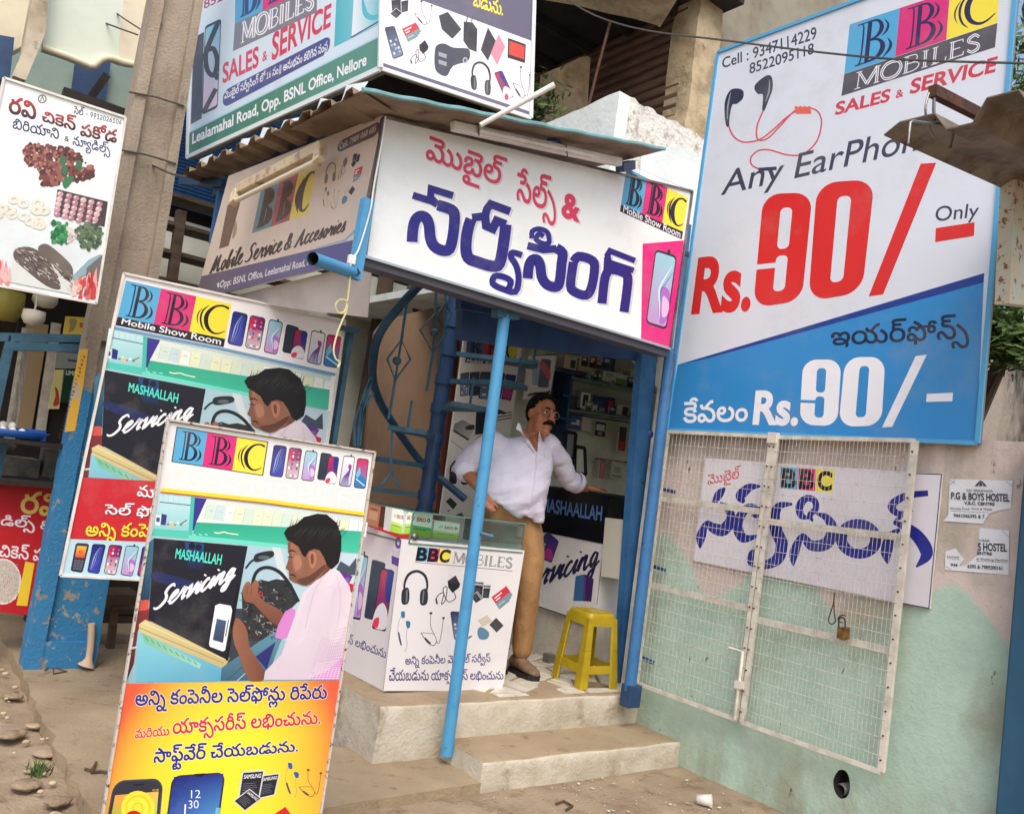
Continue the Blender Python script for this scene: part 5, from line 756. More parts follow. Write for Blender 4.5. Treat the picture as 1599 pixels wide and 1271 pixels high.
def letters_bbc(s, q, ink=INK, cols=(CY, MG, YE), border=None):
    if border: s.poly(inset(q, -.012, -.03), border)
    h = qh(q)
    for k in range(3):
        c = [bil(q, k/3, 0), bil(q, (k+1)/3, 0), bil(q, (k+1)/3, 1), bil(q, k/3, 1)]; s.poly(c, cols[k]); m = Q(c)
        if k < 2:
            s.line(m((.2, .09), (.4, .09)), h*.03, ink); s.line(m((.17, .92), (.4, .92)), h*.025, ink)
            s.line(m((.25, .08), (.3, .2), (.3, .82), (.24, .93)), [h*.04, h*.035, h*.035, h*.03], ink, 3)
            s.line(m((.42, .09), (.42, .92)), h*.085, ink)
            s.line(m((.4, .92), (.56, .9), (.65, .8), (.66, .68), (.58, .57), (.42, .53)), [h*.03, h*.05, h*.085, h*.085, h*.05, h*.03], ink, 5)
            s.line(m((.42, .53), (.6, .5), (.71, .38), (.71, .24), (.6, .12), (.4, .09)), [h*.03, h*.05, h*.095, h*.095, h*.055, h*.03], ink, 5)
            s.line(m((.7, .88), (.79, .75), (.77, .62), (.68, .54)), [h*.01, h*.045, h*.045, h*.01], ink, 5)
            s.line(m((.8, .47), (.88, .33), (.86, .2), (.74, .08)), [h*.01, h*.055, h*.055, h*.01], ink, 5)
        else:
            s.line(m((.95, .86), (.78, .9), (.58, .84), (.42, .66), (.38, .45), (.46, .24), (.62, .12), (.78, .12), (.95, .22)), [h*.06, h*.05, h*.06, h*.1, h*.12, h*.1, h*.06, h*.04, h*.02], ink, 5)
            s.line(m((.4, .84), (.26, .66), (.23, .45), (.3, .24), (.42, .1)), [h*.01, h*.045, h*.05, h*.045, h*.01], ink, 5)
            s.line(m((.24, .74), (.15, .58), (.14, .42), (.2, .26)), [h*.005, h*.03, h*.03, h*.005], ink, 5)
    return s
def engraved(s, q, ink, ground, word='MOBILES'):
    """open serif capitals: thick strokes with a thin inline"""
    S = {'M': (1.15, [[(.12, 0), (.12, 1)], [(.12, 1), (.55, .1)], [(.55, .1), (.98, 1)], [(.98, 1), (1.0, 0)]], [1, 2, 3]),
         'O': (1.0, [[(.5, 1), (.2, .9), (.05, .5), (.2, .1), (.5, 0), (.8, .1), (.95, .5), (.8, .9), (.5, 1)]], [0]),
         'B': (.85, [[(.2, 0), (.2, 1)], [(.2, 1), (.6, .97), (.68, .76), (.55, .55), (.2, .53)], [(.2, .53), (.65, .5), (.8, .27), (.6, .03), (.2, 0)]], [0]),
         'I': (.45, [[(.22, 0), (.22, 1)]], [0]), 'L': (.8, [[(.22, 1), (.22, 0)], [(.22, .02), (.72, .02), (.76, .25)]], [0]),
         'E': (.82, [[(.22, 0), (.22, 1)], [(.22, .98), (.7, .98), (.72, .8)], [(.22, .52), (.6, .52)], [(.22, .02), (.74, .02), (.77, .22)]], [0]),
         'S': (.75, [[(.64, .8), (.45, 1), (.2, .9), (.16, .7), (.4, .53), (.62, .36), (.6, .1), (.35, 0), (.12, .2)]], [0])}
    tot = sum(S[c][0] for c in word); h = qh(q); x = 0
    for c in word:
        w, st, thick = S[c]
        for i, p in enumerate(st):
            m = [bil(q, (x+a)/tot, b) for a, b in p]; t = i in thick
            s.line(m, h*(.17 if t else .05), ink, 4 if len(p) > 4 else 0)
            if t: s.line(m, h*.05, ground, 4 if len(p) > 4 else 0)
        for i, p in enumerate(st):
            if len(p) == 2:
                for a, b in p:
                    if b in (0, 1): s.line([bil(q, (x+a-.14)/tot, b), bil(q, (x+a+.14)/tot, b)], h*.04, ink)
        x += w
SCRIPT = {'S': (1.0, [[(.98, .92), (.8, 1.1), (.5, 1.0), (.45, .75), (.65, .55), (.72, .3), (.5, .05), (.2, .02), (0, .15)]]),
          'e': (.62, [[(.0, .15), (.25, .3), (.45, .5), (.4, .64), (.2, .55), (.12, .25), (.25, .02), (.45, .04), (.66, .2)]]),
          'r': (.62, [[(.04, .2), (.2, .5), (.26, .66), (.3, .52), (.5, .56), (.44, .25), (.5, .02), (.66, .15)]]),
          'v': (.66, [[(.04, .45), (.2, .62), (.26, .3), (.28, .02), (.5, .25), (.62, .6), (.7, .5)]]),
          'i': (.4, [[(.02, .2), (.24, .6), (.18, .2), (.24, .01), (.42, .18)], [(.33, .86), (.36, .92)]]),
          'c': (.58, [[(.46, .5), (.36, .63), (.16, .45), (.1, .18), (.24, .0), (.42, .04), (.6, .2)]]),
          'n': (.8, [[(.0, .2), (.2, .6), (.16, .3), (.1, .02)], [(.14, .25), (.36, .58), (.52, .6), (.48, .3), (.52, .03), (.62, .03), (.82, .2)]]),
          'g': (.7, [[(.5, .55), (.3, .63), (.1, .35), (.18, .05), (.36, .2), (.54, .6)], [(.54, .6), (.46, .0), (.34, -.42), (.12, -.46), (.14, -.24), (.45, -.02), (.74, .2)]]),
          'M': (1.25, [[(-.05, .1), (.1, .05), (.25, .5), (.45, 1.0)], [(.45, 1.0), (.42, .5), (.4, .1)], [(.4, .1), (.65, .6), (.92, 1.0)], [(.92, 1.0), (.85, .5), (.88, .08), (1.0, .02), (1.2, .15)]]),
          'o': (.62, [[(.36, .62), (.14, .45), (.12, .15), (.28, .0), (.46, .2), (.46, .5), (.34, .62), (.5, .5), (.66, .5)]]),
          'b': (.62, [[(.02, .2), (.3, .7), (.42, 1.05), (.3, 1.0), (.18, .5), (.14, .1), (.3, .0), (.44, .2), (.42, .45), (.64, .45)]]),
          'l': (.42, [[(.02, .2), (.3, .7), (.42, 1.05), (.3, 1.0), (.18, .5), (.16, .08), (.28, .01), (.44, .18)]]),
          'A': (1.1, [[(-.05, .05), (.1, .0), (.4, .5), (.75, 1.05)], [(.75, 1.05), (.72, .5), (.76, .05), (.9, .02), (1.1, .18)], [(.25, .38), (.8, .42)]]),
          's': (.52, [[(.0, .15), (.25, .5), (.32, .66), (.36, .4), (.36, .1), (.2, .0), (.06, .1)], [(.3, .03), (.54, .2)]]),
          '&': (1.0, [[(.9, .15), (.6, .05), (.3, .6), (.4, .98), (.6, .9), (.5, .6), (.15, .35), (.1, .08), (.35, .0), (.65, .25), (.75, .5)]]), ' ': (.35, [])}
def script(s, word, q, ink, w=.1):
    tot = sum(SCRIPT[c][0] for c in word); h = qh(q); x = 0
    for c in word:
        a, st = SCRIPT[c]
        for p in st:
            n = len(p); ws = [h*w*(.55+.55*math.sin(math.pi*(i+.6)/(n+.2))) for i in range(n)]
            s.line([bil(q, (x+u)/tot, v) for u, v in p], ws, ink, 5)
        x += a
PHN = {'leaf': ((30, 40, 120), (60, 70, 170)), 'icons': ((60, 30, 110), (226, 190, 200)), 'aqua': ((150, 206, 220), (196, 150, 206)), 'duo': ((190, 40, 80), (40, 44, 120)), 'swirl': ((236, 234, 240), (190, 190, 220)), 'peak': ((206, 40, 100), (60, 130, 190)), 'keys': ((60, 66, 84), (50, 52, 66)), 'dusk': ((40, 40, 120), (120, 40, 120)), 'aurora': ((120, 200, 220), (230, 196, 224)), 'slate': ((52, 60, 80), (40, 44, 60)), 'home': ((40, 52, 84), (110, 130, 160))}
def phone(s, q, kind, r=.2, body=BLK):
    a, b = (C3(*v) for v in PHN[kind]); m = Q(q); h = qh(q); w = qw(q)
    s.poly(rr(q, r), body); s.poly(rr(inset(q, .05, .03), r*.85), a, col2=b, gd=(q[0][0]-q[3][0], q[0][1]-q[3][1]))
    if kind == 'leaf':
        for d, c in ((0, (150, 170, 230)), (.18, (90, 110, 200)), (-.16, (200, 210, 240)), (.3, (70, 90, 190))): s.line(m((.3+d*.4, .1), (.45+d, .4), (.5+d*.8, .65), (.7+d*.5, .92)), [w*.01, w*.05, w*.04, w*.01], C3(*c), 5)
    elif kind == 'icons':
        s.poly(m((.06, .55), (.94, .62), (.94, .96), (.06, .96)), C3(60, 36, 110), col2=C3(200, 40, 90), gd=(q[0][0]-q[1][0], q[0][1]-q[1][1]))
        for i in range(4):
            for j in range(5):
                if (i*3+j*5) % 7 < 5: s.poly(rr(inset(q, .12+i*.2, .3+j*.125, 1-.26-i*.2, 1-.38-j*.125), .3), C3(*[(240, 240, 245), (230, 60, 90), (250, 250, 250), (80, 90, 160), (235, 120, 140)][(i+2*j) % 5]))
        for i in range(4): s.poly(rr(inset(q, .12+i*.2, .07, 1-.26-i*.2, 1-.13), .3), C3(*[(90, 190, 120), (240, 240, 240), (80, 130, 220), (240, 240, 250)][i]))
    elif kind == 'aqua':
        s.poly(m((.45, .52), (.9, .5), (.94, .15), (.7, .05), (.5, .2)), C3(176, 110, 200), sm=4); s.poly(m((.62, .42), (.94, .36), (.94, .2), (.7, .16)), C3(226, 190, 226), sm=4)
        s.line(m((.85, .85), (.62, .68), (.42, .5), (.52, .3), (.6, .1)), [w*.02, w*.06, w*.08, w*.06, w*.02], C3(210, 236, 240), 5)
        s.line(m((.95, .78), (.7, .62), (.5, .46), (.6, .3)), [w*.01, w*.04, w*.05, w*.02], C3(70, 130, 160), 5); s.poly(m((.55, 1.0), (.68, 1.0), (.68, 1.05), (.55, 1.05)), BLK)
    elif kind == 'duo':
        s.poly(m((.06, .3), (.5, .45), (.94, .3), (.94, .04), (.06, .04)), C3(228, 224, 232), sm=3); s.poly(m((.06, .15), (.4, .2), (.4, .04), (.06, .04)), C3(230, 60, 90), sm=3); s.poly(m((.5, .96), (.94, .96), (.94, .5), (.6, .55)), C3(44, 50, 140), sm=3)
    elif kind == 'swirl':
        for k in range(9): s.line(m((.1+.08*k, .04), (.3+.05*k, .3), (.6+.02*k, .5), (.75, .62)), [w*.035, w*.04, w*.03, w*.01], C3(*[(90, 60, 130), (40, 50, 110), (150, 110, 170), (60, 40, 90)][k % 4]), 4)
        s.poly(m((.55, .72), (.8, .7), (.8, .55), (.6, .58)), C3(150, 60, 140), sm=4); s.poly(m((.58, 1.0), (.7, 1.0), (.7, 1.05), (.58, 1.05)), BLK)
    elif kind == 'peak':
        s.poly(m((.06, .04), (.06, .5), (.3, .72), (.5, .45), (.94, .3), (.94, .04)), C3(50, 120, 180)); s.poly(m((.3, .72), (.45, .5), (.2, .3), (.06, .45)), C3(120, 190, 220)); s.line(m((.1, .3), (.5, .2), (.9, .1)), w*.1, C3(180, 220, 240), 3)
    elif kind == 'keys':
        s.poly(inset(q, .14, .5, .14, .1), C3(240, 190, 60), col2=C3(220, 60, 60)); s.ell(*m((.5, .7))[0], w*.16, w*.14, C3(220, 50, 60), hole=.5)
        for i in range(3):
            for j in range(4): s.poly(inset(q, .16+i*.25, .08+j*.09, 1-.36-i*.25, 1-.15-j*.09), C3(100, 104, 120))
    elif kind == 'dusk': s.poly(m((.1, .35), (.5, .5), (.9, .3), (.9, .1), (.1, .1)), C3(170, 50, 130), sm=4)
    elif kind == 'home':
        for i in range(3):
            for j in range(4): s.poly(rr(inset(q, .15+i*.26, .12+j*.13, 1-.33-i*.26, 1-.2-j*.13), .3), C3(*[(200, 210, 220), (90, 110, 150), (160, 170, 190)][(i+j) % 3]))
def headphones(s, q, ink=C3(44, 48, 56)):
    m = Q(q); w = qw(q)
    s.line(m((.12, .35), (.08, .6), (.2, .88), (.5, 1.0), (.8, .88), (.92, .6), (.88, .35)), [w*.07, w*.08, w*.1, w*.1, w*.1, w*.08, w*.07], ink, 6)
    for a, b in ((.02, .3), (.7, .98)): s.poly(m((a, .42), (b-.08, .5), (b, .3), (b-.02, .06), (a+.1, .0), (a, .1)), ink, sm=4)
    s.poly(m((.16, .42), (.22, .45), (.24, .1), (.18, .05)), C3(110, 118, 128)); s.poly(m((.78, .45), (.84, .42), (.82, .05), (.77, .1)), C3(110, 118, 128))
def adapter(s, q, ink=C3(34, 36, 42)):
    m = Q(q); w = qw(q); s.poly(m((.45, .8), (.75, 1.0), (.98, .72), (.95, .6), (.7, .42), (.5, .6)), ink)
    s.line(m((.75, .45), (.85, .25), (.6, .12), (.4, .3), (.3, .55), (.45, .6), (.45, .2), (.3, .05), (.35, .4), (.15, .35), (.05, .2)), w*.035, ink, 5); s.line(m((.05, .22), (.12, .04)), w*.07, ink)
def card(s, q, txt=1):
    m = Q(q); s.poly(m((.0, .0), (.72, .0), (.72, .1), (.85, .1), (.9, .2), (1, .22), (1, 1), (0, 1)), C3(120, 146, 156)); s.poly(m((0, .45), (1, .5), (1, 1), (0, 1)), C3(206, 52, 66))
    s.line(m((.1, .8), (.6, .82)), qh(q)*.07, WHT); s.line(m((.1, .62), (.4, .63)), qh(q)*.07, WHT); s.line(m((.1, .25), (.5, .25)), qh(q)*.06, C3(190, 210, 216))
def battery(s, q, ink=C3(36, 38, 46)):
    s.poly(q, C3(206, 208, 214)); s.poly(inset(q, .06, .05), ink)
    for k in range(6): s.poly(inset(q, .14, .18+k*.075, .2+.06*(k % 3), 1-.2-k*.075), C3(110, 112, 124))
def batteries(s, q, word=True):
    m = Q(q)
    for c in (((.5, .25), (.95, .3), (1.0, .9), (.56, .86)), ((.1, .3), (.6, .25), (.64, 1.0), (.12, .98)), ((.0, .3), (.3, .0), (.66, .26), (.34, .55))):
        qq = m(*c); battery(s, qq)
        if word: s.text('SAMSUNG', inset(qq, .12, .74, .12, .12), WHT, 12)
def earbuds(s, q, ink=C3(60, 116, 150), cord=C3(120, 150, 170)):
    m = Q(q); w = qw(q); s.line(m((.3, .95), (.1, .7), (.12, .45), (.3, .2)), w*.03, cord, 5); s.line(m((.75, .7), (.7, .4), (.8, .2), (.7, 0)), w*.03, cord, 5)
    s.poly(m((.2, .98), (.45, 1.0), (.5, .86), (.3, .84)), ink, sm=3); s.poly(m((.6, .76), (.9, .76), (.9, .62), (.72, .6)), ink, sm=3); s.line(m((.16, .46), (.42, .14)), w*.09, C3(50, 66, 90))
def neckband(s, q, ink=C3(52, 54, 60)):
    m = Q(q); w = qw(q); s.line(m((.38, .95), (.4, .6), (.62, .3), (.8, .05), (.9, .35), (.95, .85)), w*.022, ink, 5); s.line(m((0, .4), (.3, .38), (.6, .35)), w*.02, ink, 3); s.line(m((.0, .4), (.3, .12), (.6, .0), (.72, .14)), w*.03, ink, 5)
    s.ell(*m((.38, .97))[0], w*.07, w*.05, ink); s.ell(*m((.95, .84))[0], w*.06, w*.05, ink); s.line(m((.18, .24), (.45, .06)), w*.08, ink)
def cards(s, q):
    m = Q(q); s.poly(m((.0, .75), (.35, 1.0), (.55, .75), (.2, .5)), C3(200, 190, 172)); s.poly(m((.45, .6), (.7, .9), (1.0, .6), (.75, .3)), C3(58, 60, 66)); s.poly(m((.0, .3), (.12, .5), (.45, .3), (.4, .02), (.1, .0)), C3(90, 130, 160), sm=2)
def sign(name, label, cat, pl, q, th=.03, frame=None, fw=.02, edge=None, group=None, backmat=None):
    """board: body slab + printed face (+ frame bars) ; returns the thing and the Sheet"""
    c = pl(*[sum(v)/len(q) for v in zip(*q)]); t = thing(name, label, cat, c, group)
    panel_slab(pl, q, th).build('board', backmat or m_steel, t)
    if frame:
        b = MB(); p = [pl(*v, .004) for v in q]; cen = sum(p, Vector())/len(p)
        for i in range(len(p)): b.bar(p[i], p[(i+1) % len(p)], fw, .014, up=pl.n)
        b.build('frame', frame, t)
    return t, Sheet(pl)
def finish(s, t, name='printed_face'): return s.build(name, vinyl(), t)

# ---- price board on the side wall
Zb, Zc = zz(1050, 0, .3462), zz(1040, 400, .3496)
pl = PX(XW-.05)
bq = [(1041, 671), (1526, 692), (1592.7, -93), (1121, 82)]
t, s = sign('price_board', 'big white and blue board priced Rs.90 for any earphone', 'signboard', pl, bq, .045, mat('blue board edge', C3(84, 164, 208), .5), .02, backmat=mat('sign backing', C3(120, 116, 112), .6))
WB = C3(216, 221, 230); s.poly(inset(bq, .004, .003), WB)
s.poly(Zc((52, 485), (1421, 78), (1388, 826), (4, 772)), C3(52, 138, 202)); s.poly(Zc((50, 487), (1422, 76), (1418, 118), (180, 458)), C3(34, 60, 140))
s.text('Cell : 9347114229', Zb((225, 310), (650, 176), (648, 122), (225, 264)), C3(52, 52, 66), 14); s.text('8522095118', Zb((348, 335), (637, 243), (637, 195), (348, 288)), C3(52, 52, 66), 14)
qb = Zb((775, 335), (1465, 105), (1478, -110), (800, 112)); letters_bbc(s, qb, C3(44, 40, 84))
for k in range(1): s.poly(Zb((762, 435), (1455, 215), (1466, 106), (775, 336)), C3(88, 84, 90))
engraved(s, Zb((822, 404), (1390, 224), (1395, 150), (832, 330)), WHT, C3(88, 84, 90))
s.text('SALES', Zb((735, 520), (975, 458), (985, 402), (742, 464)), C3(204, 62, 78), 30); s.text('&', Zb((1008, 445), (1040, 436), (1042, 402), (1010, 411)), C3(204, 62, 78), 20); s.text('SERVICE', Zb((1072, 425), (1452, 325), (1466, 257), (1082, 360)), C3(204, 62, 78), 30)
for pts in (((240, 560), (235, 470), (255, 415), (285, 400), (318, 410), (318, 445), (290, 470), (270, 475), (258, 530), (255, 572)), ((370, 400), (380, 375), (425, 342), (448, 350), (452, 400), (435, 450), (415, 500), (405, 495), (408, 430), (385, 425))): s.poly(Zb(*pts), C3(48, 50, 66), sm=4)
s.line(Zb((262, 420), (250, 480), (248, 540)), [1, 2.4, 1], C3(150, 156, 170), 4); s.line(Zb((438, 360), (436, 410), (420, 460)), [1, 2.6, 1], C3(150, 156, 170), 4)
RC = C3(214, 78, 92)
s.line(Zb((254, 570), (275, 615), (320, 642), (390, 632), (450, 590), (510, 535), (560, 500)), 2.4, RC, 6); s.line(Zb((410, 500), (382, 570), (385, 630), (430, 625), (490, 565), (560, 495), (620, 488), (660, 510), (672, 560), (650, 640), (590, 695), (520, 700), (440, 678), (390, 680), (355, 710), (358, 745), (400, 768)), 2.4, RC, 6)
for k in range(7): s.line(Zb((556+k*10, 480+(k % 2)*4), (562+k*10, 515)), 3.6, C3(226, 104, 84))
s.text('Any EarPhone', Zb((212, 918), (1176, 700), (1208, 540), (240, 772)), C3(66, 68, 84), 4); s.line(Zb((388, 766), (470, 760)), 5.5, C3(60, 64, 80))
def big90(q9, q0, ink, bg):
    for q, nine in ((q9, 1), (q0, 0)):
        s.poly(rr(q, .36, 7), ink)
        if nine:
            s.poly(rr(inset(q, .38, .5, .38, .13), .4), bg); s.poly(rr(inset(q, .38, .12, .38, .56), .4), bg); s.poly(inset(q, -.02, .335, .5, .62), bg)
        else: s.poly(rr(inset(q, .38, .13), .4), bg)
RD = C3(214, 44, 40)
big90([(1176, 481), (1252, 470), (1269, 301), (1192, 303)], [(1262, 471), (1346, 457), (1366, 280), (1276, 286)], RD, WB)
s.poly([(1437.7, 256), (1462, 254.5), (1379, 460), (1356.4, 463)], RD); s.poly(Zb((1188, 1030), (1363, 1003), (1360, 1065), (1185, 1093)), RD); s.text('Only', Zb((1183, 1022), (1374, 1000), (1386, 916), (1190, 932)), C3(58, 60, 78), 4)
s.text('Rs.', Zc((120, 252), (368, 236), (386, -12), (150, 18)), RD, 34)
s.text('Rs.', Zc((392, 748), (582, 752), (596, 604), (406, 607)), WHT, 34); big90(Zc((596, 752), (765, 760), (784, 462), (612, 462)), Zc((770, 762), (962, 757), (980, 450), (800, 452)), WHT, C3(52, 138, 202))
s.poly(Zc((1115, 447), (1165, 440), (1010, 762), (965, 765)), WHT); s.poly(Zc((1165, 615), (1282, 610), (1279, 648), (1162, 651)), WHT)
s.text('ఇయర్‌ఫోన్స్', Zc((736, 436), (1352, 410), (1352, 256), (740, 304)), C3(30, 34, 66), 14); s.text('కేవలం', Zc((78, 744), (362, 737), (368, 626), (82, 634)), WHT, 16)
finish(s, t)

# ---- front fascia sign of the kiosk
Zf = zz(560, 170, .3315); pl = PY(3.5)
fq = [(570, 402), (1046, 546), (1081, 299), (600, 183)]
t, s = sign('fascia_sign', 'white fascia sign with bold navy Telugu word over the shop front', 'signboard', pl, fq, .03, m_steel, .012, backmat=mat('fascia box', C3(70, 66, 70), .6))
s.poly(inset(fq, .004, .006), C3(233, 238, 237))
big = [([(445, 410), (342, 378), (338, 420), (372, 452)], 17), ([(255, 408), (345, 436), (372, 452)], 17), ([(252, 628), (256, 566), (268, 524), (292, 506), (318, 516), (332, 552), (338, 610), (356, 648), (395, 668), (428, 660), (444, 600), (452, 510), (436, 476), (372, 454)], 26),
       ([(530, 520), (514, 570), (505, 650), (516, 702), (560, 722), (630, 742), (664, 728), (682, 640), (694, 545)], 27), ([(714, 484), (622, 450), (604, 474), (596, 506), (534, 514)], 19), ([(596, 506), (600, 552), (632, 566), (650, 528), (694, 545)], 20),
       ([(770, 690), (726, 678), (718, 700), (742, 740), (754, 800), (738, 862), (676, 848), (632, 824), (640, 790), (676, 790), (716, 812), (706, 850)], 15),
       ([(816, 612), (818, 578), (852, 566), (890, 584), (896, 632), (866, 634), (836, 616), (850, 590), (872, 602)], 12), ([(795, 645), (870, 664), (932, 660)], 18), ([(796, 800), (802, 742), (818, 712), (842, 712), (856, 742), (862, 790), (884, 826), (926, 840), (946, 818), (956, 730), (960, 680), (930, 656)], 24),
       ([(1012, 722), (1036, 696), (1092, 710), (1112, 742), (1098, 838), (1072, 878), (1020, 864), (998, 832), (1012, 722)], 22),
       ([(1146, 918), (1156, 824), (1168, 776), (1196, 758), (1252, 774), (1268, 800), (1262, 870), (1250, 958)], 22), ([(1302, 716), (1184, 670), (1172, 690), (1180, 724), (1296, 762)], 14), ([(1172, 700), (1168, 770)], 16)]
for dx, dy, c in ((9, 9, C3(206, 206, 214)), (0, 0, NAVY)):
    for p, w in big: s.line(Zf(*[(x+dx, y+dy) for x, y in p]), w*2*.3315, c, 3 if len(p) > 5 else 0)
for dx, dy, c, f in ((7, 7, C3(208, 208, 214), 16), (0, 0, C3(214, 60, 92), 16)):
    m = lambda *p: Zf(*[(x+dx, y+dy) for x, y in p])
    s.text('మొబైల్', m((308, 282), (676, 416), (698, 236), (336, 104)), c, f); s.text('సేల్స్', m((734, 486), (926, 556), (936, 330), (752, 274)), c, f); s.text('&', m((958, 506), (1034, 532), (1040, 420), (966, 398)), c, 40)
lq = Zf((1236, 452), (1528, 580), (1552, 420), (1262, 280)); letters_bbc(s, lq, C3(30, 30, 50)); s.poly(Zf((1231, 484), (1522, 616), (1528, 580), (1236, 452)), BLK); s.text('Mobile Show Room', Zf((1246, 486), (1514, 608), (1518, 576), (1250, 452)), WHT, 10)
s.poly(Zf((1338, 636), (1532, 620), (1466, 1124), (1330, 1082)), C3(222, 40, 126)); phone(s, Zf((1352, 1010), (1450, 1042), (1500, 694), (1398, 660)), 'aqua', .2)
s.line(Zf((1232, 246), (1562, 386)), .7, C3(170, 176, 182)); s.line(Zf((1566, 386), (1480, 1130)), 1.6, C3(120, 168, 196))
finish(s, t)
b = MB(); b.prism([pl(*p, .006) for p in Zf((30, 698), (1462, 1136), (1454, 1168), (26, 738))], -pl.n*.1); b.build('bottom_rail', mat('dark rail', C3(72, 70, 78), .5), t)
b = MB(); b.bar(pl(*Zf((28, 696))[0], .012), pl(*Zf((1466, 1132))[0], .012), .02, .012); b.build('lower_lip', mat('pale aluminium', C3(188, 196, 202), .35, metal=.6), t)

# ---- tilted awning sign on the left, in shade
Zt = zz(290, 160, .2675)
A_, B_, D_ = PY(3.5)(599, 180), PX(1.66)(312, 466), PX(1.80)(553, 385)
pl = P3(A_, B_, D_); tq = Zt((55, 1150), (978, 930), (1150, 75), (250, 430))
t, s = sign('tilted_sign', 'beige sign tilted in the shade left of the white fascia, lettered in brush script', 'signboard', pl, tq, .02, None, backmat=m_whitep)
s.poly(tq, C3(226, 208, 192), col2=C3(214, 196, 186), gd=(1, 0))  # ground colour already holds the shade that the vinyl hangs in
s.poly(Zt((92, 1015), (992, 800), (978, 930), (56, 1150)), C3(122, 110, 116), col2=C3(92, 92, 150), gd=(1, -.2)); s.line(Zt((760, 850), (930, 805), (1005, 735)), [1, 2.4, 4], C3(110, 170, 200))
s.poly(Zt((244, 600), (322, 572), (250, 838), (194, 856)), C3(122, 98, 84)); s.poly(Zt((290, 690), (300, 740), (280, 796), (272, 780)), C3(170, 146, 128), sm=3)
letters_bbc(s, Zt((386, 766), (712, 652), (766, 372), (442, 500)), C3(92, 74, 66), (C3(120, 150, 160), C3(176, 96, 104), C3(226, 206, 96)))
script(s, 'Mobile Service & Accesories', Zt((140, 1000), (925, 752), (950, 668), (165, 902)), C3(84, 70, 66), .11)
s.text('Opp: BSNL Office, Leelamahal Road, Nellore', Zt((196, 1096), (808, 940), (815, 884), (204, 1042)), C3(236, 230, 232), 14); s.ell(*Zt((190, 1066))[0], 1.6, 4, C3(236, 230, 232))
s.poly(rr(Zt((880, 300), (1122, 190), (1142, 104), (890, 232)), .5), C3(92, 74, 92)); s.poly(Zt((1122, 190), (1136, 180), (1150, 84), (1136, 96)), C3(60, 66, 140)); s.text('Cell: 7989 068 685', Zt((896, 276), (1108, 170), (1114, 134), (900, 240)), C3(226, 216, 212), 10)
headphones(s, Zt((806, 478), (874, 460), (884, 345), (820, 365)), C3(130, 114, 104)); adapter(s, Zt((884, 460), (935, 420), (950, 310), (900, 330)), C3(130, 114, 104)); batteries(s, Zt((960, 390), (1010, 370), (1022, 290), (972, 300)), False); card(s, Zt((975, 470), (1020, 440), (1034, 370), (985, 395))); earbuds(s, Zt((790, 630), (830, 620), (845, 490), (805, 500)), C3(120, 106, 98), C3(150, 132, 120)); neckband(s, Zt((838, 640), (885, 620), (900, 500), (850, 510)), C3(120, 106, 98)); cards(s, Zt((906, 600), (980, 560), (995, 470), (925, 500)))
finish(s, t)
b = MB(); v = P3(B_+Vector((.05, .05, 0)), D_+Vector((.05, .05, 0)), D_+Vector((.12, .1, -.3))); b.prism([v(*p) for p in Zt((285, 1130), (990, 950), (1085, 970), (1060, 1255), (690, 1212), (275, 1150))], v.n*-.004); b.build('loose_flex', mat('grey flex sheet', C3(196, 188, 184), .6, col2=C3(178, 168, 164), scale=3), t)

# ---- two upper hoardings meeting at the corner
Zu = zz(280, 0, .3565); cu = Vector((1.851, 3.853, 3.42)); ru = Vector((2.642, 3.60, 3.42)); lu = Vector((1.623, 6.156, 3.42)); ez = Vector((0, 0, 1))
pl = P3(cu, lu, cu+ez); uq = Zu((35, 690), (880, 302), (892, -420), (62, -420))
t, s = sign('left_hoarding', 'tall white hoarding with green address band above the awning, its edge on the corner', 'hoarding', pl, uq, .05, mat('white hoarding frame', C3(214, 220, 222), .5), .03)
s.poly(uq, C3(226, 232, 240), col2=C3(196, 218, 234), gd=(0, 1)); s.poly(Zu((44, 578), (883, 154), (880, 300), (36, 688)), C3(22, 104, 74), col2=C3(92, 146, 128), gd=(1, -.4)); s.line(Zu((40, 582), (884, 156)), 2.4, C3(170, 206, 226))  # green band pales to the right: glare painted into its colour
s.text('8522095118', Zu((108, 42), (390, -92), (390, -134), (108, 4)), C3(170, 48, 84), 16); letters_bbc(s, Zu((243, 106), (606, -64), (606, -270), (246, -95)), C3(40, 60, 120)); s.poly(Zu((235, 226), (602, 56), (604, -64), (243, 106)), C3(124, 124, 136)); engraved(s, Zu((270, 190), (588, 34), (592, -40), (276, 100)), WHT, C3(124, 124, 136))
s.text('SALES', Zu((190, 366), (345, 292), (347, 204), (192, 282)), C3(206, 56, 88), 26); s.text('&', Zu((364, 272), (384, 263), (386, 222), (365, 230)), C3(206, 56, 88), 12); s.text('SERVICE', Zu((405, 266), (660, 116), (666, 18), (410, 150)), C3(206, 56, 88), 26)
s.poly(rr(Zu((190, 476), (655, 232), (664, 154), (192, 400)), .4), C3(72, 76, 136)); s.text('మొబైల్ సర్వీసింగ్ లో 16 సం॥ అనుభవం కలిగిన సంస్థ', Zu((197, 456), (646, 248), (652, 172), (199, 398)), WHT, 12)
s.text('Lealamahal Road, Opp. BSNL Office, Nellore', Zu((56, 646), (818, 302), (820, 234), (58, 586)), WHT, 26)
s.poly(Zu((62, 166), (108, 142), (98, 520), (50, 546)), C3(46, 46, 72)); qq = Zu((98, 506), (168, 472), (184, 82), (112, 116)); phone(s, qq, 'aurora', .18); s.line(Zu((172, 96), (140, 170), (116, 240), (124, 310), (152, 330), (166, 270), (150, 216), (122, 222)), 7.5, BLK, 5); s.ell(*Zu((163, 336))[0], 3.4, 6, BLK); s.line(Zu((160, 390), (108, 490)), 7, C3(50, 48, 60))
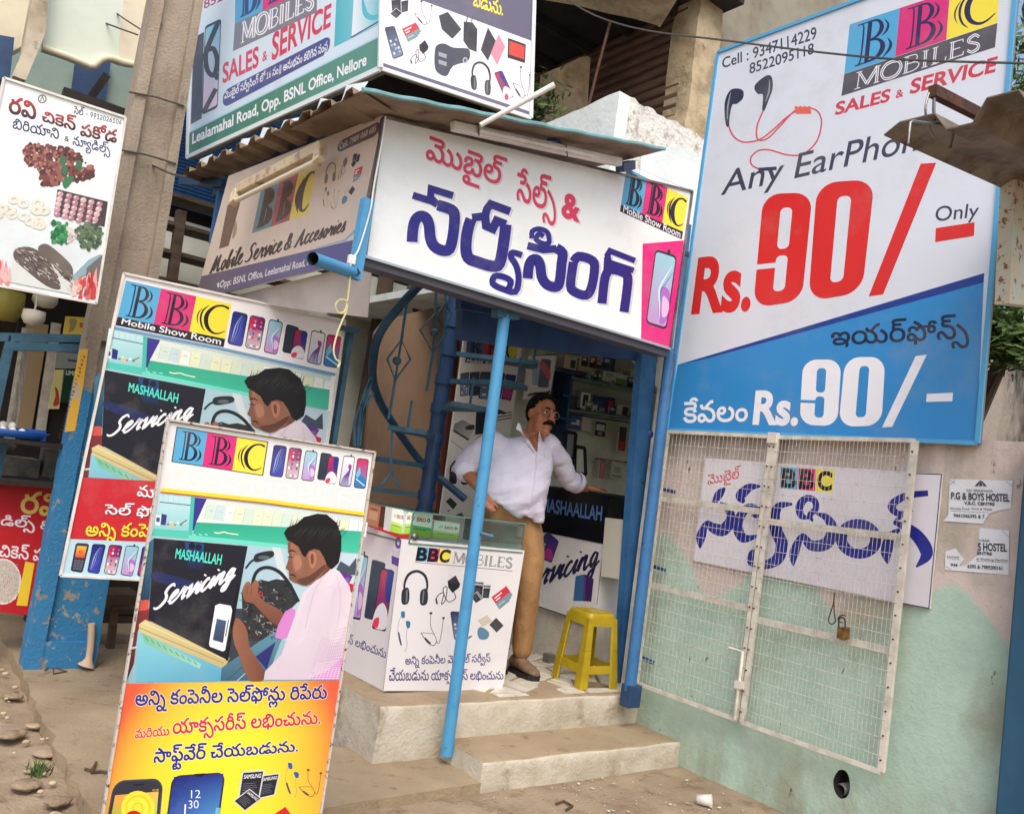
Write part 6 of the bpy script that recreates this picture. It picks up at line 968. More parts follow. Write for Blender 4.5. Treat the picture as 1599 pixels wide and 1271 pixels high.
s.poly(Zu((678, 208), (882, 106), (886, -120), (688, -10)), C3(74, 176, 190), col2=C3(150, 210, 222), gd=(1, 0)); s.poly(Zu((754, 166), (874, 96), (884, -110), (766, -40)), C3(240, 240, 246), col2=C3(110, 200, 214), gd=(1, 0)); s.line(Zu((800, -20), (815, 60), (850, 80), (880, 60)), [2, 8, 8, 2], C3(90, 190, 206), 4); s.line(Zu((752, 166), (872, 96)), 2, C3(70, 76, 110))
finish(s, t)
pl = P3(cu, ru, cu+ez); uq = Zu((880, 300), (1540, 518), (1566, -420), (892, -420))
t, s = sign('right_hoarding', 'white and charcoal hoarding of phone accessory pictures above the corner awning', 'hoarding', pl, uq, .05, mat('white hoarding frame', C3(214, 220, 222), .5), .02)
s.poly(uq, C3(96, 92, 116)); s.poly(Zu((884, 274), (1543, 492), (1556, 186), (1080, 10), (886, -60)), C3(230, 230, 238)); s.text('బడును.', Zu((1286, 26), (1416, 70), (1424, 12), (1296, -34)), YE, 20)
batteries(s, Zu((925, 88), (1008, 78), (1005, -10), (915, 0)), False); neckband(s, Zu((1030, 100), (1105, 118), (1110, 10), (1030, 0)))
s.poly(Zu((1136, 70), (1176, 54), (1236, 130), (1196, 172), (1150, 130)), C3(56, 58, 66)); s.poly(Zu((1244, 180), (1246, 96), (1284, 100), (1306, 130), (1302, 230), (1268, 216)), C3(48, 50, 58))
for x in (1258, 1280): s.line(Zu((x, 98), (x+4, 74)), 1.6, C3(80, 82, 90))
phone(s, Zu((936, 262), (984, 244), (942, 114), (898, 122)), 'home', .2); card(s, Zu((1002, 186), (1066, 150), (1036, 100), (975, 128))); adapter(s, Zu((1008, 286), (1088, 282), (1096, 176), (1016, 180)))
s.poly(Zu((1118, 240), (1126, 202), (1160, 192), (1200, 210), (1262, 214), (1274, 236), (1262, 270), (1200, 290), (1172, 334), (1140, 326), (1120, 300)), C3(66, 72, 86), sm=3)
for y in (228, 262): s.poly(Zu((1136, y), (1172, y+12), (1170, y+30), (1136, y+18)), C3(150, 156, 168))
s.ell(*Zu((1252, 266))[0], 4, 5, C3(170, 176, 186), hole=.5)
s.poly(Zu((1320, 220), (1352, 122), (1386, 180), (1352, 268)), C3(54, 54, 62)); s.poly(Zu((1364, 236), (1398, 152), (1428, 206), (1392, 286)), C3(226, 140, 160)); s.poly(Zu((1440, 168), (1518, 196), (1514, 278), (1438, 254)), C3(54, 40, 46)); s.poly(Zu((1446, 180), (1512, 204), (1510, 262), (1444, 240)), C3(212, 66, 56))
headphones(s, Zu((1276, 390), (1364, 424), (1372, 290), (1276, 262))); phone(s, Zu((1430, 442), (1466, 424), (1414, 310), (1378, 320)), 'duo', .2); neckband(s, Zu((1456, 420), (1536, 440), (1540, 310), (1470, 280)))
finish(s, t)

# ---- grille-backed wall sign
Zw = zz(980, 660, .3871); pl = PX(XW-.022); wq = Zw((265, 556), (1216, 750), (1267, 208), (314, 142))
t, s = sign('wall_sign', 'white wall sign of brushed navy Telugu letters behind the wire grille', 'signboard', pl, wq, .02, backmat=m_whitep)
s.poly(wq, C3(226, 222, 228), col2=C3(212, 208, 214), gd=(0, 1)); NB = C3(34, 40, 138)
for p, w in (([(394, 264), (368, 290), (338, 346)], [8, 26, 6]), ([(292, 506), (296, 460), (318, 406), (346, 424), (386, 432), (416, 392), (406, 346), (372, 322)], [5, 30, 16, 32, 38, 32, 22, 6]),
             ([(536, 256), (490, 262), (456, 296), (470, 322)], [6, 26, 32, 10]), ([(534, 352), (490, 342), (458, 372), (444, 420), (468, 466), (526, 456)], [20, 26, 28, 32, 28, 8]), ([(524, 352), (520, 376), (500, 372)], [10, 14, 6]), ([(664, 328), (612, 336), (592, 380), (602, 440), (622, 490), (606, 548), (556, 572), (500, 560), (506, 522), (548, 530)], [8, 24, 34, 38, 38, 36, 28, 26, 18, 6]),
             ([(748, 398), (736, 372), (760, 346), (752, 312), (718, 306), (694, 338), (702, 376), (738, 384)], [6, 18, 20, 20, 22, 26, 20, 6]), ([(668, 578), (672, 524), (704, 458), (740, 494), (800, 488), (828, 436), (806, 386), (762, 366)], [5, 30, 18, 32, 38, 36, 24, 8]),
             ([(1050, 570), (1044, 520), (1060, 460), (1098, 430)], [5, 36, 28, 10]), ([(1076, 404), (1128, 424), (1180, 470), (1206, 530), (1164, 582)], [10, 30, 40, 38, 5]), ([(1212, 284), (1120, 296), (1066, 334), (1092, 366), (1150, 352)], [18, 22, 26, 18, 8]), ([(1150, 352), (1090, 388), (1076, 410)], [8, 12, 10])):
    s.line(Zw(*p), [v*.5 for v in w], NB, 6)
s.ell(*Zw((932, 468))[0], 36, 31, NB, rot=.15, hole=.5); s.line(Zw((1140, 204), (1266, 209), (1215, 748), (1100, 726)), 1.6, C3(40, 48, 110))
s.text('మొబైల్', Zw((324, 268), (456, 240), (456, 172), (322, 204)), C3(206, 66, 84), 10)
for k, c in enumerate((CY, MG, YE)):
    m = Zw((614+k*72, 264+k*6), (684+k*72, 270+k*6), (688+k*72, 184+k*4), (618+k*72, 178+k*4)); s.poly(m, c); s.text('BBC'[k], inset(m, .12, .1), C3(20, 20, 24), 40)
finish(s, t)

# ---- two torn paper notices
Zn = zz(1440, 700, .1731); pl = PX(XW)
def notice(label, out, torn, rows):
    t = thing('paper_notice', label, 'notice', pl(*Zn(out[0])[0]), 'hostel notices on the pink wall'); b = MB()
    n = 10; P = [pl(*p, .0015+.004*abs(math.sin(i*1.7))) for i, p in enumerate(Zn(*out))]
    b.prism(P, Vector((.0006, 0, 0))); b.build('paper', mat('notice paper', C3(222, 224, 228), .8, bump=.002, bscale=9), t)
    s = Sheet(pl, .0062)
    for st, q, f in rows: s.text(st, Zn(*q), C3(54, 56, 64), f)
    for a, b_ in torn: s.line(Zn(a, b_), .45, C3(90, 92, 100))
    s.build('lettering', vinyl(), t)
notice('upper paper hostel notice, torn at its lower right corner', [(250, 275), (815, 290), (800, 540), (690, 560), (600, 590), (545, 680), (190, 655), (235, 600)],
       [((255, 562), (600, 580)), ((250, 280), (300, 320)), ((752, 290), (810, 340)), ((250, 330), (300, 282))], [('SAI SRINIVASA', ((400, 388), (640, 396), (640, 376), (400, 366)), 8), ('P.G & BOYS HOSTEL', ((262, 456), (786, 480), (786, 414), (262, 396)), 30), ('V.R.C. CENTRE', ((380, 506), (652, 516), (652, 490), (380, 478)), 40), ('Homely Food, Wi-Fi & Washi', ((252, 556), (630, 566), (630, 540), (252, 530)), 4), ('9441046395 & 7', ((284, 620), (562, 632), (562, 600), (284, 588)), 20), ('m', ((486, 334), (572, 336), (540, 296), (516, 296)), 60)])
notice('lower paper hostel notice with a strip ripped from its middle', [(520, 715), (785, 740), (780, 1140), (205, 1095), (210, 930), (300, 900), (380, 1000), (330, 1060), (400, 1050), (500, 960)],
       [((490, 1015), (770, 1030)), ((225, 990), (340, 1002)), ((720, 740), (782, 800)), ((210, 1060), (260, 1095))], [('S HOSTEL', ((505, 920), (762, 930), (762, 864), (505, 852)), 30), ('ENTRE', ((500, 958), (628, 964), (628, 938), (500, 930)), 40), ('VASA', ((512, 840), (610, 844), (610, 822), (512, 818)), 8), ('& Washing Machine', ((490, 1012), (770, 1026), (770, 1000), (490, 986)), 4), ('6395 & 7989200161', ((410, 1078), (722, 1096), (722, 1064), (410, 1046)), 20), ('944', ((258, 1062), (318, 1068), (318, 1038), (258, 1034)), 20), ('Homely', ((225, 986), (335, 994), (335, 972), (225, 966)), 4)])

# ================================================================== POSTERS
def technician(s, T):
    """printed picture of a repair desk; T maps the reference frame of the front poster to a sheet"""
    z3 = lambda *p: [T(160+x*.2753, 650+y*.2753) for x, y in p]; z4 = lambda *p: [T(140+x*.2877, 950+y*.2877) for x, y in p]
    G = lambda *c: C3(*c)
    s.poly(z3((322, 430), (1495, 562))+z4((1355, 390), (195, 405)), G(172, 206, 210), col2=G(140, 180, 190), gd=(0, 1))
    s.poly(z3((322, 432), (502, 452), (490, 650), (290, 640)), G(196, 226, 230), col2=G(140, 200, 206), gd=(0, 1))
    for k in range(5): s.line(z3((345+k*30, 440+k*4), (342+k*30, 492)), 1, G(170, 204, 210))
    s.line(z3((326, 486), (500, 504)), 1.6, G(60, 120, 130)); s.poly(z3((302, 560), (330, 560), (326, 618), (298, 615)), G(236, 238, 244)); s.poly(z3((306, 572), (326, 574), (324, 600), (304, 598)), G(60, 70, 130)); s.poly(z3((336, 552), (366, 560), (358, 618), (330, 614)), G(40, 44, 120))
    for x, y, c in ((372, 612, (214, 60, 60)), (390, 600, (240, 226, 120)), (410, 616, (226, 90, 70)), (428, 604, (240, 240, 240)), (446, 616, (90, 160, 90)), (400, 622, (220, 200, 90)), (458, 606, (230, 180, 60))): s.ell(*z3((x, y))[0], 2.2, 1.6, G(*c), n=10)
    s.line(z3((440, 612), (478, 588)), 1.2, BLK)
    s.poly(z3((524, 460), (592, 468), (530, 640), (505, 650)), G(58, 50, 140)); s.poly(z3((592, 468), (1492, 572), (1482, 665), (532, 600)), G(222, 228, 220), col2=G(200, 220, 214), gd=(1, 0))
    rr_ = random.Random(4)
    for k in range(17):
        x = 575+k*54; y = 500+k*6; c = rr_.choice([(236, 238, 230), (206, 222, 212), (228, 232, 196), (196, 216, 220), (240, 240, 240), (214, 226, 204)]); h = rr_.uniform(.7, 1)
        s.poly(z3((x+20, y-10+(1-h)*40), (x+66, y-4+(1-h)*40), (x+54, y+88), (x, y+80)), G(*c)); s.line(z3((x+20, y), (x+2, y+84)), .7, G(180, 198, 190)); s.line(z3((x+30, y+34), (x+52, y+37)), 1.2, G(*rr_.choice([(170, 200, 180), (220, 220, 150), (160, 180, 200)])))
    s.poly(z3((532, 600), (1483, 652), (1470, 778), (1060, 740), (505, 690), (520, 640)), G(44, 166, 136), col2=G(70, 192, 160), gd=(0, 1)); s.poly(z3((502, 454), (524, 458), (507, 690), (486, 690)), G(70, 186, 168)); s.poly(z3((290, 636), (492, 650), (487, 694), (278, 676)), G(80, 196, 178)); s.poly(z3((490, 672), (1060, 728), (1060, 752), (488, 700)), G(110, 214, 196))
    s.line(z3((634, 658), (660, 662), (690, 656), (720, 664), (770, 670)), 1.8, G(228, 236, 200), 3)
    for k in range(3): s.line(z3((512+k*34, 668), (530+k*34, 672)), 1.8, G(150, 216, 216))
    s.poly(z3((800, 728), (1062, 752), (1482, 785), (1400, 1271), (790, 1271)), G(164, 196, 208), col2=G(196, 214, 222), gd=(1, 0)); s.poly(z3((960, 740), (1010, 745), (1060, 960), (1020, 960)), G(206, 216, 218))
    s.poly(z3((1320, 880), (1350, 820), (1400, 850), (1440, 800), (1440, 900), (1330, 900)), G(70, 80, 96)); s.poly(z3((1320, 872), (1420, 905), (1400, 945), (1330, 920)), G(104, 44, 140)); s.poly(z3((1370, 935), (1430, 955), (1420, 1000), (1390, 990)), G(196, 30, 80))
    # glass desk, edge of wood, black sheet
    s.poly(z4((250, 0), (330, 0), (330, 90), (262, 120), (240, 300), (196, 404), (210, 330)), G(128, 48, 52), col2=G(70, 34, 44), gd=(0, 1)); s.poly(z3((236, 740), (292, 690), (266, 1050), (215, 1040)), G(52, 110, 132), col2=G(30, 60, 90), gd=(0, 1)); s.poly(z3((206, 1045), (264, 1038), (262, 1096), (196, 1104)), G(206, 84, 72)); s.line(z4((226, 216), (256, 208)), 3, G(200, 214, 216))
    s.poly(z4((700, 0), (960, 0), (1060, 110), (940, 388), (705, 392)), G(54, 62, 70)); s.poly(z4((715, 322), (990, 130), (1060, 120), (980, 330), (860, 390), (710, 392)), G(92, 142, 160), col2=G(60, 96, 120), gd=(0, 1)); s.poly(z4((900, 260), (1010, 180), (960, 330)), G(40, 44, 110))
    s.line(z4((745, 390), (860, 290)), 2, G(60, 90, 100)); s.line(z4((800, 392), (900, 300)), 1.2, G(180, 206, 210))
    s.poly(z4((266, 110), (716, 320), (710, 393), (250, 400)), G(136, 204, 216), col2=G(86, 160, 190), gd=(.3, 1)); s.poly(z4((276, 122), (605, 300), (598, 326), (400, 236), (300, 190)), G(120, 186, 150), col2=G(150, 206, 190), gd=(1, 0))
    for k in range(9): s.line(z4((300+k*33, 150+k*17), (318+k*33, 176+k*16)), 1.6, G(80, 160, 110))
    s.poly(z4((268, 84), (302, 60), (760, 268), (745, 300), (716, 322), (268, 124)), G(214, 200, 144), col2=G(190, 172, 116), gd=(0, 1)); s.line(z4((270, 104), (728, 296)), 1.2, G(150, 132, 84)); s.line(z4((290, 76), (748, 282)), .8, G(236, 226, 180))
    s.poly(z3((292, 690), (824, 736))+z4((745, 278), (320, 62))+z3((262, 1130)), G(30, 30, 42)); s.poly(z4((800, -140), (812, -132), (752, 284), (738, 280)), G(20, 20, 24))
    s.poly(z3((466, 712), (576, 722), (572, 870), (486, 862)), G(36, 74, 130), col2=G(30, 34, 60), gd=(0, 1)); s.ell(*z3((508, 736))[0], 5, 6, G(20, 22, 40)); s.ell(*z3((545, 742))[0], 5, 5, G(24, 26, 50)); s.poly(z3((300, 880), (520, 940), (480, 980), (290, 930)), G(34, 44, 88), sm=3)
    s.text('MASHAALLAH', z3((412, 804), (670, 842), (680, 784), (420, 750)), G(86, 222, 200), 20)
    script(s, 'Servicing', z3((282, 1100), (742, 920), (784, 812), (338, 985)), WHT, .115)
    # bits on the desk
    s.poly(z3((790, 1000), (830, 960), (900, 925), (940, 935), (985, 922), (1040, 930), (1075, 950), (1090, 1010), (1110, 1050), (1060, 1100), (1020, 1200), (960, 1230), (900, 1271), (800, 1271)), G(48, 50, 54))
    for k in range(170):
        x, y = rr_.uniform(800, 1075), rr_.uniform(935, 1260); a = rr_.uniform(-.5, 2.2); L = rr_.uniform(6, 40)
        if x > 1240-y*.18: continue
        s.line(z3((x, y), (x+L*.6*math.cos(a), y+L*.5*math.sin(a)), (x+L*math.cos(a+.5), y+L*.6*math.sin(a+.5))), rr_.uniform(.4, 1.7), G(*rr_.choice([(24, 24, 28), (90, 96, 104), (60, 62, 68), (20, 20, 24), (34, 34, 38), (130, 136, 140), (150, 140, 110), (84, 56, 48), (176, 182, 186)])))
    s.line(z3((832, 1140), (846, 980), (872, 886), (930, 856), (1000, 880), (1060, 950), (1112, 1050)), 5.2, G(34, 38, 48), 6); s.poly(z3((858, 800), (880, 776), (960, 762), (972, 790), (930, 812), (870, 826)), G(40, 44, 52), sm=4); s.line(z3((812, 862), (840, 826), (870, 806)), 3, G(40, 44, 52), 3); s.ell(*z3((915, 800))[0], 9, 3, G(90, 100, 106))
    # sitter: arms, shirt, neck, face, hair
    sk, skd, skl = G(150, 98, 76), G(112, 70, 56), G(176, 120, 94)
    s.poly(z3((792, 990), (815, 940), (836, 940), (842, 960), (866, 925), (888, 950), (882, 1000), (920, 1050), (1022, 1108), (1000, 1192), (910, 1120), (858, 1062), (812, 1050)), sk, col2=skd, gd=(0, 1), sm=2); s.line(z3((826, 960), (820, 1010)), 1, skd); s.line(z3((848, 965), (842, 1015)), 1, skd); s.ell(*z3((898, 1006))[0], 3, 3.6, G(200, 60, 60), hole=.6)
    s.poly(z4((776, 120), (790, 60), (806, 52), (835, 80), (858, 130), (872, 220), (952, 340), (936, 392), (862, 388), (806, 240), (785, 190)), sk, col2=skd, gd=(1, 0), sm=2)
    s.poly(z3((1032, 1112), (1094, 1096), (1066, 1240), (978, 1254)), G(206, 130, 196), sm=2)
    s.poly(z3((1300, 852), (1345, 880), (1400, 960), (1420, 1060))+z4((1400, 120), (1352, 386), (945, 386), (952, 340), (1040, 250), (1085, 120))+z3((1110, 1080), (1140, 1000), (1230, 910)), G(226, 214, 222), col2=G(208, 192, 206), gd=(0, 1))
    for pts in (((1160, 1010), (1250, 930), (1300, 960), (1200, 1120), (1140, 1271), (1090, 1271)), ((1300, 1000), (1370, 980), (1400, 1100), (1340, 1271), (1290, 1271))): s.poly(z3(*pts), G(214, 200, 212), col2=G(226, 213, 222), gd=(1, .3), sm=3)
    for k in range(46): s.line(z3((1085+k*7, 1271-k*3), (1190+k*4.6, 1000-k*2)), .25, G(214, 190, 212))
    for k in range(15):
        s.line(z4((1330+k*3.5-k*9, 120+k*18), (1400-k*3, 100+k*19)), .5, G(206, 150, 200)); s.line(z4((1190+k*13, 384), (1262+k*10, 150+k*4)), .5, G(206, 150, 200))
    s.poly(z4((1180, 386), (1300, 330), (1372, 260), (1352, 386)), G(206, 140, 200))
    for k in range(9): s.line(z4((1188+k*19, 384), (1215+k*18, 318)), .6, G(240, 222, 238)); s.line(z4((1190+k*5, 380-k*10), (1360, 376-k*12)), .6, G(240, 222, 238))
    s.line(z3((1260, 900), (1200, 1000), (1150, 1200)), 1, G(200, 180, 200), 4); s.line(z3((1330, 900), (1350, 1040), (1330, 1200)), 1, G(206, 186, 204), 4)
    s.poly(z3((1150, 962), (1200, 900), (1260, 830), (1306, 850), (1240, 912)), skd, sm=2)
    s.poly(z3((1062, 690), (1052, 752), (1060, 792), (1044, 846), (1040, 862), (1058, 874), (1056, 892), (1062, 904), (1058, 918), (1076, 936), (1108, 948), (1156, 962), (1212, 930), (1268, 850), (1240, 720), (1140, 680)), G(126, 84, 66), col2=G(150, 102, 80), gd=(1, .1), sm=2)
    s.poly(z3((1070, 720), (1110, 710), (1150, 790), (1150, 900), (1090, 880), (1075, 800)), G(160, 110, 88), col2=G(136, 92, 72), gd=(1, 0), sm=3); s.poly(z3((1085, 800), (1120, 790), (1130, 850), (1095, 870)), G(172, 122, 98), sm=3)
    s.poly(z3((1100, 930), (1160, 955), (1250, 880), (1260, 840), (1180, 900)), G(96, 62, 50), sm=3)
    s.poly(z3((1168, 786), (1186, 764), (1210, 776), (1214, 820), (1196, 860), (1178, 850)), skl, sm=3); s.poly(z3((1180, 790), (1196, 782), (1198, 826), (1186, 838)), skd, sm=3)
    s.line(z3((1052, 770), (1074, 760), (1100, 770)), [1, 2.4, 1], BLK, 3); s.line(z3((1048, 800), (1064, 796), (1086, 802)), [.6, 1.6, .6], BLK, 3); s.line(z3((1058, 902), (1082, 898), (1098, 916)), [1, 2.2, .8], G(40, 28, 28), 3); s.line(z3((1052, 868), (1066, 872)), 1.2, skd)
    s.poly(z3((1030, 660), (1052, 628), (1100, 610), (1145, 570), (1180, 562), (1220, 552), (1272, 556), (1300, 580), (1330, 605), (1356, 680), (1354, 760), (1340, 830), (1300, 868), (1276, 850), (1256, 800), (1232, 760), (1200, 752), (1170, 764), (1150, 800), (1132, 782), (1112, 740), (1072, 712), (1048, 700)), G(26, 23, 26))
    for k in range(26):
        x = 1060+k*11; s.line(z3((x, 640-30*math.sin(k/8)), (x+14, 585-26*math.sin(k/9)+12*(k % 3))), [1.4, .4], G(24, 21, 24))
        s.line(z3((x+20, 690+20*math.sin(k)), (x+50, 640+10*math.cos(k*2))), [.3, .9], G(58, 54, 60))
    s.poly(z3((640, 1072), (664, 1062), (728, 1074), (736, 1100))+z4((735, 226), (722, 232), (652, 206), (648, 190)), G(236, 238, 242), sm=0); s.poly(z4((690, 54), (742, 66), (724, 186), (668, 170)), G(70, 92, 120), col2=G(46, 58, 90), gd=(0, 1)); s.line(z4((754, 60), (738, 150)), 1.6, G(40, 44, 60))

# ---- front poster stand
pl = PY(2.85); fq = [(136, 1418), (489, 1345), (585, 706), (262, 655)]
t, s = sign('poster_stand', 'tall freestanding yellow and orange phone repair poster with a technician, nearest the camera', 'poster', pl, fq, .018, mat('worn poster frame', C3(196, 188, 178), .6, col2=C3(60, 52, 50), scale=60, lo=.55, hi=.65), .007, backmat=m_wood)
Z3, Z4 = zz(160, 650, .2753), zz(140, 950, .2877)
s.poly(inset(fq, .008, .004), C3(228, 226, 224)); letters_bbc(s, Z3((397, 254), (906, 332), (934, 148), (426, 65)), INK, border=C3(60, 60, 70))
for q, k in ((((946, 338), (1022, 348), (1048, 170), (972, 160)), 'leaf'), (((1036, 350), (1108, 358), (1134, 184), (1060, 175)), 'icons'), (((1126, 362), (1198, 370), (1222, 202), (1152, 192)), 'aqua'), (((1216, 358), (1276, 366), (1302, 214), (1240, 204)), 'slate'), (((1262, 378), (1322, 386), (1344, 232), (1284, 224)), 'duo'), (((1340, 394), (1408, 402), (1434, 228), (1368, 222)), 'swirl'), (((1424, 404), (1492, 412), (1512, 244), (1446, 236)), 'peak')): phone(s, Z3(*q), k)
s.text('USED MOBILES', Z3((378, 398), (1470, 528), (1488, 440), (388, 306)), C3(236, 233, 230), 8)
TI = lambda x, y: (x, y)
technician(s, TI); s.line(Z3((334, 416), (900, 476), (1496, 556)), 5.6, C3(240, 214, 46)); s.line(Z3((326, 430), (900, 490), (1494, 566)), 1.4, C3(204, 56, 50))
def ramp_yellow(u, v):
    v = max(0, 1-(1-v)*1.35); d = max(abs(u-.5)*2, 0)**2.4*(.5+.5*v)+max(0, v-.55)**1.6*1.2; d = min(1, d)
    return tuple(a+(b-a)*d for a, b in zip(C3(250, 228, 56), C3(238, 92, 62)))
s.blend([(138, 1416), (487, 1343), (531, 1062), (197, 1067)], ramp_yellow, 22, 22)
for st, q, c in (('అన్ని కంపెనీల సెల్‌ఫోన్లు రిపేరు', ((244, 566), (1282, 524), (1292, 400), (254, 430)), C3(46, 40, 130)), ('మరియు', ((246, 704), (430, 686), (432, 632), (250, 650)), C3(210, 44, 50)), ('యాక్ససరీస్ లభించును.', ((448, 716), (1250, 655), (1256, 540), (456, 584)), C3(210, 44, 50)), ('సాఫ్ట్‌వేర్ చేయబడును.', ((344, 884), (1128, 808), (1132, 706), (354, 742)), C3(46, 40, 130))):
    s.text(st, Z4(*q), C3(250, 246, 236), 42); s.text(st, Z4(*q), c, 23)
qq = Z4((70, 1260), (372, 1250), (402, 918), (132, 932)); s.poly(rr(qq, .22), C3(66, 70, 82)); s.poly(rr(inset(qq, .03), .2), C3(48, 50, 62)); s.blend(Z4((92, 1260), (352, 1250), (374, 992), (138, 1012)), lambda u, v: C3(90+150*v, 196+30*u-40*v, 70+20*u), 8, 8)
for k, c in enumerate(((250, 220, 60), (244, 200, 40), (250, 226, 90), (240, 180, 30))): s.ell(*Z4((262, 1082))[0], 26-k*6, 27-k*6, C3(*c), hole=.86 if k else 0)
s.ell(*Z4((240, 1130))[0], 13, 10, C3(190, 30, 40)); s.poly(rr(Z4((236, 962), (298, 957), (298, 946), (236, 951)), .4), BLK); s.text('C15', Z4((342, 990), (374, 988), (374, 978), (342, 980)), C3(220, 220, 100), 10)
qq = Z4((400, 1260), (688, 1255), (738, 886), (448, 906)); s.poly(rr(qq, .16), C3(40, 44, 56)); s.blend(inset(qq, .035, .02), [C3(40, 90, 190), C3(90, 170, 220), C3(40, 52, 140), C3(30, 36, 110)], 6, 6); s.text('12', Z4((550, 1028), (602, 1026), (602, 982), (550, 984)), WHT, -6); s.text('30', Z4((536, 1084), (592, 1082), (592, 1038), (536, 1040)), WHT, -6); s.line(Z4((520, 1060), (516, 1116)), 2.4, WHT); s.poly(Z4((566, 896), (626, 892), (612, 912), (580, 914)), BLK)
for k in range(3): s.line(Z4((660+k*10, 1250), (690+k*8, 1080)), 1.6, C3(120, 200, 240))
batteries(s, Z4((770, 1112), (1010, 1070), (1036, 870), (800, 880))); earbuds(s, Z4((1050, 1040), (1142, 1020), (1142, 850), (1060, 830)), C3(40, 90, 170), C3(150, 150, 120)); neckband(s, Z4((1134, 1030), (1256, 1010), (1262, 870), (1140, 870)), C3(90, 80, 60)); s.poly(Z4((1000, 1116), (1062, 1074), (1096, 1120), (1060, 1180)), C3(200, 40, 50))
finish(s, t)
b = MB(); b.bar(pl(390, 1370, -.02)+Vector((.1, .3, 0)), pl(420, 800, -.02), .03, .02)
b.build('strut', m_wood, t)

# ---- middle poster leaning by the concrete pole
pl = PY(4.7); Zm = zz(80, 420, .3934); mq = Zm((36, 1216), (1012, 1268), (1166, 205), (288, 18))
t, s = sign('wall_poster', 'large phone show room poster with red band, between the concrete pole and the spiral stair', 'poster', pl, mq, .03, m_whitep, .012, backmat=m_wood)
s.poly(inset(mq, .004, .003), C3(238, 236, 238))
letters_bbc(s, Zm((264, 192), (690, 280), (716, 140), (297, 46))); s.poly(Zm((255, 224), (684, 311), (691, 278), (263, 190)), BLK); s.text('Mobile Show Room', Zm((278, 218), (672, 302), (676, 276), (284, 196)), WHT, 12)
for q, k in ((((698, 297), (758, 310), (782, 180), (722, 166)), 'leaf'), (((768, 312), (828, 325), (852, 196), (790, 182)), 'icons'), (((842, 330), (896, 342), (921, 212), (866, 198)), 'aqua'), (((916, 330), (966, 340), (984, 232), (934, 218)), 'slate'), (((950, 350), (1002, 360), (1019, 250), (968, 238)), 'duo'), (((1013, 370), (1070, 384), (1090, 255), (1034, 242)), 'swirl'), (((1078, 384), (1142, 396), (1154, 270), (1096, 258)), 'peak')): phone(s, Zm(*q), k)
TM = lambda x, y: (1.0721*x+.0336*y-122.1, .1238*x+.9272*y-230.8)
technician(s, TM); s.line(Zm((246, 232), (700, 322), (1128, 420)), 4.4, C3(104, 156, 196))
s.poly(Zm((124, 826), (1108, 880), (1055, 1110), (67, 1070)), C3(200, 42, 54))
for st, q, c in (('మా', ((340, 900), (428, 912), (432, 866), (348, 854)), WHT), ('సెల్ ఫో', ((210, 978), (412, 990), (418, 934), (216, 926)), WHT), ('అన్ని కంపె', ((132, 1084), (388, 1086), (396, 1010), (142, 1004)), C3(250, 226, 70))):
    s.text(st, [(x+1.2, y+1.4) for x, y in Zm(*q)], C3(70, 20, 24), 14); s.text(st, Zm(*q), c, 14)
s.poly(Zm((67, 1071), (1055, 1111), (1014, 1264), (38, 1212)), C3(186, 220, 232))
for k, kd in enumerate(('keys', 'leaf', 'icons', 'aqua', 'dusk', 'swirl', 'peak', 'duo')): phone(s, Zm((76+k*66, 1198+k*5), (124+k*66, 1206+k*5), (152+k*66, 1090+k*3.4), (98+k*66, 1086+k*3.4)), kd)
finish(s, t)
b = MB(); b.bar(pl(547, 515, -.02), pl(470, 1010, -.02), .05, .03); b.bar(pl(530, 512, -.0), pl(561, 518, 0), .035, .03); b.build('side_post', m_teal, t)

# ---- food board high on the left
pl = PY(5.1); Zo, Zo2 = zz(0, 0, .2517), zz(0, 280, .3148); oq = [(-60, 436), (150, 474), (196, 184), (6, 122)]
t, s = sign('food_board', 'white hanging board with pictures of fried snacks, top left beside the concrete pole', 'signboard', pl, oq, .05, m_whitep, .012, backmat=m_rust)
s.poly(inset(oq, .004, .003), C3(232, 238, 238), col2=C3(216, 226, 230), gd=(0, 1))
RB, RK = C3(176, 62, 60), C3(34, 32, 40)
for st, q in (('రవి', ((54, 700), (219, 744), (226, 640), (66, 594))), ('చికెన్', ((260, 752), (465, 812), (472, 722), (268, 680))), ('పకోడ', ((498, 842), (720, 888), (730, 795), (508, 756)))): s.text(st, Zo(*q), RB, 30, col2=RK, gd=(-.25, 1))
s.text('బిరియాని', Zo((78, 798), (362, 866), (371, 800), (84, 732)), C3(44, 40, 90), 14); s.text('&', Zo((400, 876), (426, 882), (428, 850), (402, 844)), RK, 10); s.text('న్యూడిల్స్', Zo((448, 930), (680, 985), (690, 890), (456, 832)), C3(44, 40, 90), 14); s.text('సెల్ - 9912026106', Zo((458, 706), (752, 776), (756, 734), (462, 650)), RK, 14)
s.ell(*Zo((262, 616))[0], 7, 7, C3(120, 110, 104), hole=.7); s.line(Zo((252, 630), (262, 600), (272, 630)), 1.6, C3(120, 110, 104), 3)
rq = random.Random(11)
def blobs(z, box, n, cols, r, out=None):
    for k in range(n):
        x, y = rq.uniform(box[0], box[2]), rq.uniform(box[1], box[3])
        if out and not out(x, y): continue
        R0 = r*rq.uniform(.6, 1.25); s.poly(z(*[(x+R0*(1+.35*rq.uniform(-1, 1))*math.cos(a), y+R0*(1+.35*rq.uniform(-1, 1))*math.sin(a)) for a in [j*.785 for j in range(8)]]), C3(*rq.choice(cols)), sm=3)
PK = [(120, 70, 66), (146, 92, 84), (96, 54, 52), (164, 110, 100), (132, 80, 66), (84, 50, 46)]
e1 = lambda x, y: ((x-355)/215)**2+((y-1010-(x-355)*.25)/95)**2 < 1
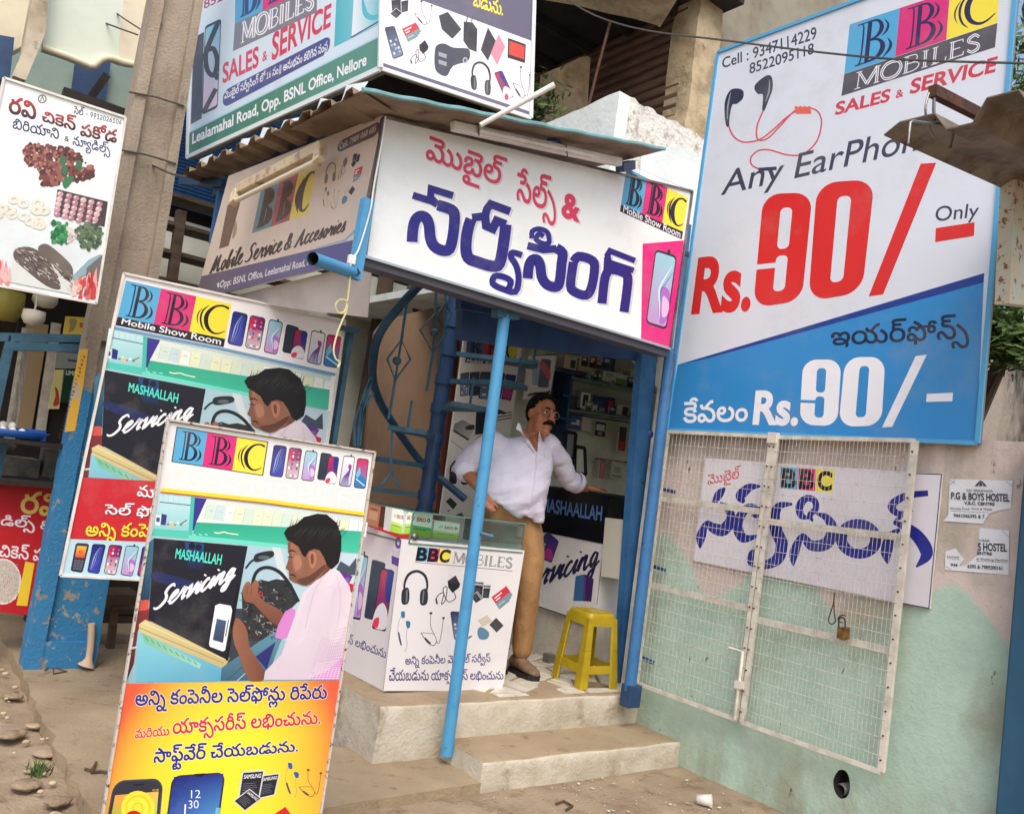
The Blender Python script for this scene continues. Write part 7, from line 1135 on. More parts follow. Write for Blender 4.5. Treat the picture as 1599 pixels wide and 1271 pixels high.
blobs(Zo, (140, 900, 575, 1140), 300, PK, 20, e1); blobs(Zo, (140, 900, 575, 1140), 160, [(176, 124, 110), (110, 62, 58), (70, 40, 40)], 8, e1); blobs(Zo, (260, 1050, 400, 1150), 40, PK, 20)
for x, y in ((390, 990), (400, 1050), (490, 1020), (415, 1120)): s.poly(Zo((x-12, y-25), (x+20, y-10), (x+10, y+40), (x-18, y+20)), C3(64, 112, 78), sm=3)
s.poly(Zo((388, 1130), (430, 1095), (458, 1100), (440, 1140), (404, 1172)), C3(60, 120, 84), sm=3)
for k in range(34):
    x, y = rq.uniform(-120, 225), rq.uniform(60, 235)
    if y < 60+x*.32 or y > 190+x*.3: continue
    for d, c in ((0, (196, 186, 168)), (1.5, (226, 222, 208))): s.ell(*Zo2((x-d, y-d))[0], 9+rq.uniform(-1, 1), 7, C3(*c), hole=.42, n=16)
s.poly(Zo2((285, 50), (535, 112), (518, 236), (268, 180)), C3(70, 58, 58))
for i in range(6):
    for j in range(5):
        x, y = 300+i*38+rq.uniform(-4, 4)-j*5, 74+i*10+j*25; s.ell(*Zo2((x, y))[0], 5, 4.4, C3(*rq.choice([(196, 150, 160), (214, 176, 182), (176, 124, 138)])), n=14); s.ell(*Zo2((x-5, y-5))[0], 2, 1.6, C3(236, 212, 214), n=10)
blobs(Zo2, (258, 215, 350, 310), 50, [(40, 126, 74), (30, 100, 60), (70, 150, 90)], 12); blobs(Zo2, (325, 240, 385, 310), 14, [(216, 208, 204), (196, 180, 178)], 14); blobs(Zo2, (378, 215, 505, 345), 150, [(60, 90, 60), (84, 110, 76), (46, 70, 50), (100, 116, 90)], 10, lambda x, y: ((x-440)/66)**2+((y-280)/66)**2 < 1)
s.poly(Zo2((70, 335), (360, 440), (350, 570), (48, 510)), C3(214, 220, 216))
s.poly(Zo2((75, 350), (140, 335), (215, 375), (280, 470), (300, 545), (230, 530), (120, 445), (70, 395)), C3(96, 84, 80), sm=3); s.poly(Zo2((195, 330), (240, 325), (330, 400), (362, 450), (345, 510), (265, 430), (195, 365)), C3(104, 92, 86), sm=3)
for k in range(120):
    x = rq.uniform(80, 350); y = 360+(x-80)*.52+rq.uniform(-45, 55)
    if y < 335+max(0, x-200)*.6: continue
    s.line(Zo2((x, y), (x+rq.uniform(8, 26), y+rq.uniform(4, 22))), rq.uniform(.5, 1.5), C3(*rq.choice([(50, 44, 46), (190, 180, 172), (140, 126, 116), (66, 58, 56), (214, 208, 200)])))
s.poly(Zo2((360, 480), (440, 400), (500, 370), (512, 400), (430, 470), (365, 505)), C3(140, 170, 182)); s.poly(Zo2((430, 440), (520, 365), (500, 500), (420, 560)), C3(108, 104, 106))
for k in range(36):
    x = rq.uniform(355, 480); y = rq.uniform(520, 590); h = rq.uniform(20, 110)*(.4+.6*(x-355)/130); s.poly(Zo2((x-10, y+8), (x+12, y+8), (x+14+rq.uniform(-6, 6), y-h*.5), (x+8+rq.uniform(-10, 10), y-h), (x-4, y-h*.45)), C3(*rq.choice([(196, 70, 74), (214, 112, 110), (226, 160, 150), (180, 50, 60), (232, 200, 190)])), sm=2)
for k in range(26):
    x = rq.uniform(-170, 45); y = rq.uniform(470, 520)+x*.12; h = rq.uniform(20, 90); s.poly(Zo2((x-10, y+8), (x+12, y+8), (x+4, y-h), (x-4, y-h*.45)), C3(*rq.choice([(206, 90, 96), (220, 130, 130), (232, 180, 180)])), sm=2)
finish(s, t)

# ================================================================== AWNING, POSTS, LAMPS
y_a = 3.25
C0, CQ, CL = PY(y_a)(565, 143), PY(y_a)(1037, 235), PX(1.52)(285, 275)
t = thing('awning_roof', 'weathered corrugated awning sheets with teal edge above the fascia sign', 'awning', (2.2, 3.6, 3.0))
b = MB(); d = Vector((0, .75, .02)); n = 60; vs = []
for i in range(n+1):
    p = C0+(CQ-C0)*(i/n); w = .004*math.sin(i/n*math.pi*16); k = 1 if i < n-3 else (1-.18*(i-n+3))
    vs += [p+Vector((0, 0, w)), p+d*k+Vector((0, 0, w))]
b.add(vs, [(2*i, 2*i+2, 2*i+3, 2*i+1) for i in range(n)], smooth=True); b.build('front_sheet', m_asb, t)
b = MB(); b.tube([C0+(CQ-C0)*(i/30)+Vector((0, -.004, .006+.003*math.sin(i*1.7))) for i in range(31)], .011, 6); b.build('front_edge', m_rooftop, t)
b = MB(); vs = []; N = 11; prof = []
for i in range(N):
    for u, h in ((0, 0), (.3, 0), (.42, .038), (.72, .038), (.84, 0)): prof.append(((i+u)/N, h))
prof.append((1, 0)); ax = CL-C0; up = Vector((0, 0, 1)); dx = Vector((.22, .12, .03))
for u, h in prof:
    p = C0+ax*u+Vector((.02*mnoise.noise((u*20, 1, 2)), 0, 0)); vs += [p+up*h, p+dx+up*h, p+up*(h+.004), p+dx+up*(h+.004)]
m = len(prof); fs = []
for i in range(m-1): a = 4*i; fs += [(a, a+1, a+5, a+4), (a+2, a+6, a+7, a+3), (a, a+4, a+6, a+2)]
b.add(vs, fs); b.build('side_sheet', m_asb, t)
b = MB()
for i in range(7):
    u = (i+.25+rnd.uniform(-.1, .1))/7.2; p = C0+ax*u+Vector((.05, 0, .045)); L = ax*(.075+rnd.uniform(-.02, .02)); b.add([p, p+L, p+L+Vector((.02, .02, .07+rnd.uniform(-.02, .03))), p+Vector((.02, .0, .05+rnd.uniform(-.02, .03)))], [(0, 1, 2, 3)])
b.build('torn_flashing', mat('torn white lining', C3(206, 216, 220), .6), t)
t = thing('steel_bracing', 'dark blue steel beams and post holding up the awning and tilted sign', 'frame', (1.7, 4, 2.5))
bx = PX(1.72); b = MB(); b.bar(bx(338, 302), bx(592, 166), .05, .06); b.build('beam', m_dblue, t)
b = MB(); b.bar(PX(1.68)(284, 284), PX(1.68)(352, 287), .05, .05); b.build('stub_beam', m_dblue, t)
b = MB(); b.bar(PX(1.7)(345, 300), PX(1.7)(332, 380), .04, .04); b.bar(PX(1.7)(332, 380), PX(1.74)(322, 440), .03, .03); b.build('post', m_blue, t)
b = MB(); b.bar(PX(1.62)(276, 469), PX(1.62)(333, 482), .045, .045); b.bar(PX(1.62)(334, 466), PX(1.62)(331, 498), .045, .05); b.build('lower_bracket', m_teal, t)
py = PY(3.42)
for px in ((862, 212, 895, 222), (968, 262, 1006, 252)):
    b = MB(); b.bar(PY(3.4)(px[0], px[1]), PY(3.4)(px[2], px[3])+Vector((0, .1, 0)), .05, .05); b.build('bracket', m_dblue, t)
b = MB(); b.bar(py(574, 312), py(553, 436), .045, .05); b.build('side_upright', m_sky, t)
t = thing('bracket_pipe', 'open-ended blue steel pipe jutting out beneath the tilted sign', 'pipe', py(520, 415))
a, c = PY(3.2)(488, 404), py(552, 426); b = MB(); b.tube([a, c], .027, 18, caps=False); b.build('pipe', m_sky, t)
b = MB(); b.tube([a+(c-a)*.005, c], .023, 18, caps=False); b.add([c+Vector((0, -.03, .02)), c+Vector((0, -.03, -.02)), c+Vector((.02, -.03, 0))], [(0, 1, 2)]); b.build('bore', m_dark, t)
t = thing('hanging_cable', 'thin pale cable running down the sign edge and hanging in a loop', 'cable', py(545, 450))
b = MB(); b.tube([py(x, y, .03) for x, y in smooth_pts([(602, 182), (597, 220), (584, 290), (578, 330), (560, 390), (549, 404), (546, 420)], 4)], .004, 6); b.build('white_run', m_whitep, t)
b = MB(); b.tube([py(x, y, .04) for x, y in smooth_pts([(548, 408), (546, 440), (543, 466), (538, 486), (528, 488), (524, 476), (532, 468), (542, 472), (540, 488), (534, 502), (527, 520), (521, 545), (524, 560), (531, 566), (527, 574)], 5)], .0042, 6); b.build('loop', mat('yellowed flex', C3(214, 206, 150), .5), t)
b = MB(); q = py(549, 406, .03); b.box(q-Vector((.016, .012, .02)), q+Vector((.016, .012, .02))); b.build('junction_box', m_whitep, t, bevel=.003)
def batten(name, label, pa, pb, tube_a, tube_b, up, mats):
    t = thing(name, label, 'tube light', pa); b = MB(); b.bar(pa, pb, .05, .045, up=up); b.build('batten', mats, t, bevel=.004)
    b = MB(); b.tube([tube_a, tube_b], .014, 12); b.build('tube', mat('unlit fluorescent tube', C3(226, 214, 190), .25), t)
    for q, e in ((tube_a, pa), (tube_b, pb)):
        b = MB(); m_ = (q+e)/2; dd = (tube_b-tube_a).normalized(); b.bar(q-dd*.02+(q-e)*.2, e-dd*.02, .045, .05, up=dd); b.build('end_cap', mats, t, bevel=.004)
    return t
pw_ = PY(3.40); t = thing('front_tube_light', 'white fluorescent batten along the top edge of the fascia sign', 'tube light', pw_(835, 220))
b = MB(); b.bar(pw_(706, 197), pw_(968, 254), .045, .04, up=(0, -1, 0)); b.build('batten', m_whitep, t, bevel=.005)
b = MB(); b.tube([pw_(748, 204, .028), pw_(925, 243, .028)], .012, 10); b.build('tube', m_whitep, t)
for u in ((747, 203), (885, 236)):
    b = MB(); b.tube([pw_(u[0]-1, u[1]-9, .024), pw_(u[0], u[1], .034), pw_(u[0]+1, u[1]+9, .024)], .003, 6); b.build('clip_wire', m_wire, t)
pt_ = P3(A_+Vector((-.1, -.06, .0)), B_+Vector((-.1, -.06, 0)), D_+Vector((-.1, -.06, 0)))
f = lambda x, y, o=0: pt_(*Zt((x, y))[0], o)
batten('tilted_tube_light', 'dusty cream fluorescent batten hanging across the tilted beige sign', f(310, 510), f(800, 256), f(296, 574, .03), f(790, 330, .03), pt_.n, mat('dusty cream enamel', C3(206, 188, 156), .6, col2=C3(150, 126, 100), scale=16, lo=.5, hi=.65))
b = MB(); b.tube([PY(3.22)(750, 196), PY(3.05)(865, 133)], [.012, .014], 10); b.build('white_stick', m_whitep, label='white plastic pipe sticking up past the awning edge', category='pipe')
# posts
def post(name, label, foot, head, r, m_, n=20):
    t = thing(name, label, 'post', foot); b = MB(); k = 12
    b.tube([foot+(head-foot)*(i/k) for i in range(k+1)], r, n); b.build('pole', m_, t); return t
pp = PY(3.58); foot = pp(697, 1179); t = post('awning_post', 'light blue steel post in front of the glass counter holding the awning', foot, pp(788, 492), .031, m_sky)
b = MB(); q = pp(750, 832, .03); b.tube([q, q+Vector((.05, -.03, -.01))], .009, 10); b.ball(q+Vector((.052, -.03, -.01)), .013, 6); b.build('bolt', m_teal, t)
b = MB(); b.bar(pp(772, 489), pp(806, 494), .06, .04); b.build('cap_plate', m_teal, t)
q1 = PY(3.6); t = post('corner_pipe', 'blue painted steel pipe between the shop jamb and the wire grille', q1(983, 1078), q1(1071, 352), .036, m_blue)
b = MB(); q = q1(1066, 398); b.tube([q+Vector((0, 0, -.012)), q+Vector((0, 0, .012))], .042, 16); b.bar(q, q+Vector((-.03, -.05, .0)), .012, .02); b.build('clamp', m_dblue, t)
b = MB(); b.tube([q1(x, y, .036) for x, y in ((1075, 392), (1052, 560), (1042, 640))], .004, 6); b.build('conduit', m_steel, t)
b = MB(); q = q1(986, 1076); b.box(q+Vector((-.05, -.04, -.1)), q+Vector((.05, .04, .03))); b.build('foot_block', m_dblue, t, bevel=.006)
b = MB(); q = PY(3.695)(1015, 678); b.lathe(q+Vector((0, -.006, 0)), [(.022, 0), (.022, .002), (0, .0021)], 20, axis=(0, -1, 0)); b.build('round_sticker', mat('navy sticker', C3(50, 56, 130), .5), label='small round navy sticker on the white shop jamb', category='sticker')

# ================================================================== WIRE GRILLE DOORS
pg = PX(XW-.075); pgb = PX(XW-.05)
def grille(label, q, bars, nv):
    """q: bl, br, tr, tl pixels; bars: heights (0..1) of the flat cross rails"""
    c = pg(*q[0]); t = thing('grille_door', label, 'grille', c, 'white wire mesh grille doors')
    P = [pg(*p) for p in q]; at = lambda u, v: (P[0]*(1-u)+P[1]*u)*(1-v)+(P[3]*(1-u)+P[2]*u)*v
    for a, b_ in ((0, 3), (1, 2)):
        b = MB(); b.bar(P[a], P[b_], .034, .02, up=(1, 0, 0)); b.build('stile', m_grillew, t, bevel=.002)
    for a, b_ in ((0, 1), (3, 2)):
        b = MB(); b.bar(P[a], P[b_], .02, .018, up=(1, 0, 0)); b.build('rail', m_grillew, t)
    for v in bars:
        b = MB(); b.bar(at(0, v)+Vector((.012, 0, 0)), at(1, v)+Vector((.012, 0, 0)), .034, .006, up=(1, 0, 0)); b.build('cross_rail', m_grillew, t)
    b = MB()
    for i in range(1, nv):
        u = i/nv; w = rnd.uniform(-.003, .003); b.tube([at(u, 0)+Vector((-.008, 0, 0)), at(u, .5)+Vector((-.008+w, w, 0)), at(u, 1)+Vector((-.008, 0, 0))], .0011, 4, caps=False)
    for k in range(1, 20):
        v = k/20+rnd.uniform(-.004, .004); b.tube([at(0, v)+Vector((-.012, 0, 0)), at(1, v)+Vector((-.012, 0, 0))], .0014, 4, caps=False)
    b.build('wire_mesh', mat('white coated wire', C3(206, 202, 194), .5, col2=C3(130, 120, 108), scale=30, lo=.5, hi=.7), t)
    b = MB()
    for k in range(14):
        for u in (0, 1): q_ = at(u, (k+.5)/14); b.tube([q_+Vector((-.014, 0, 0)), q_+Vector((-.022, 0, 0))], .0042, 6)
    b.build('rivets', m_rust, t); return t, at
tA, atA = grille('left leaf of the white wire grille, with the slide bolt', [(993, 1066), (1152, 1124), (1206, 682), (1042, 674)], (.385, .73), 26)
tB, atB = grille('right leaf of the white wire grille, larger, ending below the price board', [(1158, 1127), (1376, 1205), (1429, 688), (1213, 683)], (.355, .7), 35)
b = MB(); zg = zz(980, 900, .3871); b.tube([pg(*p, .03) for p in zg((410, 288), (465, 302), (432, 575))], .009, 8); b.build('slide_bolt', m_grillew, tA)
b = MB(); q = pg(*zg((448, 436))[0], .03); b.box(q-Vector((.012, .02, .02)), q+Vector((.03, .02, .02))); b.build('bolt_keeper', m_grillew, tA)
b = MB(); q = pg(1207, 684, .01); b.box(q-Vector((.012, .03, .03)), q+Vector((.02, .03, .03))); b.build('hinge_plate', m_grillew, tB, bevel=.003)
for v in (.1, .46, .77):
    b = MB(); q = atA(.0, v); b.bar(q+Vector((.03, .03, 0)), q+Vector((.03, -.09, -.012)), .02, .02); b.build('hinge', m_dblue, tA)
t = thing('padlock', 'rusty brass padlock hanging by a hook from the wire grille', 'padlock', pg(1314, 995, .03))
zl = zz(980, 900, .3871); m_brass = mat('tarnished brass', C3(150, 116, 60), .5, metal=.6, col2=C3(96, 66, 40), scale=30)
b = MB(); b.prism([pg(*p, .045) for p in zl((846, 206), (886, 206), (884, 250), (864, 256), (844, 246))], -pg.n*.022); b.build('body', m_brass, t, bevel=.003)
b = MB(); b.tube([pg(*p, .035) for p in smooth_pts(zl((852, 208), (852, 178), (858, 166), (870, 166), (877, 178), (878, 208)), 3)], .004, 8); b.build('shackle', m_rust, t)
b = MB(); b.tube([pg(*p, .03) for p in smooth_pts(zl((835, 66), (830, 110), (814, 160), (812, 182), (824, 192), (838, 180), (834, 150), (832, 90)), 3)], .003, 6); b.tube([pg(*p, .03) for p in smooth_pts(zl((880, 160), (868, 154), (850, 166), (852, 180), (866, 186)), 3)], .003, 6); b.build('hook_wire', m_rust, t)

# ================================================================== GLASS COUNTER WITH CHARGER BOXES
cx0, cx1, cy0, cy1, cz0, cz1 = 2.46, 3.235, 3.9, 4.5, .335, 1.085
t = thing('glass_counter', 'white printed counter with a glass case on top behind the blue post', 'counter', (cx0, cy0, ZP))
pF, pL = PY(cy0), PX(cx0)
b = MB(); b.box((cx0+.004, cy0+.004, cz0), (cx1, cy1, cz1)); b.build('cabinet', mat('white laminate', C3(226, 222, 220), .4, col2=C3(210, 204, 200), scale=3), t)
for x in (cx0+.06, cx1-.06):
    b = MB(); b.box((x-.03, cy0+.03, ZP), (x+.03, cy1-.03, cz0)); b.build('skid', m_dark, t)
Z5 = zz(520, 740, .2911); s = Sheet(pF, .001)
s.poly([pF_ for pF_ in Z5((270, 1163), (906, 1163), (1028, 410), (368, 348))], C3(226, 222, 224))
for k, c in enumerate((CY, MG, YE)):
    m = Z5((441+k*61, 466+k*4), (500+k*61, 470+k*4), (515+k*61, 396+k*5), (455+k*61, 390+k*5)); s.poly(m, c); s.text('BBC'[k], inset(m, .08, .06), C3(24, 24, 30), 40)
engraved(s, Z5((642, 476), (960, 504), (968, 452), (650, 420)), C3(40, 40, 52), C3(226, 222, 224)); s.line(Z5((440, 472), (962, 520)), .8, BLK)
headphones(s, Z5((362, 700), (508, 706), (524, 526), (378, 516))); adapter(s, Z5((542, 704), (672, 706), (690, 545), (560, 538))); batteries(s, Z5((735, 690), (840, 706), (850, 582), (742, 570))); card(s, Z5((892, 726), (972, 662), (930, 600), (850, 660)))
earbuds(s, Z5((330, 940), (410, 960), (425, 740), (350, 735))); neckband(s, Z5((466, 925), (590, 915), (600, 745), (480, 738))); phone(s, Z5((650, 890), (718, 900), (700, 740), (628, 735)), 'home'); s.line(Z5((690, 900), (745, 868)), 2, BLK); cards(s, Z5((772, 884), (910, 890), (918, 760), (778, 752)))
s.text('అన్ని కంపెనీల మొబైల్ సర్వీస్', Z5((386, 1042), (842, 1024), (846, 960), (390, 968)), C3(50, 46, 120), 10); s.text('చేయబడును యాక్ససరీస్ లభించును', Z5((298, 1136), (912, 1120), (916, 1050), (304, 1036)), C3(50, 46, 120), 10)
s.build('front_print', vinyl(), t)
s = Sheet(pL, .001); s.poly(Z5((60, 1052), (268, 1163), (366, 348), (166, 272)), C3(222, 218, 220))
phone(s, Z5((84, 770), (146, 784), (190, 440), (130, 420)), 'aqua', .12); s.poly(rr(Z5((166, 770), (212, 784), (284, 478), (210, 456)), .2), C3(54, 62, 80)); phone(s, Z5((208, 828), (282, 846), (330, 520), (258, 500)), 'duo', .14); s.text('యాక్ససరీస్ లభించును', Z5((-80, 860), (278, 1010), (290, 930), (-66, 800)), C3(50, 46, 120), 10)
s.ell(*Z5((350, 370))[0], 5, 9, C3(104, 70, 160), hole=.4); s.poly(Z5((314, 436), (354, 452), (352, 498), (314, 480)), C3(92, 62, 150)); s.poly(Z5((316, 402), (358, 414), (356, 446), (318, 432)), C3(206, 206, 214))
s.build('side_print', vinyl(), t)
G0, G1 = cz1+.004, cz1+.165; m_gl = glass('counter glass')
b = MB()
for lo, hi in (((cx0, cy0, G0), (cx1, cy0+.005, G1)), ((cx0, cy0+.006, G0), (cx0+.005, cy1, G1)), ((cx1-.005, cy0+.006, G0), (cx1, cy1, G1)), ((cx0-.004, cy0-.004, G1+.001), (cx1+.004, cy1, G1+.009))): b.box(lo, hi)
b.build('glass_case', m_gl, t)
b = MB(); e = mat('green glass edge', C3(96, 130, 118), .2)
for a, c in (((cx0, cy0-.005, G1+.005), (cx1, cy0-.005, G1+.005)), ((cx0-.005, cy0, G1+.005), (cx0-.005, cy1, G1+.005)), ((cx0, cy0-.002, G0), (cx1, cy0-.002, G0)), ((cx0-.002, cy0, G0), (cx0-.002, cy1, G0)), ((cx0, cy0-.002, G0), (cx0, cy0-.002, G1))): b.bar(a, c, .006, .008)
b.build('glass_edges', e, t)
b = MB(); q = pF(445, 0); b.lathe(pF(648, 838, .006), [(.0, 0), (.018, 0), (.018, .006), (0, .007)], 16, axis=(0, -1, 0)); b.build('lock', m_steel, t)
def carton(name, label, q, pl, depth, face, base=C3(226, 230, 226), group=None, side=None):
    c = pl(*q[0]); t = thing(name, label, 'box', c, group); b = MB(); P = [pl(*p) for p in q]; b.prism(P, -pl.n*depth); b.build('carton', mat('carton '+'%d' % (int(base[0]*99)*100+int(base[1]*99)), base, .5), t)
    s = Sheet(pl, .0008); face(s, q); s.build('carton_print', vinyl(), t); return t
def erd(big):
    def f(s, q):
        m = Q(q); s.poly(q, C3(232, 240, 228)); s.poly(m((0, 0), (1, 0), (1, .3), (0, .36)), C3(166, 206, 70)); s.poly(m((0, .33), (1, .28), (1, .4), (0, .46)), C3(100, 190, 120) if big else C3(196, 220, 110))
        s.text('ERD', m((.42, .62), (.76, .62), (.76, .76), (.42, .76)), C3(196, 44, 60), 40); s.line(m((.2, .62), (.26, .78)), qw(q)*.03, C3(60, 140, 80)); s.line(m((.28, .62), (.34, .78)), qw(q)*.03, C3(60, 140, 80)); s.ell(*m((.86, .7))[0], qw(q)*.06, qh(q)*.08, C3(40, 60, 110), hole=.4)
        s.line(m((.15, .3), (.8, .28)), qh(q)*.03, C3(40, 120, 60))
    return f
for st, q, y, big in (('tall narrow charger carton at the left inside the glass case', ((305, 308), (372, 325), (386, 196), (318, 182)), 3.99, 0), ('largest white and green charger carton in the glass case', ((380, 328), (522, 344), (538, 212), (396, 192)), 3.96, 1), ('low white and lime charger carton nearest the blue post', ((532, 344), (672, 356), (682, 268), (546, 250)), 3.96, 0)):
    carton('charger_box', st, Z5(*q), PY(y), .07, erd(big), group='charger cartons in the glass case')
carton('brown_box', 'faded orange brown carton at the left end of the glass case', Z5((176, 268), (240, 288), (256, 176), (190, 158)), PY(4.2), .08, lambda s, q: (s.poly(q, C3(176, 120, 92)), s.poly(inset(q, .15, .3), C3(196, 150, 120)), s.line(Q(q)((.2, .8), (.8, .8)), 2, C3(110, 60, 50))), base=C3(170, 116, 90))

# ================================================================== YELLOW STOOL
SB = [Vector((3.715, 3.775, ZP+.004)), Vector((4.025, 3.765, ZP+.004)), Vector((4.06, 4.08, ZP+.004)), Vector((3.765, 4.10, ZP+.004))]
cS = sum(SB, Vector())/4; STp = [cS+(p-cS)*.74+Vector((0, 0, .445)) for p in SB]
m_yel = mat('yellow moulded plastic', C3(178, 154, 30), .32, col2=C3(160, 136, 26), scale=8, dirt=C3(150, 130, 40), dscale=16, dlo=.66, dhi=.78)
t = thing('plastic_stool', 'yellow moulded plastic stool on the broken tile platform', 'stool', cS)
at = lambda i, v, u=0: ((SB[i]*(1-v)+STp[i]*v)*(1-u)+(SB[(i+1) % 4]*(1-v)+STp[(i+1) % 4]*v)*u)
for i in range(4):      # each leg: an L section at its corner
    b = MB(); j = (i-1) % 4
    for lo_, hi_ in ((0, .5), (.5, .94)):
        wl = lambda v: .2-.02*v
        a0, a1 = at(i, lo_), at(i, hi_); u0, u1 = at(i, lo_, wl(lo_)), at(i, hi_, wl(hi_)); w0, w1 = at(j, lo_, 1-wl(lo_)), at(j, hi_, 1-wl(hi_)); k = lambda p: (cS-p)*Vector((1, 1, 0)).length and Vector(((cS-p).x, (cS-p).y, 0)).normalized()*.012
        b.hexa([a0, u0, u0+k(u0), a0+k(a0)], [a1, u1, u1+k(u1), a1+k(a1)]); b.hexa([w0, a0, a0+k(a0)*1.02, w0+k(w0)], [w1, a1, a1+k(a1)*1.02, w1+k(w1)])
    b.build('leg', m_yel, t, bevel=.004)
    for v0, v1, nm in ((.2, .31, 'rail'),):
        b = MB(); o = lambda p, q_: Vector(((cS-p).x, (cS-p).y, 0)).normalized()*q_
        c = [at(i, v0, .19), at(i, v0, .81), at(i, v1, .81), at(i, v1, .19)]; b.hexa([p+o(p, .002) for p in c], [p+o(p, .011) for p in c]); b.build(nm, m_yel, t, bevel=.002)
def ring(z, sc, r=.22, n=5):
    q = [cS+(p-cS)*sc for p in STp]; out = []
    for i in range(4):
        a, p, c = q[i-1], q[i], q[(i+1) % 4]; d1 = (a-p)*r; d2 = (c-p)*r
        for k in range(n+1): tt_ = k/n; out.append((p+d1)*(1-tt_)**2+p*2*tt_*(1-tt_)+(p+d2)*tt_*tt_)
    return [Vector((p.x, p.y, z)) for p in out]
zt_ = STp[0].z; rings = [ring(zt_-.075, 1.07), ring(zt_-.03, 1.03), ring(zt_-.008, 1.0), ring(zt_, .95), ring(zt_+.002, .9), ring(zt_-.001, .86)]
b = MB(); n = len(rings[0]); b.add([p for r in rings for p in r], [(i*n+j, i*n+(j+1) % n, (i+1)*n+(j+1) % n, (i+1)*n+j) for i in range(len(rings)-1) for j in range(n)]+[tuple(range((len(rings)-1)*n, len(rings)*n))], smooth=True)
for i in range(4):
    for j in range(4):
        u, v = (i+.5)/4*.7+.15, (j+.5)/4*.7+.15; p = (STp[0]*(1-u)+STp[1]*u)*(1-v)+(STp[3]*(1-u)+STp[2]*u)*v; ux = (STp[1]-STp[0]).normalized()*.019; uy = (STp[3]-STp[0]).normalized()*.019
        q = [p-ux-uy, p+ux-uy, p+ux+uy, p-ux+uy]; b.hexa([Vector((w.x, w.y, zt_-.004)) for w in q], [Vector((w.x, w.y, zt_+.0035)) for w in q])
b.build('seat', m_yel, t)

# ================================================================== SERVICE COUNTER, SHELVES AND STOCK INSIDE
xc = 4.12; ps = PX(xc); Z7 = zz(680, 520, .299); Z8 = zz(780, 840, .2203)
yA = ps(943, 850).y; zb = ps(900, 966).z; zm = ps(905, 842).z; zt2 = ps(905, 768).z
t = thing('service_counter', 'white repair counter with black glass top panel behind the man', 'counter', (xc, yA, ZP))
b = MB(); b.box((xc+.03, yA, ZP), (xc+.5, 6.2, zb)); b.build('plinth', m_white, t)
b = MB(); b.box((xc, yA, zb+.002), (xc+.5, 6.2, zm)); b.build('cabinet', MT['white laminate'], t)
b = MB(); b.box((xc-.006, yA-.004, zm+.002), (xc+.5, 6.2, zt2)); b.build('black_panel', mat('black glass panel', C3(16, 18, 24), .12), t)
b = MB(); b.box((xc-.02, yA-.02, zt2+.002), (xc+.52, 6.2, zt2+.016)); b.build('top', mat('dark counter glass', C3(40, 46, 46), .08), t)
s = Sheet(ps, .008); s.text('MASHAALLAH', Z7((556, 930), (866, 980), (872, 906), (560, 862)), C3(84, 120, 170), 24)
s.build('panel_lettering', vinyl(), t)
s = Sheet(ps, .001); script(s, 'Servicing', Z8((96, 400), (700, 190), (725, 30), (190, 215)), C3(30, 30, 70), .085); s.line(Z8((744, 0), (690, 470)), .7, BLK); s.line(Z8((235, 470), (600, 592)), 1.4, C3(60, 60, 70))
for k, kd in enumerate(('dusk', 'home', 'dusk')): phone(s, Z8((240+k*30, 110+k*16), (296+k*36, 150+k*14), (390+k*16, 6+k*8), (330+k*10, -40)), kd)
s.poly(Z8((522, 445), (592, 445), (604, 256), (540, 268)), C3(56, 104, 150)); s.poly(Z8((592, 445), (650, 450), (668, 288), (604, 256)), C3(64, 36, 96)); s.line(Z8((610, 280), (600, 440)), 1.4, C3(110, 70, 140))
s.build('counter_print', vinyl(), t)
b = MB(); pc_ = PX(4.1); b.prism([pc_(*p) for p in ((938, 900), (974, 905), (980, 812), (945, 808))], (.2, 0, 0)); b.build('beige_cabinet', mat('beige steel cabinet', C3(200, 196, 182), .5), label='small beige cabinet beside the blue door frame inside the shop', category='cabinet')
b = MB(); q = ps(838, 980); b.box((4.02, 4.42, ZP), (4.08, 4.48, ZP+.06)); b.build('steel_cup', m_steel, label='small shiny steel cup on the floor by the counter plinth', category='cup')
# back wall of shelves
yb = 5.75; pb = PY(yb); Zs = zz(860, 520, .2203); S_ = lambda pts, o=0, pl=None: [(pl or pb)(*p, o) for p in Zs(*pts)]
t = thing('wall_shelves', 'back wall shelves with blue uprights and glass boards inside the shop', 'shelves', (5.2, yb, ZP))
b = MB(); b.box((4.2, yb, ZP), (6.45, yb+.05, 2.85)); b.build('back_wall', mat('pale green interior wall', C3(216, 220, 202), .8, col2=C3(190, 194, 176), scale=3), t)
b = MB(); b.prism(S_(((35, 290), (140, 310), (80, 940), (-20, 900)), .004), (0, .002, 0)); b.build('beige_back', mat('beige board', C3(196, 172, 138), .8), t)
for q in (((30, 150), (42, 150), (-20, 700), (-32, 700)), ((150, 270), (166, 272), (92, 940), (74, 938))):
    b = MB(); b.prism(S_(q, .25), (0, .25, 0)); b.build('upright', m_dblue, t)
for q in ((38, 280, 180, 300), (20, 440, 132, 458), (0, 598, 112, 622), (-10, 770, 84, 790)):
    b = MB(); a, c = S_(((q[0], q[1]), (q[2], q[3])), .13); b.bar(a, c, .25, .02); b.build('shelf', m_dblue, t)
for q, mt in (((150, 315, 660, 425), glass('shelf glass', (.7, .86, .8))), ((120, 545, 620, 612), m_dblue)):
    b = MB(); a, c = S_(((q[0], q[1]), (q[2], q[3])), .15); b.bar(a, c, .3, .012); b.build('long_shelf', mt, t)
    b = MB(); a, c = S_(((q[0], q[1]), (q[2], q[3])), .302); b.bar(a, c, .006, .016); b.build('shelf_lip', mat('green glass edge', C3(96, 130, 118), .2), t)
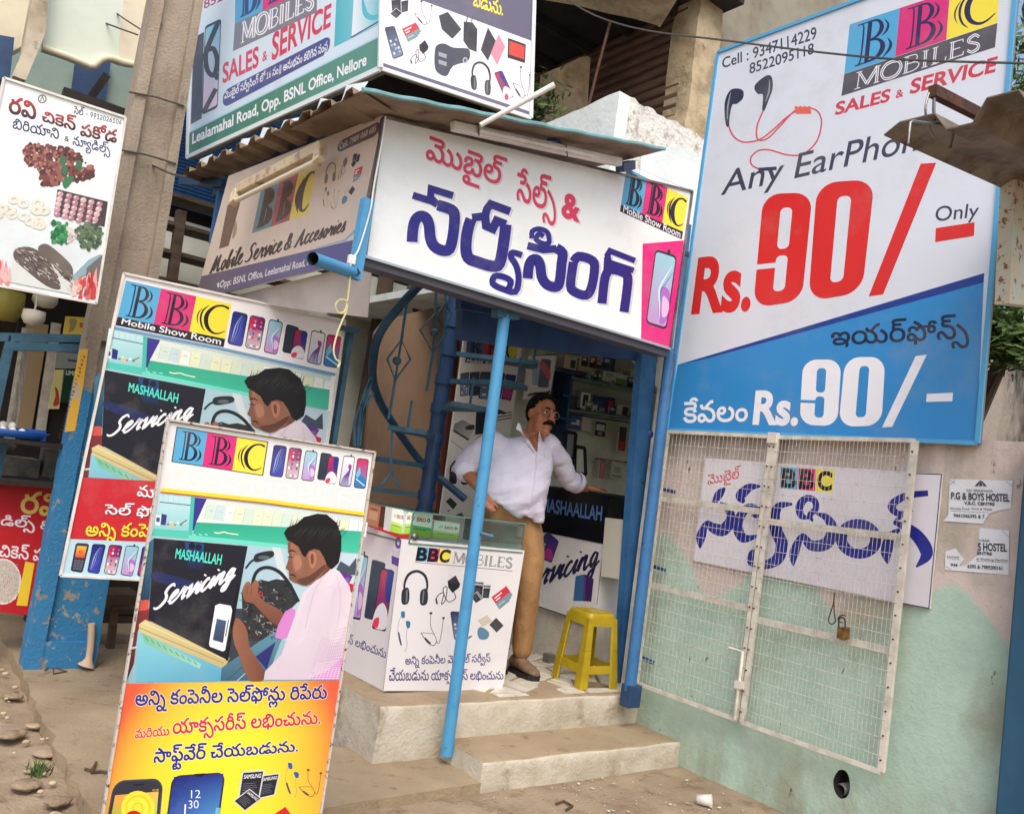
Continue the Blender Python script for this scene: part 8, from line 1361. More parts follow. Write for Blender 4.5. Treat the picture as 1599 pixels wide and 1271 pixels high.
b = MB(); a, c = S_(((320, 890), (600, 925)), .1); b.tube([a, c], .008, 8); a, c = S_(((130, 575), (600, 640)), .1); b.tube([a, c], .008, 8); b.build('hanging_rail', m_steel, t)
pS = PY(yb-.22)
def plain(c, *extra):
    def f(s, q):
        s.poly(q, C3(*c))
        for e in extra: s.poly(inset(q, *e[0]), C3(*e[1]))
    return f
for nm, lab, q, dep, f, gp in (
    ('phone_box', 'long green and white carton on the glass shelf', ((362, 345), (552, 385), (560, 305), (376, 266)), .1, plain((222, 226, 216), ((.3, .1, .1, .4), (120, 150, 70)), ((.1, .5, .6, .1), (160, 190, 130))), 1),
    ('phone_box', 'patterned pale carton at the right end of the glass shelf', ((556, 390), (640, 408), (652, 284), (566, 262)), .1, plain((206, 210, 196), ((.2, .3, .3, .2), (150, 160, 140)), ((.1, .1, .5, .6), (96, 104, 92))), 1),
    ('phone_box', 'beige carton high at the left of the upper shelf', ((92, 245), (178, 268), (190, 170), (104, 152)), .1, plain((190, 186, 160), ((.5, .1, .1, .3), (60, 60, 56))), 1),
    ('phone_box', 'low tan carton at the back of the upper shelf', ((190, 262), (300, 288), (322, 205), (206, 180)), .08, plain((170, 164, 132), ((.2, .3, .1, .2), (200, 196, 170))), 1),
    ('phone_box', 'white framed phone box standing on the lower shelf', ((208, 528), (272, 540), (284, 430), (220, 418)), .05, plain((224, 224, 220), ((.2, .12), (60, 50, 40))), 1),
    ('phone_box', 'dark navy carton with red streak on the lower shelf', ((280, 540), (436, 572), (458, 462), (300, 440)), .1, plain((34, 42, 84), ((.75, .1, .05, .2), (190, 50, 60)), ((.1, .2, .5, .3), (56, 70, 120))), 1),
    ('phone_box', 'small white and black carton right on the lower shelf', ((462, 578), (548, 596), (566, 520), (474, 508)), .08, plain((200, 198, 190), ((.45, .1, .1, .1), (40, 40, 44))), 1),
    ('red_tray', 'red flat tray under the leaning mirror on the counter', ((88, 968), (232, 990), (238, 930), (96, 905)), .1, plain((150, 46, 44), ((.05, .6, .2, .05), (90, 30, 32))), 0)):
    carton(nm, lab, Zs(*q), pS, dep, f, base=C3(180, 176, 164), group='cartons on the shop shelves' if gp else None)
for k in range(30):      # filler stock that nothing tells apart
    row = k % 3; u = rnd.random(); x, y = ((170+u*460, 318+u*95), (130+u*470, 548+u*62), (200+u*380, 232+u*70))[row]; w, h = rnd.uniform(30, 70), rnd.uniform(46, 92); c = rnd.choice([(206, 206, 196), (70, 84, 120), (170, 176, 160), (60, 60, 66), (196, 160, 110), (150, 60, 60), (120, 150, 130)])
    carton('stock_box', 'small carton packed among others on the shop shelves', Zs((x, y), (x+w, y+w*.17), (x+w+h*.12, y+w*.17-h), (x+h*.12, y-h)), PY(yb-.2-.03*(k % 2)), .06, plain(c, ((.15, .2, .2, .5), tuple(int(v*.6) for v in c)), ((.2, .65, .3, .12), (214, 212, 206))), group='filler cartons on the shelves')
pH = PY(yb-.12)
for lab, q, f in (('blue and white earphone pack hanging from the left of the rail', ((132, 680), (206, 694), (216, 588), (142, 574)), plain((60, 80, 140), ((.1, .35, .1, .3), (210, 214, 222)))), ('clear white earphone pack hanging second from the left', ((220, 686), (288, 696), (294, 604), (228, 592)), plain((186, 190, 184), ((.1, .55, .1, .1), (206, 180, 176)))),
                  ('round black and white earphone pack in the middle of the rail', ((312, 724), (384, 738), (392, 640), (320, 626)), plain((40, 40, 44), ((.1, .4, .1, .15), (200, 200, 202)), ((.3, .1, .3, .7), (150, 150, 150)))), ('dark pack with a red base hanging right of centre', ((476, 830), (524, 838), (540, 672), (490, 660)), plain((74, 60, 56), ((.05, .05, .05, .6), (170, 52, 40)))),
                  ('amber pack hanging rightmost by the door frame', ((548, 828), (584, 834), (604, 690), (566, 682)), plain((176, 128, 40), ((.1, .5, .1, .1), (196, 160, 70)))), ('pink phone cover hanging low on the rail', ((340, 1026), (374, 1034), (390, 905), (352, 896)), plain((170, 96, 120), ((.2, .1), (190, 120, 140)))), ('pale square pack hanging low beside the pink cover', ((430, 1018), (502, 1030), (512, 922), (440, 908)), plain((190, 192, 180), ((.2, .3), (150, 152, 144)), ((.05, .05, .05, .85), (110, 110, 104))))):
    t = thing('blister_pack', lab, 'pack', pH(*Zs(q[0])[0]), 'packs hanging on the shop wall'); b = MB(); b.prism([pH(*p) for p in Zs(*q)], (0, .02, 0)); b.build('card_back', m_whitep, t); s = Sheet(pH, .0008); f(s, Zs(*q)); s.build('card_print', vinyl(), t)
for lab, q, c in (('dark framed mirror leaning against the shelf upright', ((92, 880), (160, 892), (176, 712), (108, 700)), (140, 150, 146)), ('empty dark frame standing beside the mirror', ((166, 990), (246, 1004), (238, 815), (172, 804)), (110, 112, 100))):
    t = thing('framed_panel', lab, 'frame', pH(*Zs(q[0])[0])); P = [pH(*p, .14) for p in Zs(*q)]; b = MB(); b.prism(P, (0, .012, 0)); b.build('pane', mat('dull mirror', C3(*c), .25, metal=.3) if c[0] > 120 else MT['pale green interior wall'], t)
    b = MB()
    for i in range(4): b.bar(P[i], P[(i+1) % 4], .03, .02, up=(0, 1, 0))
    b.build('frame_edge', m_black, t)
# posters inside
def wallposter(name, label, q, pl, draw):
    t = thing(name, label, 'poster', pl(*q[0])); b = MB(); b.prism([pl(*p) for p in q], (0, .02, 0)); b.build('poster_board', m_whitep, t); s = Sheet(pl, .0008); s.poly(q, C3(214, 210, 206)); draw(s); s.build('poster_print', vinyl(), t)
Zp = zz(680, 530, .2125)
def tall(s):
    letters_bbc(s, Zp((222, 140), (596, 158), (608, -4), (232, -20)), INK, (C3(60, 92, 140), C3(190, 40, 70), C3(206, 196, 70))); s.poly(Zp((216, 172), (588, 192), (592, 152), (222, 134)), BLK); s.text('Mobile Show Room', Zp((230, 172), (580, 188), (584, 160), (236, 144)), WHT, 12)
    for q, k in ((((180, 420), (240, 412), (248, 240), (184, 250)), 'home'), (((244, 418), (318, 410), (326, 236), (252, 242)), 'slate'), (((314, 436), (480, 442), (516, 246), (330, 236)), 'home'), (((484, 440), (556, 452), (594, 264), (518, 254)), 'dusk')): phone(s, Zp(*q), k, .1)
    for q in (((170, 494), (240, 480), (300, 486), (380, 498), (300, 516), (200, 514)), ((400, 510), (470, 515), (530, 540), (500, 552), (410, 534))): s.poly(Zp(*q), C3(50, 50, 54)); 
    s.poly(Zp((205, 494), (300, 492), (290, 505), (215, 504)), C3(180, 180, 180)); s.poly(Zp((300, 520), (400, 520), (390, 690), (290, 700)), C3(34, 34, 38)); s.poly(Zp((140, 620), (200, 590), (290, 640), (250, 740), (130, 672)), C3(110, 110, 112), col2=C3(190, 190, 190), gd=(1, 1)); s.poly(Zp((220, 640), (280, 625), (285, 660), (230, 664)), C3(50, 50, 52), sm=2); s.line(Zp((130, 668), (245, 738)), 3, C3(50, 50, 54)); s.poly(Zp((215, 820), (330, 700), (330, 750), (230, 830)), C3(60, 60, 62)); s.line(Zp((110, 740), (210, 815)), .8, C3(60, 60, 60))
    for k in range(3): s.line(Zp((420, 600-k*24), (560, 575-k*20)), 1.6, C3(56, 56, 60))
    s.line(Zp((110, 1010), (112, 940), (150, 890), (190, 880)), 3, BLK, 4); s.poly(Zp((100, 1050), (112, 970), (150, 990), (156, 1050), (130, 1062)), BLK, sm=3); s.poly(Zp((190, 1060), (195, 1000), (236, 1000), (240, 1060)), BLK, sm=3); s.poly(Zp((75, 1190), (110, 1160), (160, 1210), (130, 1250)), C3(60, 60, 64))
wallposter('tall_poster', 'tall grey show room poster on the wall behind the spiral stair', Zp((40, 1262), (470, 1310), (642, 0), (214, -30)), PY(5.5), tall)
def small(s):
    s.poly(rr(Zp((708, 332), (760, 340), (770, 150), (716, 140)), .2), C3(150, 170, 190)); s.poly(rr(Zp((752, 352), (830, 356), (850, 150), (776, 140)), .18), C3(90, 96, 120)); s.poly(Zp((776, 160), (800, 170), (846, 240), (834, 300), (770, 200)), C3(200, 96, 110), sm=3); s.poly(Zp((670, 410), (700, 396), (700, 418)), BLK); s.line(Zp((680, 412), (740, 396), (790, 402), (845, 380)), 4, C3(90, 70, 70), 3)
wallposter('small_poster', 'small white phone poster on the wall just above the man', Zp((648, 440), (838, 436), (892, 116), (692, 122)), PY(5.45), small)

# ================================================================== SPIRAL STAIR
ax0 = PY(5.0)(668, 770); ax1 = PY(5.0)(712, 455); X0, Y0 = (ax0.x+ax1.x)/2, 5.0
t = thing('spiral_stair', 'blue steel spiral stair with diamond balusters behind the glass counter', 'staircase', (X0, Y0, ZP))
b = MB(); b.tube([(X0, Y0, ZP), (X0, Y0, 2.84)], .052, 20); b.build('central_pole', m_dblue, t)
steps = []
for i in range(11):
    z = .5+.2*i; a = R_(10+i*35); steps.append((z, a))
for i, (z, a) in enumerate(steps):
    b = MB(); r0, r1, da = .05, .62, R_(12); ring_ = [(X0+r0*math.cos(a-da), Y0+r0*math.sin(a-da)), (X0+r1*math.cos(a-da), Y0+r1*math.sin(a-da)), (X0+r1*1.02*math.cos(a), Y0+r1*1.02*math.sin(a)), (X0+r1*math.cos(a+da), Y0+r1*math.sin(a+da)), (X0+r0*math.cos(a+da), Y0+r0*math.sin(a+da))]
    b.prism([(x, y, z) for x, y in ring_], (0, 0, .03)); b.build('tread', m_teal, t)
    b = MB(); b.tube([(X0, Y0, z-.012), (X0, Y0, z+.05)], .062, 18); b.build('collar', m_dblue, t)
    if i < 10: b = MB(); b.bar((X0+.6*math.cos(a), Y0+.6*math.sin(a), z+.03), (X0+.6*math.cos(a), Y0+.6*math.sin(a), z+.2), .012, .012); b.build('riser_rod', m_teal, t)
za = zz(520, 440, .2517); 
b = MB(); b.tube([PY(d)(x, y) for x, y, d in smooth_pts([(*za((x, y))[0], d) for x, y, d in ((556, 5, 4.4), (480, 80, 4.4), (400, 170, 4.45), (320, 270, 4.5), (270, 370, 4.6), (250, 480, 4.75), (245, 580, 4.9), (265, 680, 5.05), (310, 780, 5.2), (380, 890, 5.3), (470, 1020, 5.38), (540, 1110, 5.4), (640, 1200, 5.38), (720, 1265, 5.3), (820, 1350, 5.2))], 3)], .027, 12); b.build('handrail', mat('dull blue rail', C3(40, 84, 118), .45, col2=C3(30, 66, 96), scale=6), t)
for pts, dia, boss in ((((455, 150), (440, 250), (425, 360)), ((425, 360), (480, 482), (385, 610), (336, 480)), (396, 490)), (((640, 70), (636, 160), (634, 200)), ((634, 200), (700, 320), (620, 440), (540, 300)), (628, 315)), (((700, 60), (695, 120), (690, 140)), ((690, 140), (740, 200), (690, 290), (640, 210)), None)):
    b = MB(); b.tube([PY(4.6)(*p) for p in za(*pts)], .009, 8); b.tube([PY(4.6)(*p) for p in za(*dia)], .008, 6, closed=True); b.tube([PY(4.6)(*p) for p in za(dia[2], (dia[2][0]-40, dia[2][1]+240))], .009, 8); b.tube([PY(4.6)(*p) for p in za(dia[0], dia[2])], .008, 6)
    if boss: b.ball(PY(4.58)(*za(boss)[0]), .028, 6)
    b.build('baluster', m_teal, t)
b = MB()
for pts in (((245, 590), (190, 700), (170, 800), (150, 1020)), ((240, 600), (210, 720), (185, 840), (165, 1020)), ((250, 690), (190, 800), (170, 930)), ((230, 600), (185, 740), (135, 860), (135, 1020)), ((370, 890), (360, 1060), (365, 1180), (410, 1271)), ((365, 1180), (300, 1260))): b.tube([PY(4.7)(x, y) for x, y in smooth_pts(za(*pts), 3)], .009, 6)
b.build('lower_balusters', m_teal, t)
b = MB(); pl = PY(6.4); b.prism([pl(*p) for p in zz(560, 420, .1416)((560, 300), (960, 280), (950, 640), (700, 700))], (0, .03, 0)); t2 = b.build('torn_hoarding', mat('dim brown hoarding', C3(96, 66, 58), .8, col2=C3(50, 40, 40), scale=4), label='torn dark brown hoarding with pale marks high behind the stair', category='hoarding')
s = Sheet(pl, .001); zq = zz(560, 420, .1416)
for p in (((600, 300), (660, 350), (700, 400), (660, 440), (720, 480)), ((720, 420), (780, 400), (800, 470), (760, 540), (710, 510)), ((800, 300), (850, 340), (900, 330), (950, 290)), ((650, 600), (690, 620), (780, 560))): s.line(zq(*p), 4, C3(170, 150, 138), 3)
s.build('hoarding_marks', vinyl(), t2)

# ================================================================== PEOPLE
def fuse(mb, name, m, parent, voxel=.008, smooth=6, parts=(), **props):
    """union of overlapping closed shapes as one continuous skin"""
    tmp = MB.build(mb, name, m, parent); o = tmp; r = o.modifiers.new('r', 'REMESH'); r.mode = 'VOXEL'; r.voxel_size = voxel; r.use_smooth_shade = True
    k = o.modifiers.new('s', 'SMOOTH'); k.iterations = smooth; k.factor = .5
    bpy.context.view_layer.update(); dg = bpy.context.evaluated_depsgraph_get(); me = bpy.data.meshes.new_from_object(o.evaluated_get(dg)); o.modifiers.clear(); old = o.data; o.data = me; bpy.data.meshes.remove(old); me.name = name
    if not me.materials: me.materials.append(m)
    for a, b in props.items(): o[a] = b
    return o
def limb(b, pts, rs, n=14, sub=4):
    q = smooth_pts([(*p, r) for p, r in zip(pts, rs)], sub) if len(pts) > 2 else [(*p, r) for p, r in zip(pts, rs)]
    b.tube([p[:3] for p in q], [p[3] for p in q], n); b.ball(q[0][:3], q[0][3], 8); b.ball(q[-1][:3], q[-1][3], 8); return b
def loft(b, rings, n=24):      # (centre, vector a, vector c): elliptical sections
    vs = []
    for c, a, d in rings: vs += [c+a*math.cos(2*math.pi*j/n)+d*math.sin(2*math.pi*j/n) for j in range(n)]
    R = len(rings); b.add(vs, [(i*n+j, i*n+(j+1) % n, (i+1)*n+(j+1) % n, (i+1)*n+j) for i in range(R-1) for j in range(n)]+[tuple(range(n))[::-1], tuple(range((R-1)*n, R*n))]); return b
m_skin = mat('brown skin', C3(168, 110, 80), .5, col2=C3(148, 94, 68), scale=30, spec=.35); m_hair = mat('black hair', C3(15, 13, 13), .8, spec=.15, bump=.004, bscale=160); m_pants = mat('khaki cotton', C3(166, 126, 82), .85, col2=C3(140, 102, 64), scale=9, stretch=(1, 1, .4), bump=.012, bscale=14); m_shirt = mat('lavender white cotton', C3(214, 210, 226), .85, col2=C3(200, 196, 214), scale=7, bump=.005, bscale=18)
def hand(b, wrist, palm_dir, side, normal, curl, L=.085, spread=.16, thumb_side=1):
    """palm, four fingers of different length with bends, thumb from the side near the base"""
    w = Vector(wrist); d = palm_dir.normalized(); s_ = side.normalized(); nn = normal.normalized()
    loft(b, [(w, s_*.026, nn*.019), (w+d*.03, s_*.034, nn*.017), (w+d*L*.75, s_*.041, nn*.015), (w+d*L, s_*.038, nn*.011)], 16)
    for i, (o, ln) in enumerate(((-.03, .066), (-.01, .078), (.011, .073), (.03, .056))):
        p = w+d*L*.9+s_*o; dd = (d+s_*o*spread*30*.2).normalized(); a = [p]; ang = curl*.5
        for k, q in enumerate((.45, .32, .23)):
            a.append(a[-1]+(dd*math.cos(ang)-nn*math.sin(ang))*ln*q*1.05); ang += curl
        limb(b, a, [.0098, .0092, .0084, .0074], 10, 3)
    p = w+d*.022+s_*.03*thumb_side; a = [p, p+d*.03+s_*.024*thumb_side-nn*.008, p+d*.058+s_*.034*thumb_side-nn*.014]; limb(b, a, [.014, .0115, .009], 10, 3)
Fh = Vector((cF.x, cF.y, 0)).normalized(); Rh = Vector((cR.x, cR.y, 0)).normalized(); UZ = Vector((0, 0, 1))
J = lambda px, py, dd=0: atd(px, py, 5.45+dd)
foot_ = J(808, 1043); t = thing('person', 'moustached man in glasses, lavender shirt and khaki trousers, hand on hip, leaning on counter', 'person', (foot_.x, foot_.y, ZP))
fh = (-Fh*.84+Rh*.54).normalized(); uh = (UZ+Rh*.1).normalized(); uh = (uh-fh*uh.dot(fh)).normalized(); lh = uh.cross(fh).normalized(); H = J(846, 649, -.05)
hp = lambda a, b_, c: H+lh*a+fh*b_+uh*c
def ellip(b, c, a, d, e, n=10):      # oriented ellipsoid
    loft(b, [(c+uh*e*math.sin(v), lh*a*math.cos(v), fh*d*math.cos(v)) for v in [R_(-86+172*i/n) for i in range(n+1)]], 18)
b = MB(); ellip(b, hp(0, -.012, .03), .079, .1, .1); ellip(b, hp(0, .018, -.05), .066, .074, .08)
for sgn in (-1, 1): ellip(b, hp(.036*sgn, .048, -.03), .034, .036, .04, 6); ellip(b, hp(.083*sgn, -.004, -.002), .012, .026, .034, 6); b.ball(hp(.0125*sgn, .102, -.024), .0105, 6)
limb(b, [hp(0, .09, .026), hp(0, .108, -.004), hp(0, .114, -.02)], [.011, .013, .0155], 10); limb(b, [hp(-.045, .078, .034), hp(0, .088, .034), hp(.045, .078, .034)], [.012, .013, .012], 10); limb(b, [hp(-.022, .086, -.066), hp(0, .094, -.064), hp(.022, .086, -.066)], [.008, .0105, .008], 8); limb(b, [hp(-.02, .084, -.078), hp(.02, .084, -.078)], [.009, .009], 8); b.ball(hp(0, .07, -.104), .03, 8); ellip(b, hp(0, .02, -.104), .058, .06, .036, 6)
nb = J(826, 704); limb(b, [hp(0, -.02, -.06), hp(0, -.03, -.12), nb], [.066, .066, .085])
shoulder_a, shoulder_b = J(772, 682, -.02), J(858, 690, .06); elbow_a, wrist_a = J(728, 728, .12), J(755, 768, -.12); elbow_b, wrist_b = J(887, 746, .22), J(915, 762, .42)
hipR, hipL = J(776, 806, .02), J(812, 808, -.02); knee_b, ankle_b = J(826, 905, -.1), J(816, 1006, -.06); knee_a, ankle_a = J(772, 905, -.04), J(772, 1012, .02)
loft(b, [(J(822, 694), Rh*.15, Fh*.075), (J(814, 730), Rh*.185, Fh*.12), (J(804, 775), Rh*.175, Fh*.13), (J(798, 812), Rh*.15, Fh*.12)])
limb(b, [shoulder_a+Vector((.01, 0, -.05)), elbow_a, wrist_a], [.054, .05, .031]); limb(b, [shoulder_b, elbow_b, wrist_b], [.056, .046, .03]); limb(b, [hipL, knee_b, ankle_b], [.09, .06, .042]); limb(b, [hipR, knee_a, ankle_a], [.09, .06, .042])
reach_a = (J(766, 797, -.2)-wrist_a); hand(b, wrist_a, reach_a, Rh*.9-UZ*.3, -Fh+Rh*-.3, .35, thumb_side=1)
reach_b = (J(942, 762, .47)-wrist_b); hand(b, wrist_b, reach_b, Vector((-reach_b.y, reach_b.x, 0)), UZ, .16, thumb_side=-1)
fuse(b, 'body', m_skin, t, .0062, 3)
# shirt with rolled sleeves
b = MB(); FX = -Fh*.8+Rh*.35
loft(b, [(J(831, 684), Rh*.075, Fh*.07), (J(824, 690), Rh*.14, Fh*.085), (J(818, 704), Rh*.185, Fh*.11), (J(813, 728, -.02), Rh*.198, Fh*.135), (J(807, 756, -.05), Rh*.206, Fh*.172), (J(803, 778, -.05), Rh*.2-UZ*.03, Fh*.168), (J(799, 795, -.04), Rh*.184-UZ*.06, Fh*.158)], 28)
limb(b, [shoulder_a+Vector((.01, 0, -.045)), (shoulder_a+elbow_a)/2, elbow_a, elbow_a+(wrist_a-elbow_a)*.1], [.08, .082, .078, .076]); limb(b, [shoulder_b+Vector((-.02, 0, -.02)), (shoulder_b+elbow_b)/2, elbow_b, elbow_b+(wrist_b-elbow_b)*.34], [.078, .07, .066, .062])
q = J(838, 812, -.14); loft(b, [(J(834, 776, -.13), Rh*.06, Fh*.04), (J(838, 800, -.12), Rh*.05, Fh*.05), (J(840, 816, -.1), Rh*.035, Fh*.045)], 14); loft(b, [(J(798, 780, -.16), Rh*.1, Fh*.045), (J(806, 799, -.15), Rh*.06, Fh*.045), (J(810, 810, -.14), Rh*.02, Fh*.035)], 14)
shirt = fuse(b, 'shirt', m_shirt, t, .011, 4)
me = shirt.data; L0 = LOC[t.name]
nv = Vector((FX.x, FX.y, 0)).normalized(); Cn = J(812, 704)
for v in me.vertices:      # folds pulled towards the raised elbow and the belly, open neck
    p = v.co+L0; k = .014*mnoise.noise((p.x*4+p.z*7, p.y*4, p.z*13-p.x*8))+.007*(.5-abs(mnoise.noise((p.x*4+p.z*9, p.y*5, p.z*22-p.x*14)))); v.co += v.normal*k
for e_, m0, r0 in ((elbow_a+(wrist_a-elbow_a)*.06, wrist_a-elbow_a, .081), (elbow_b+(wrist_b-elbow_b)*.34, wrist_b-elbow_b, .067)):
    b = MB(); d_ = m0.normalized(); b.tube([e_-d_*.01, e_+d_*.02, e_+d_*.05, e_+d_*.052, e_+d_*.03], [r0, r0+.005, r0+.002, r0-.012, r0-.014], 22, caps=False); b.build('rolled_cuff', m_shirt, shirt)
# open neck, collar, placket, pocket and pen lie just over the cloth
from mathutils.bvhtree import BVHTree
bv = BVHTree.FromPolygons([v.co+L0 for v in me.vertices], [tuple(p.vertices) for p in me.polygons])
def on(px, py, off):
    r = ray(px, py).normalized(); h = bv.ray_cast(CAM, r); return (h[0] if h[0] else J(px, py, -.15))-r*off
Zq = zz(700, 590, .2124)
def patch(name, pts, m_, off, n=1, parent=shirt):
    b = MB(); P = [on(*p, off) for p in pts]; c = sum(P, Vector())/len(P); b.add(P+[c], [(i, (i+1) % len(P), len(P)) for i in range(len(P))], smooth=True); b.build(name, m_, parent)
patch('open_neck', smooth_pts(Zq((535, 372), (600, 400), (662, 398), (664, 470), (650, 545), (600, 470), (555, 410)), 3, True), m_skin, .004)
for pts in (((525, 330), (545, 395), (590, 450), (645, 545), (640, 552), (575, 470), (530, 395), (498, 378), (510, 335)), ((668, 392), (700, 410), (690, 470), (662, 540), (655, 548), (660, 470))): 
    b = MB(); P = [on(*p, .012) for p in Zq(*pts)]; b.prism(P, -ray(830, 690).normalized()*.004); b.build('collar', m_shirt, shirt)
b = MB(); b.tube([on(*p, .003) for p in smooth_pts(Zq((652, 548), (648, 640), (636, 760), (612, 880), (590, 960)), 4)], .0055, 6); b.build('placket', m_shirt, shirt)
b = MB()
for p in Zq((680, 490), (644, 600), (640, 700), (625, 800)): b.ball(on(*p, .005), .006, 5)
b.build('buttons', m_whitep, shirt)
b = MB(); b.tube([on(*p, .003) for p in Zq((682, 560), (752, 590))], .004, 6); b.tube([on(*p, .003) for p in Zq((752, 590), (748, 680), (715, 700), (680, 660))], .003, 6); b.build('pocket', m_shirt, shirt)
b = MB(); b.tube([on(*p, .008) for p in Zq((708, 540), (714, 580))], .005, 8); b.build('pen', m_whitep, shirt)
# trousers, shoes
b = MB(); loft(b, [(J(800, 772), Rh*.165, Fh*.135), (J(798, 800), Rh*.17, Fh*.14), (J(796, 826), Rh*.165, Fh*.135), (J(796, 842), Rh*.13, Fh*.11)], 24)
limb(b, [J(818, 820, -.02), (J(826, 862, -.06)), knee_b, (knee_b+ankle_b)/2, ankle_b+Vector((0, 0, -.03))], [.108, .098, .082, .073, .064]); limb(b, [J(778, 820, .02), J(776, 860), knee_a, (knee_a+ankle_a)/2, ankle_a], [.108, .096, .082, .072, .064])
tr = fuse(b, 'trousers', m_pants, t, .011, 4)
for v in tr.data.vertices: p = v.co+L0; v.co += v.normal*(.007*mnoise.noise((p.x*13, p.y*13, p.z*4))+.003*mnoise.noise((p.x*9+p.z*9, p.y*9, p.z*12)))
m_shoe = mat('tan leather', C3(128, 104, 82), .55, col2=C3(100, 78, 60), scale=14); m_sole = mat('black sole', C3(24, 22, 22), .6)
for an, dr in ((ankle_b, Vector((-.1, -1, 0)).normalized()), (ankle_a, Vector((-.3, -1, 0)).normalized())):
    sd = Vector((-dr.y, dr.x, 0)); c = Vector((an.x, an.y, ZP+.003)); b = MB(); prof = [(-.085, .03, .075), (-.06, .042, .095), (0, .042, .1), (.06, .045, .075), (.12, .05, .058), (.165, .044, .045), (.192, .024, .03)]
    loft(b, [(c+dr*x+UZ*(.022+h/2), sd*w, UZ*(h/2)) for x, w, h in prof], 16); sh_ = fuse(b, 'shoe', m_shoe, t, .008, 3)
    b = MB(); o = [c+dr*x+sd*w*1.06 for x, w, h in prof]+[c+dr*x-sd*w*1.06 for x, w, h in prof[::-1]]; b.prism(o, UZ*.028); b.build('sole', m_sole, sh_, bevel=.004)
# hair, moustache, eyes, glasses, watch
b = MB(); n, mm = 26, 40; vs = []; ok = []
for i in range(n+1):
    a = math.pi*i/n
    for j in range(mm):
        u = 2*math.pi*j/mm; q = Vector((.086*math.sin(a)*math.cos(u), -.014+.108*math.sin(a)*math.sin(u), .032+.112*math.cos(a))); k = 1+.05*mnoise.noise((q.x*60, q.y*60, q.z*40)); q = Vector((q.x*k, q.y*k, q.z*k))
        vs.append(hp(*q)); f_ = max(0, (q.y-.0)/.09); lim = -.07 if q.y < -.03 else (-.0+.115*min(1, f_**.8)+.01*math.sin(j*2)); ok.append(q.z > lim)
b.add(vs, [f for i in range(n) for j in range(mm) for f in [(i*mm+j, (i+1)*mm+j, (i+1)*mm+(j+1) % mm, i*mm+(j+1) % mm)] if all(ok[k] for k in f)], smooth=True); hr = b.build('hair', m_hair, t); so = hr.modifiers.new('thick', 'SOLIDIFY'); so.thickness = .012; so.offset = 0
b = MB(); limb(b, [hp(-.036, .09, -.058), hp(-.018, .106, -.046), hp(0, .111, -.044), hp(.018, .106, -.046), hp(.036, .09, -.058)], [.006, .0125, .012, .0125, .006], 10); b.build('moustache', m_hair, t)
for sgn in (-1, 1):
    b = MB(); limb(b, [hp(.014*sgn, .098, .036), hp(.034*sgn, .096, .042), hp(.054*sgn, .076, .034)], [.004, .0052, .003], 8); b.build('eyebrow', m_hair, t)
    b = MB(); ellip(b, hp(.032*sgn, .086, .012), .014, .008, .0075, 6); ey = b.build('eye', mat('eye white', C3(200, 190, 180), .2), t); b = MB(); b.ball(hp(.032*sgn, .0935, .012), .0058, 6); b.build('iris', m_black, ey)
g = MB()
for sgn in (-1, 1):
    g.tube([hp(.033*sgn+.025*math.cos(v), .106-.12*abs(.033+.025*math.cos(v)*sgn)*.2, .008+.021*math.sin(v)) for v in [2*math.pi*i/20 for i in range(20)]], .0018, 6, closed=True); g.tube([hp(.057*sgn, .1, .012), hp(.082*sgn, .04, .014), hp(.086*sgn, -.004, .018)], .0018, 6)
g.tube([hp(-.009, .105, .012), hp(0, .11, .014), hp(.009, .105, .012)], .0018, 6); g.build('glasses', mat('gold wire', C3(150, 120, 70), .3, metal=.7), t)
b = MB(); d_ = (wrist_a-elbow_a).normalized(); b.tube([wrist_a-d_*.035, wrist_a-d_*.02], .037, 18); b.build('watch_band', m_steel, t)
# two customers in the food stall, seen from behind
def customer(label, foot, shirt_m, leg_m, face, ht=1.66):
    t = thing('person', label, 'person', foot); f = Vector(face).normalized(); s_ = Vector((-f.y, f.x, 0)); P = lambda a, b_, c: Vector(foot)+s_*a+f*b_+UZ*c*ht/1.7
    b = MB(); b.ball(P(0, .01, 1.58), (.075, .09, .11), 10); limb(b, [P(0, 0, 1.5), P(0, -.01, 1.38)], [.05, .06]); loft(b, [(P(0, 0, 1.36), s_*.16, f*.08), (P(0, 0, 1.1), s_*.14, f*.09), (P(0, 0, .9), s_*.15, f*.1)])
    for g_ in (-1, 1):
        limb(b, [P(.19*g_, 0, 1.34), P(.23*g_, .0, 1.1), P(.19*g_, .12, .93)], [.045, .038, .028]); limb(b, [P(.09*g_, 0, .88), P(.09*g_, .02, .48), P(.1*g_, 0, .08)], [.075, .05, .036]); limb(b, [P(.1*g_, -.05, .04), P(.1*g_, .16, .035)], [.036, .03]); hand(b, P(.19*g_, .12, .93), f*.6-UZ*.6, s_, f+UZ*.4, .3, thumb_side=-g_)
    fuse(b, 'body', m_skin, t, .011, 3)
    b = MB(); loft(b, [(P(0, 0, 1.42), s_*.08, f*.07), (P(0, 0, 1.37), s_*.18, f*.1), (P(0, 0, 1.15), s_*.175, f*.12), (P(0, 0, .86), s_*.18, f*.13)])
    for g_ in (-1, 1): limb(b, [P(.18*g_, 0, 1.34), P(.225*g_, 0, 1.16)], [.062, .058])
    fuse(b, 'shirt', shirt_m, t, .014, 3); b = MB(); loft(b, [(P(0, 0, .95), s_*.16, f*.115), (P(0, 0, .78), s_*.165, f*.12)])
    for g_ in (-1, 1): limb(b, [P(.085*g_, 0, .84), P(.09*g_, .02, .48), P(.1*g_, 0, .1)], [.095, .07, .058])
    fuse(b, 'trousers', leg_m, t, .014, 3); b = MB(); b.ball(P(0, -.012, 1.6), (.084, .1, .112), 10); b.build('hair', m_hair, t)
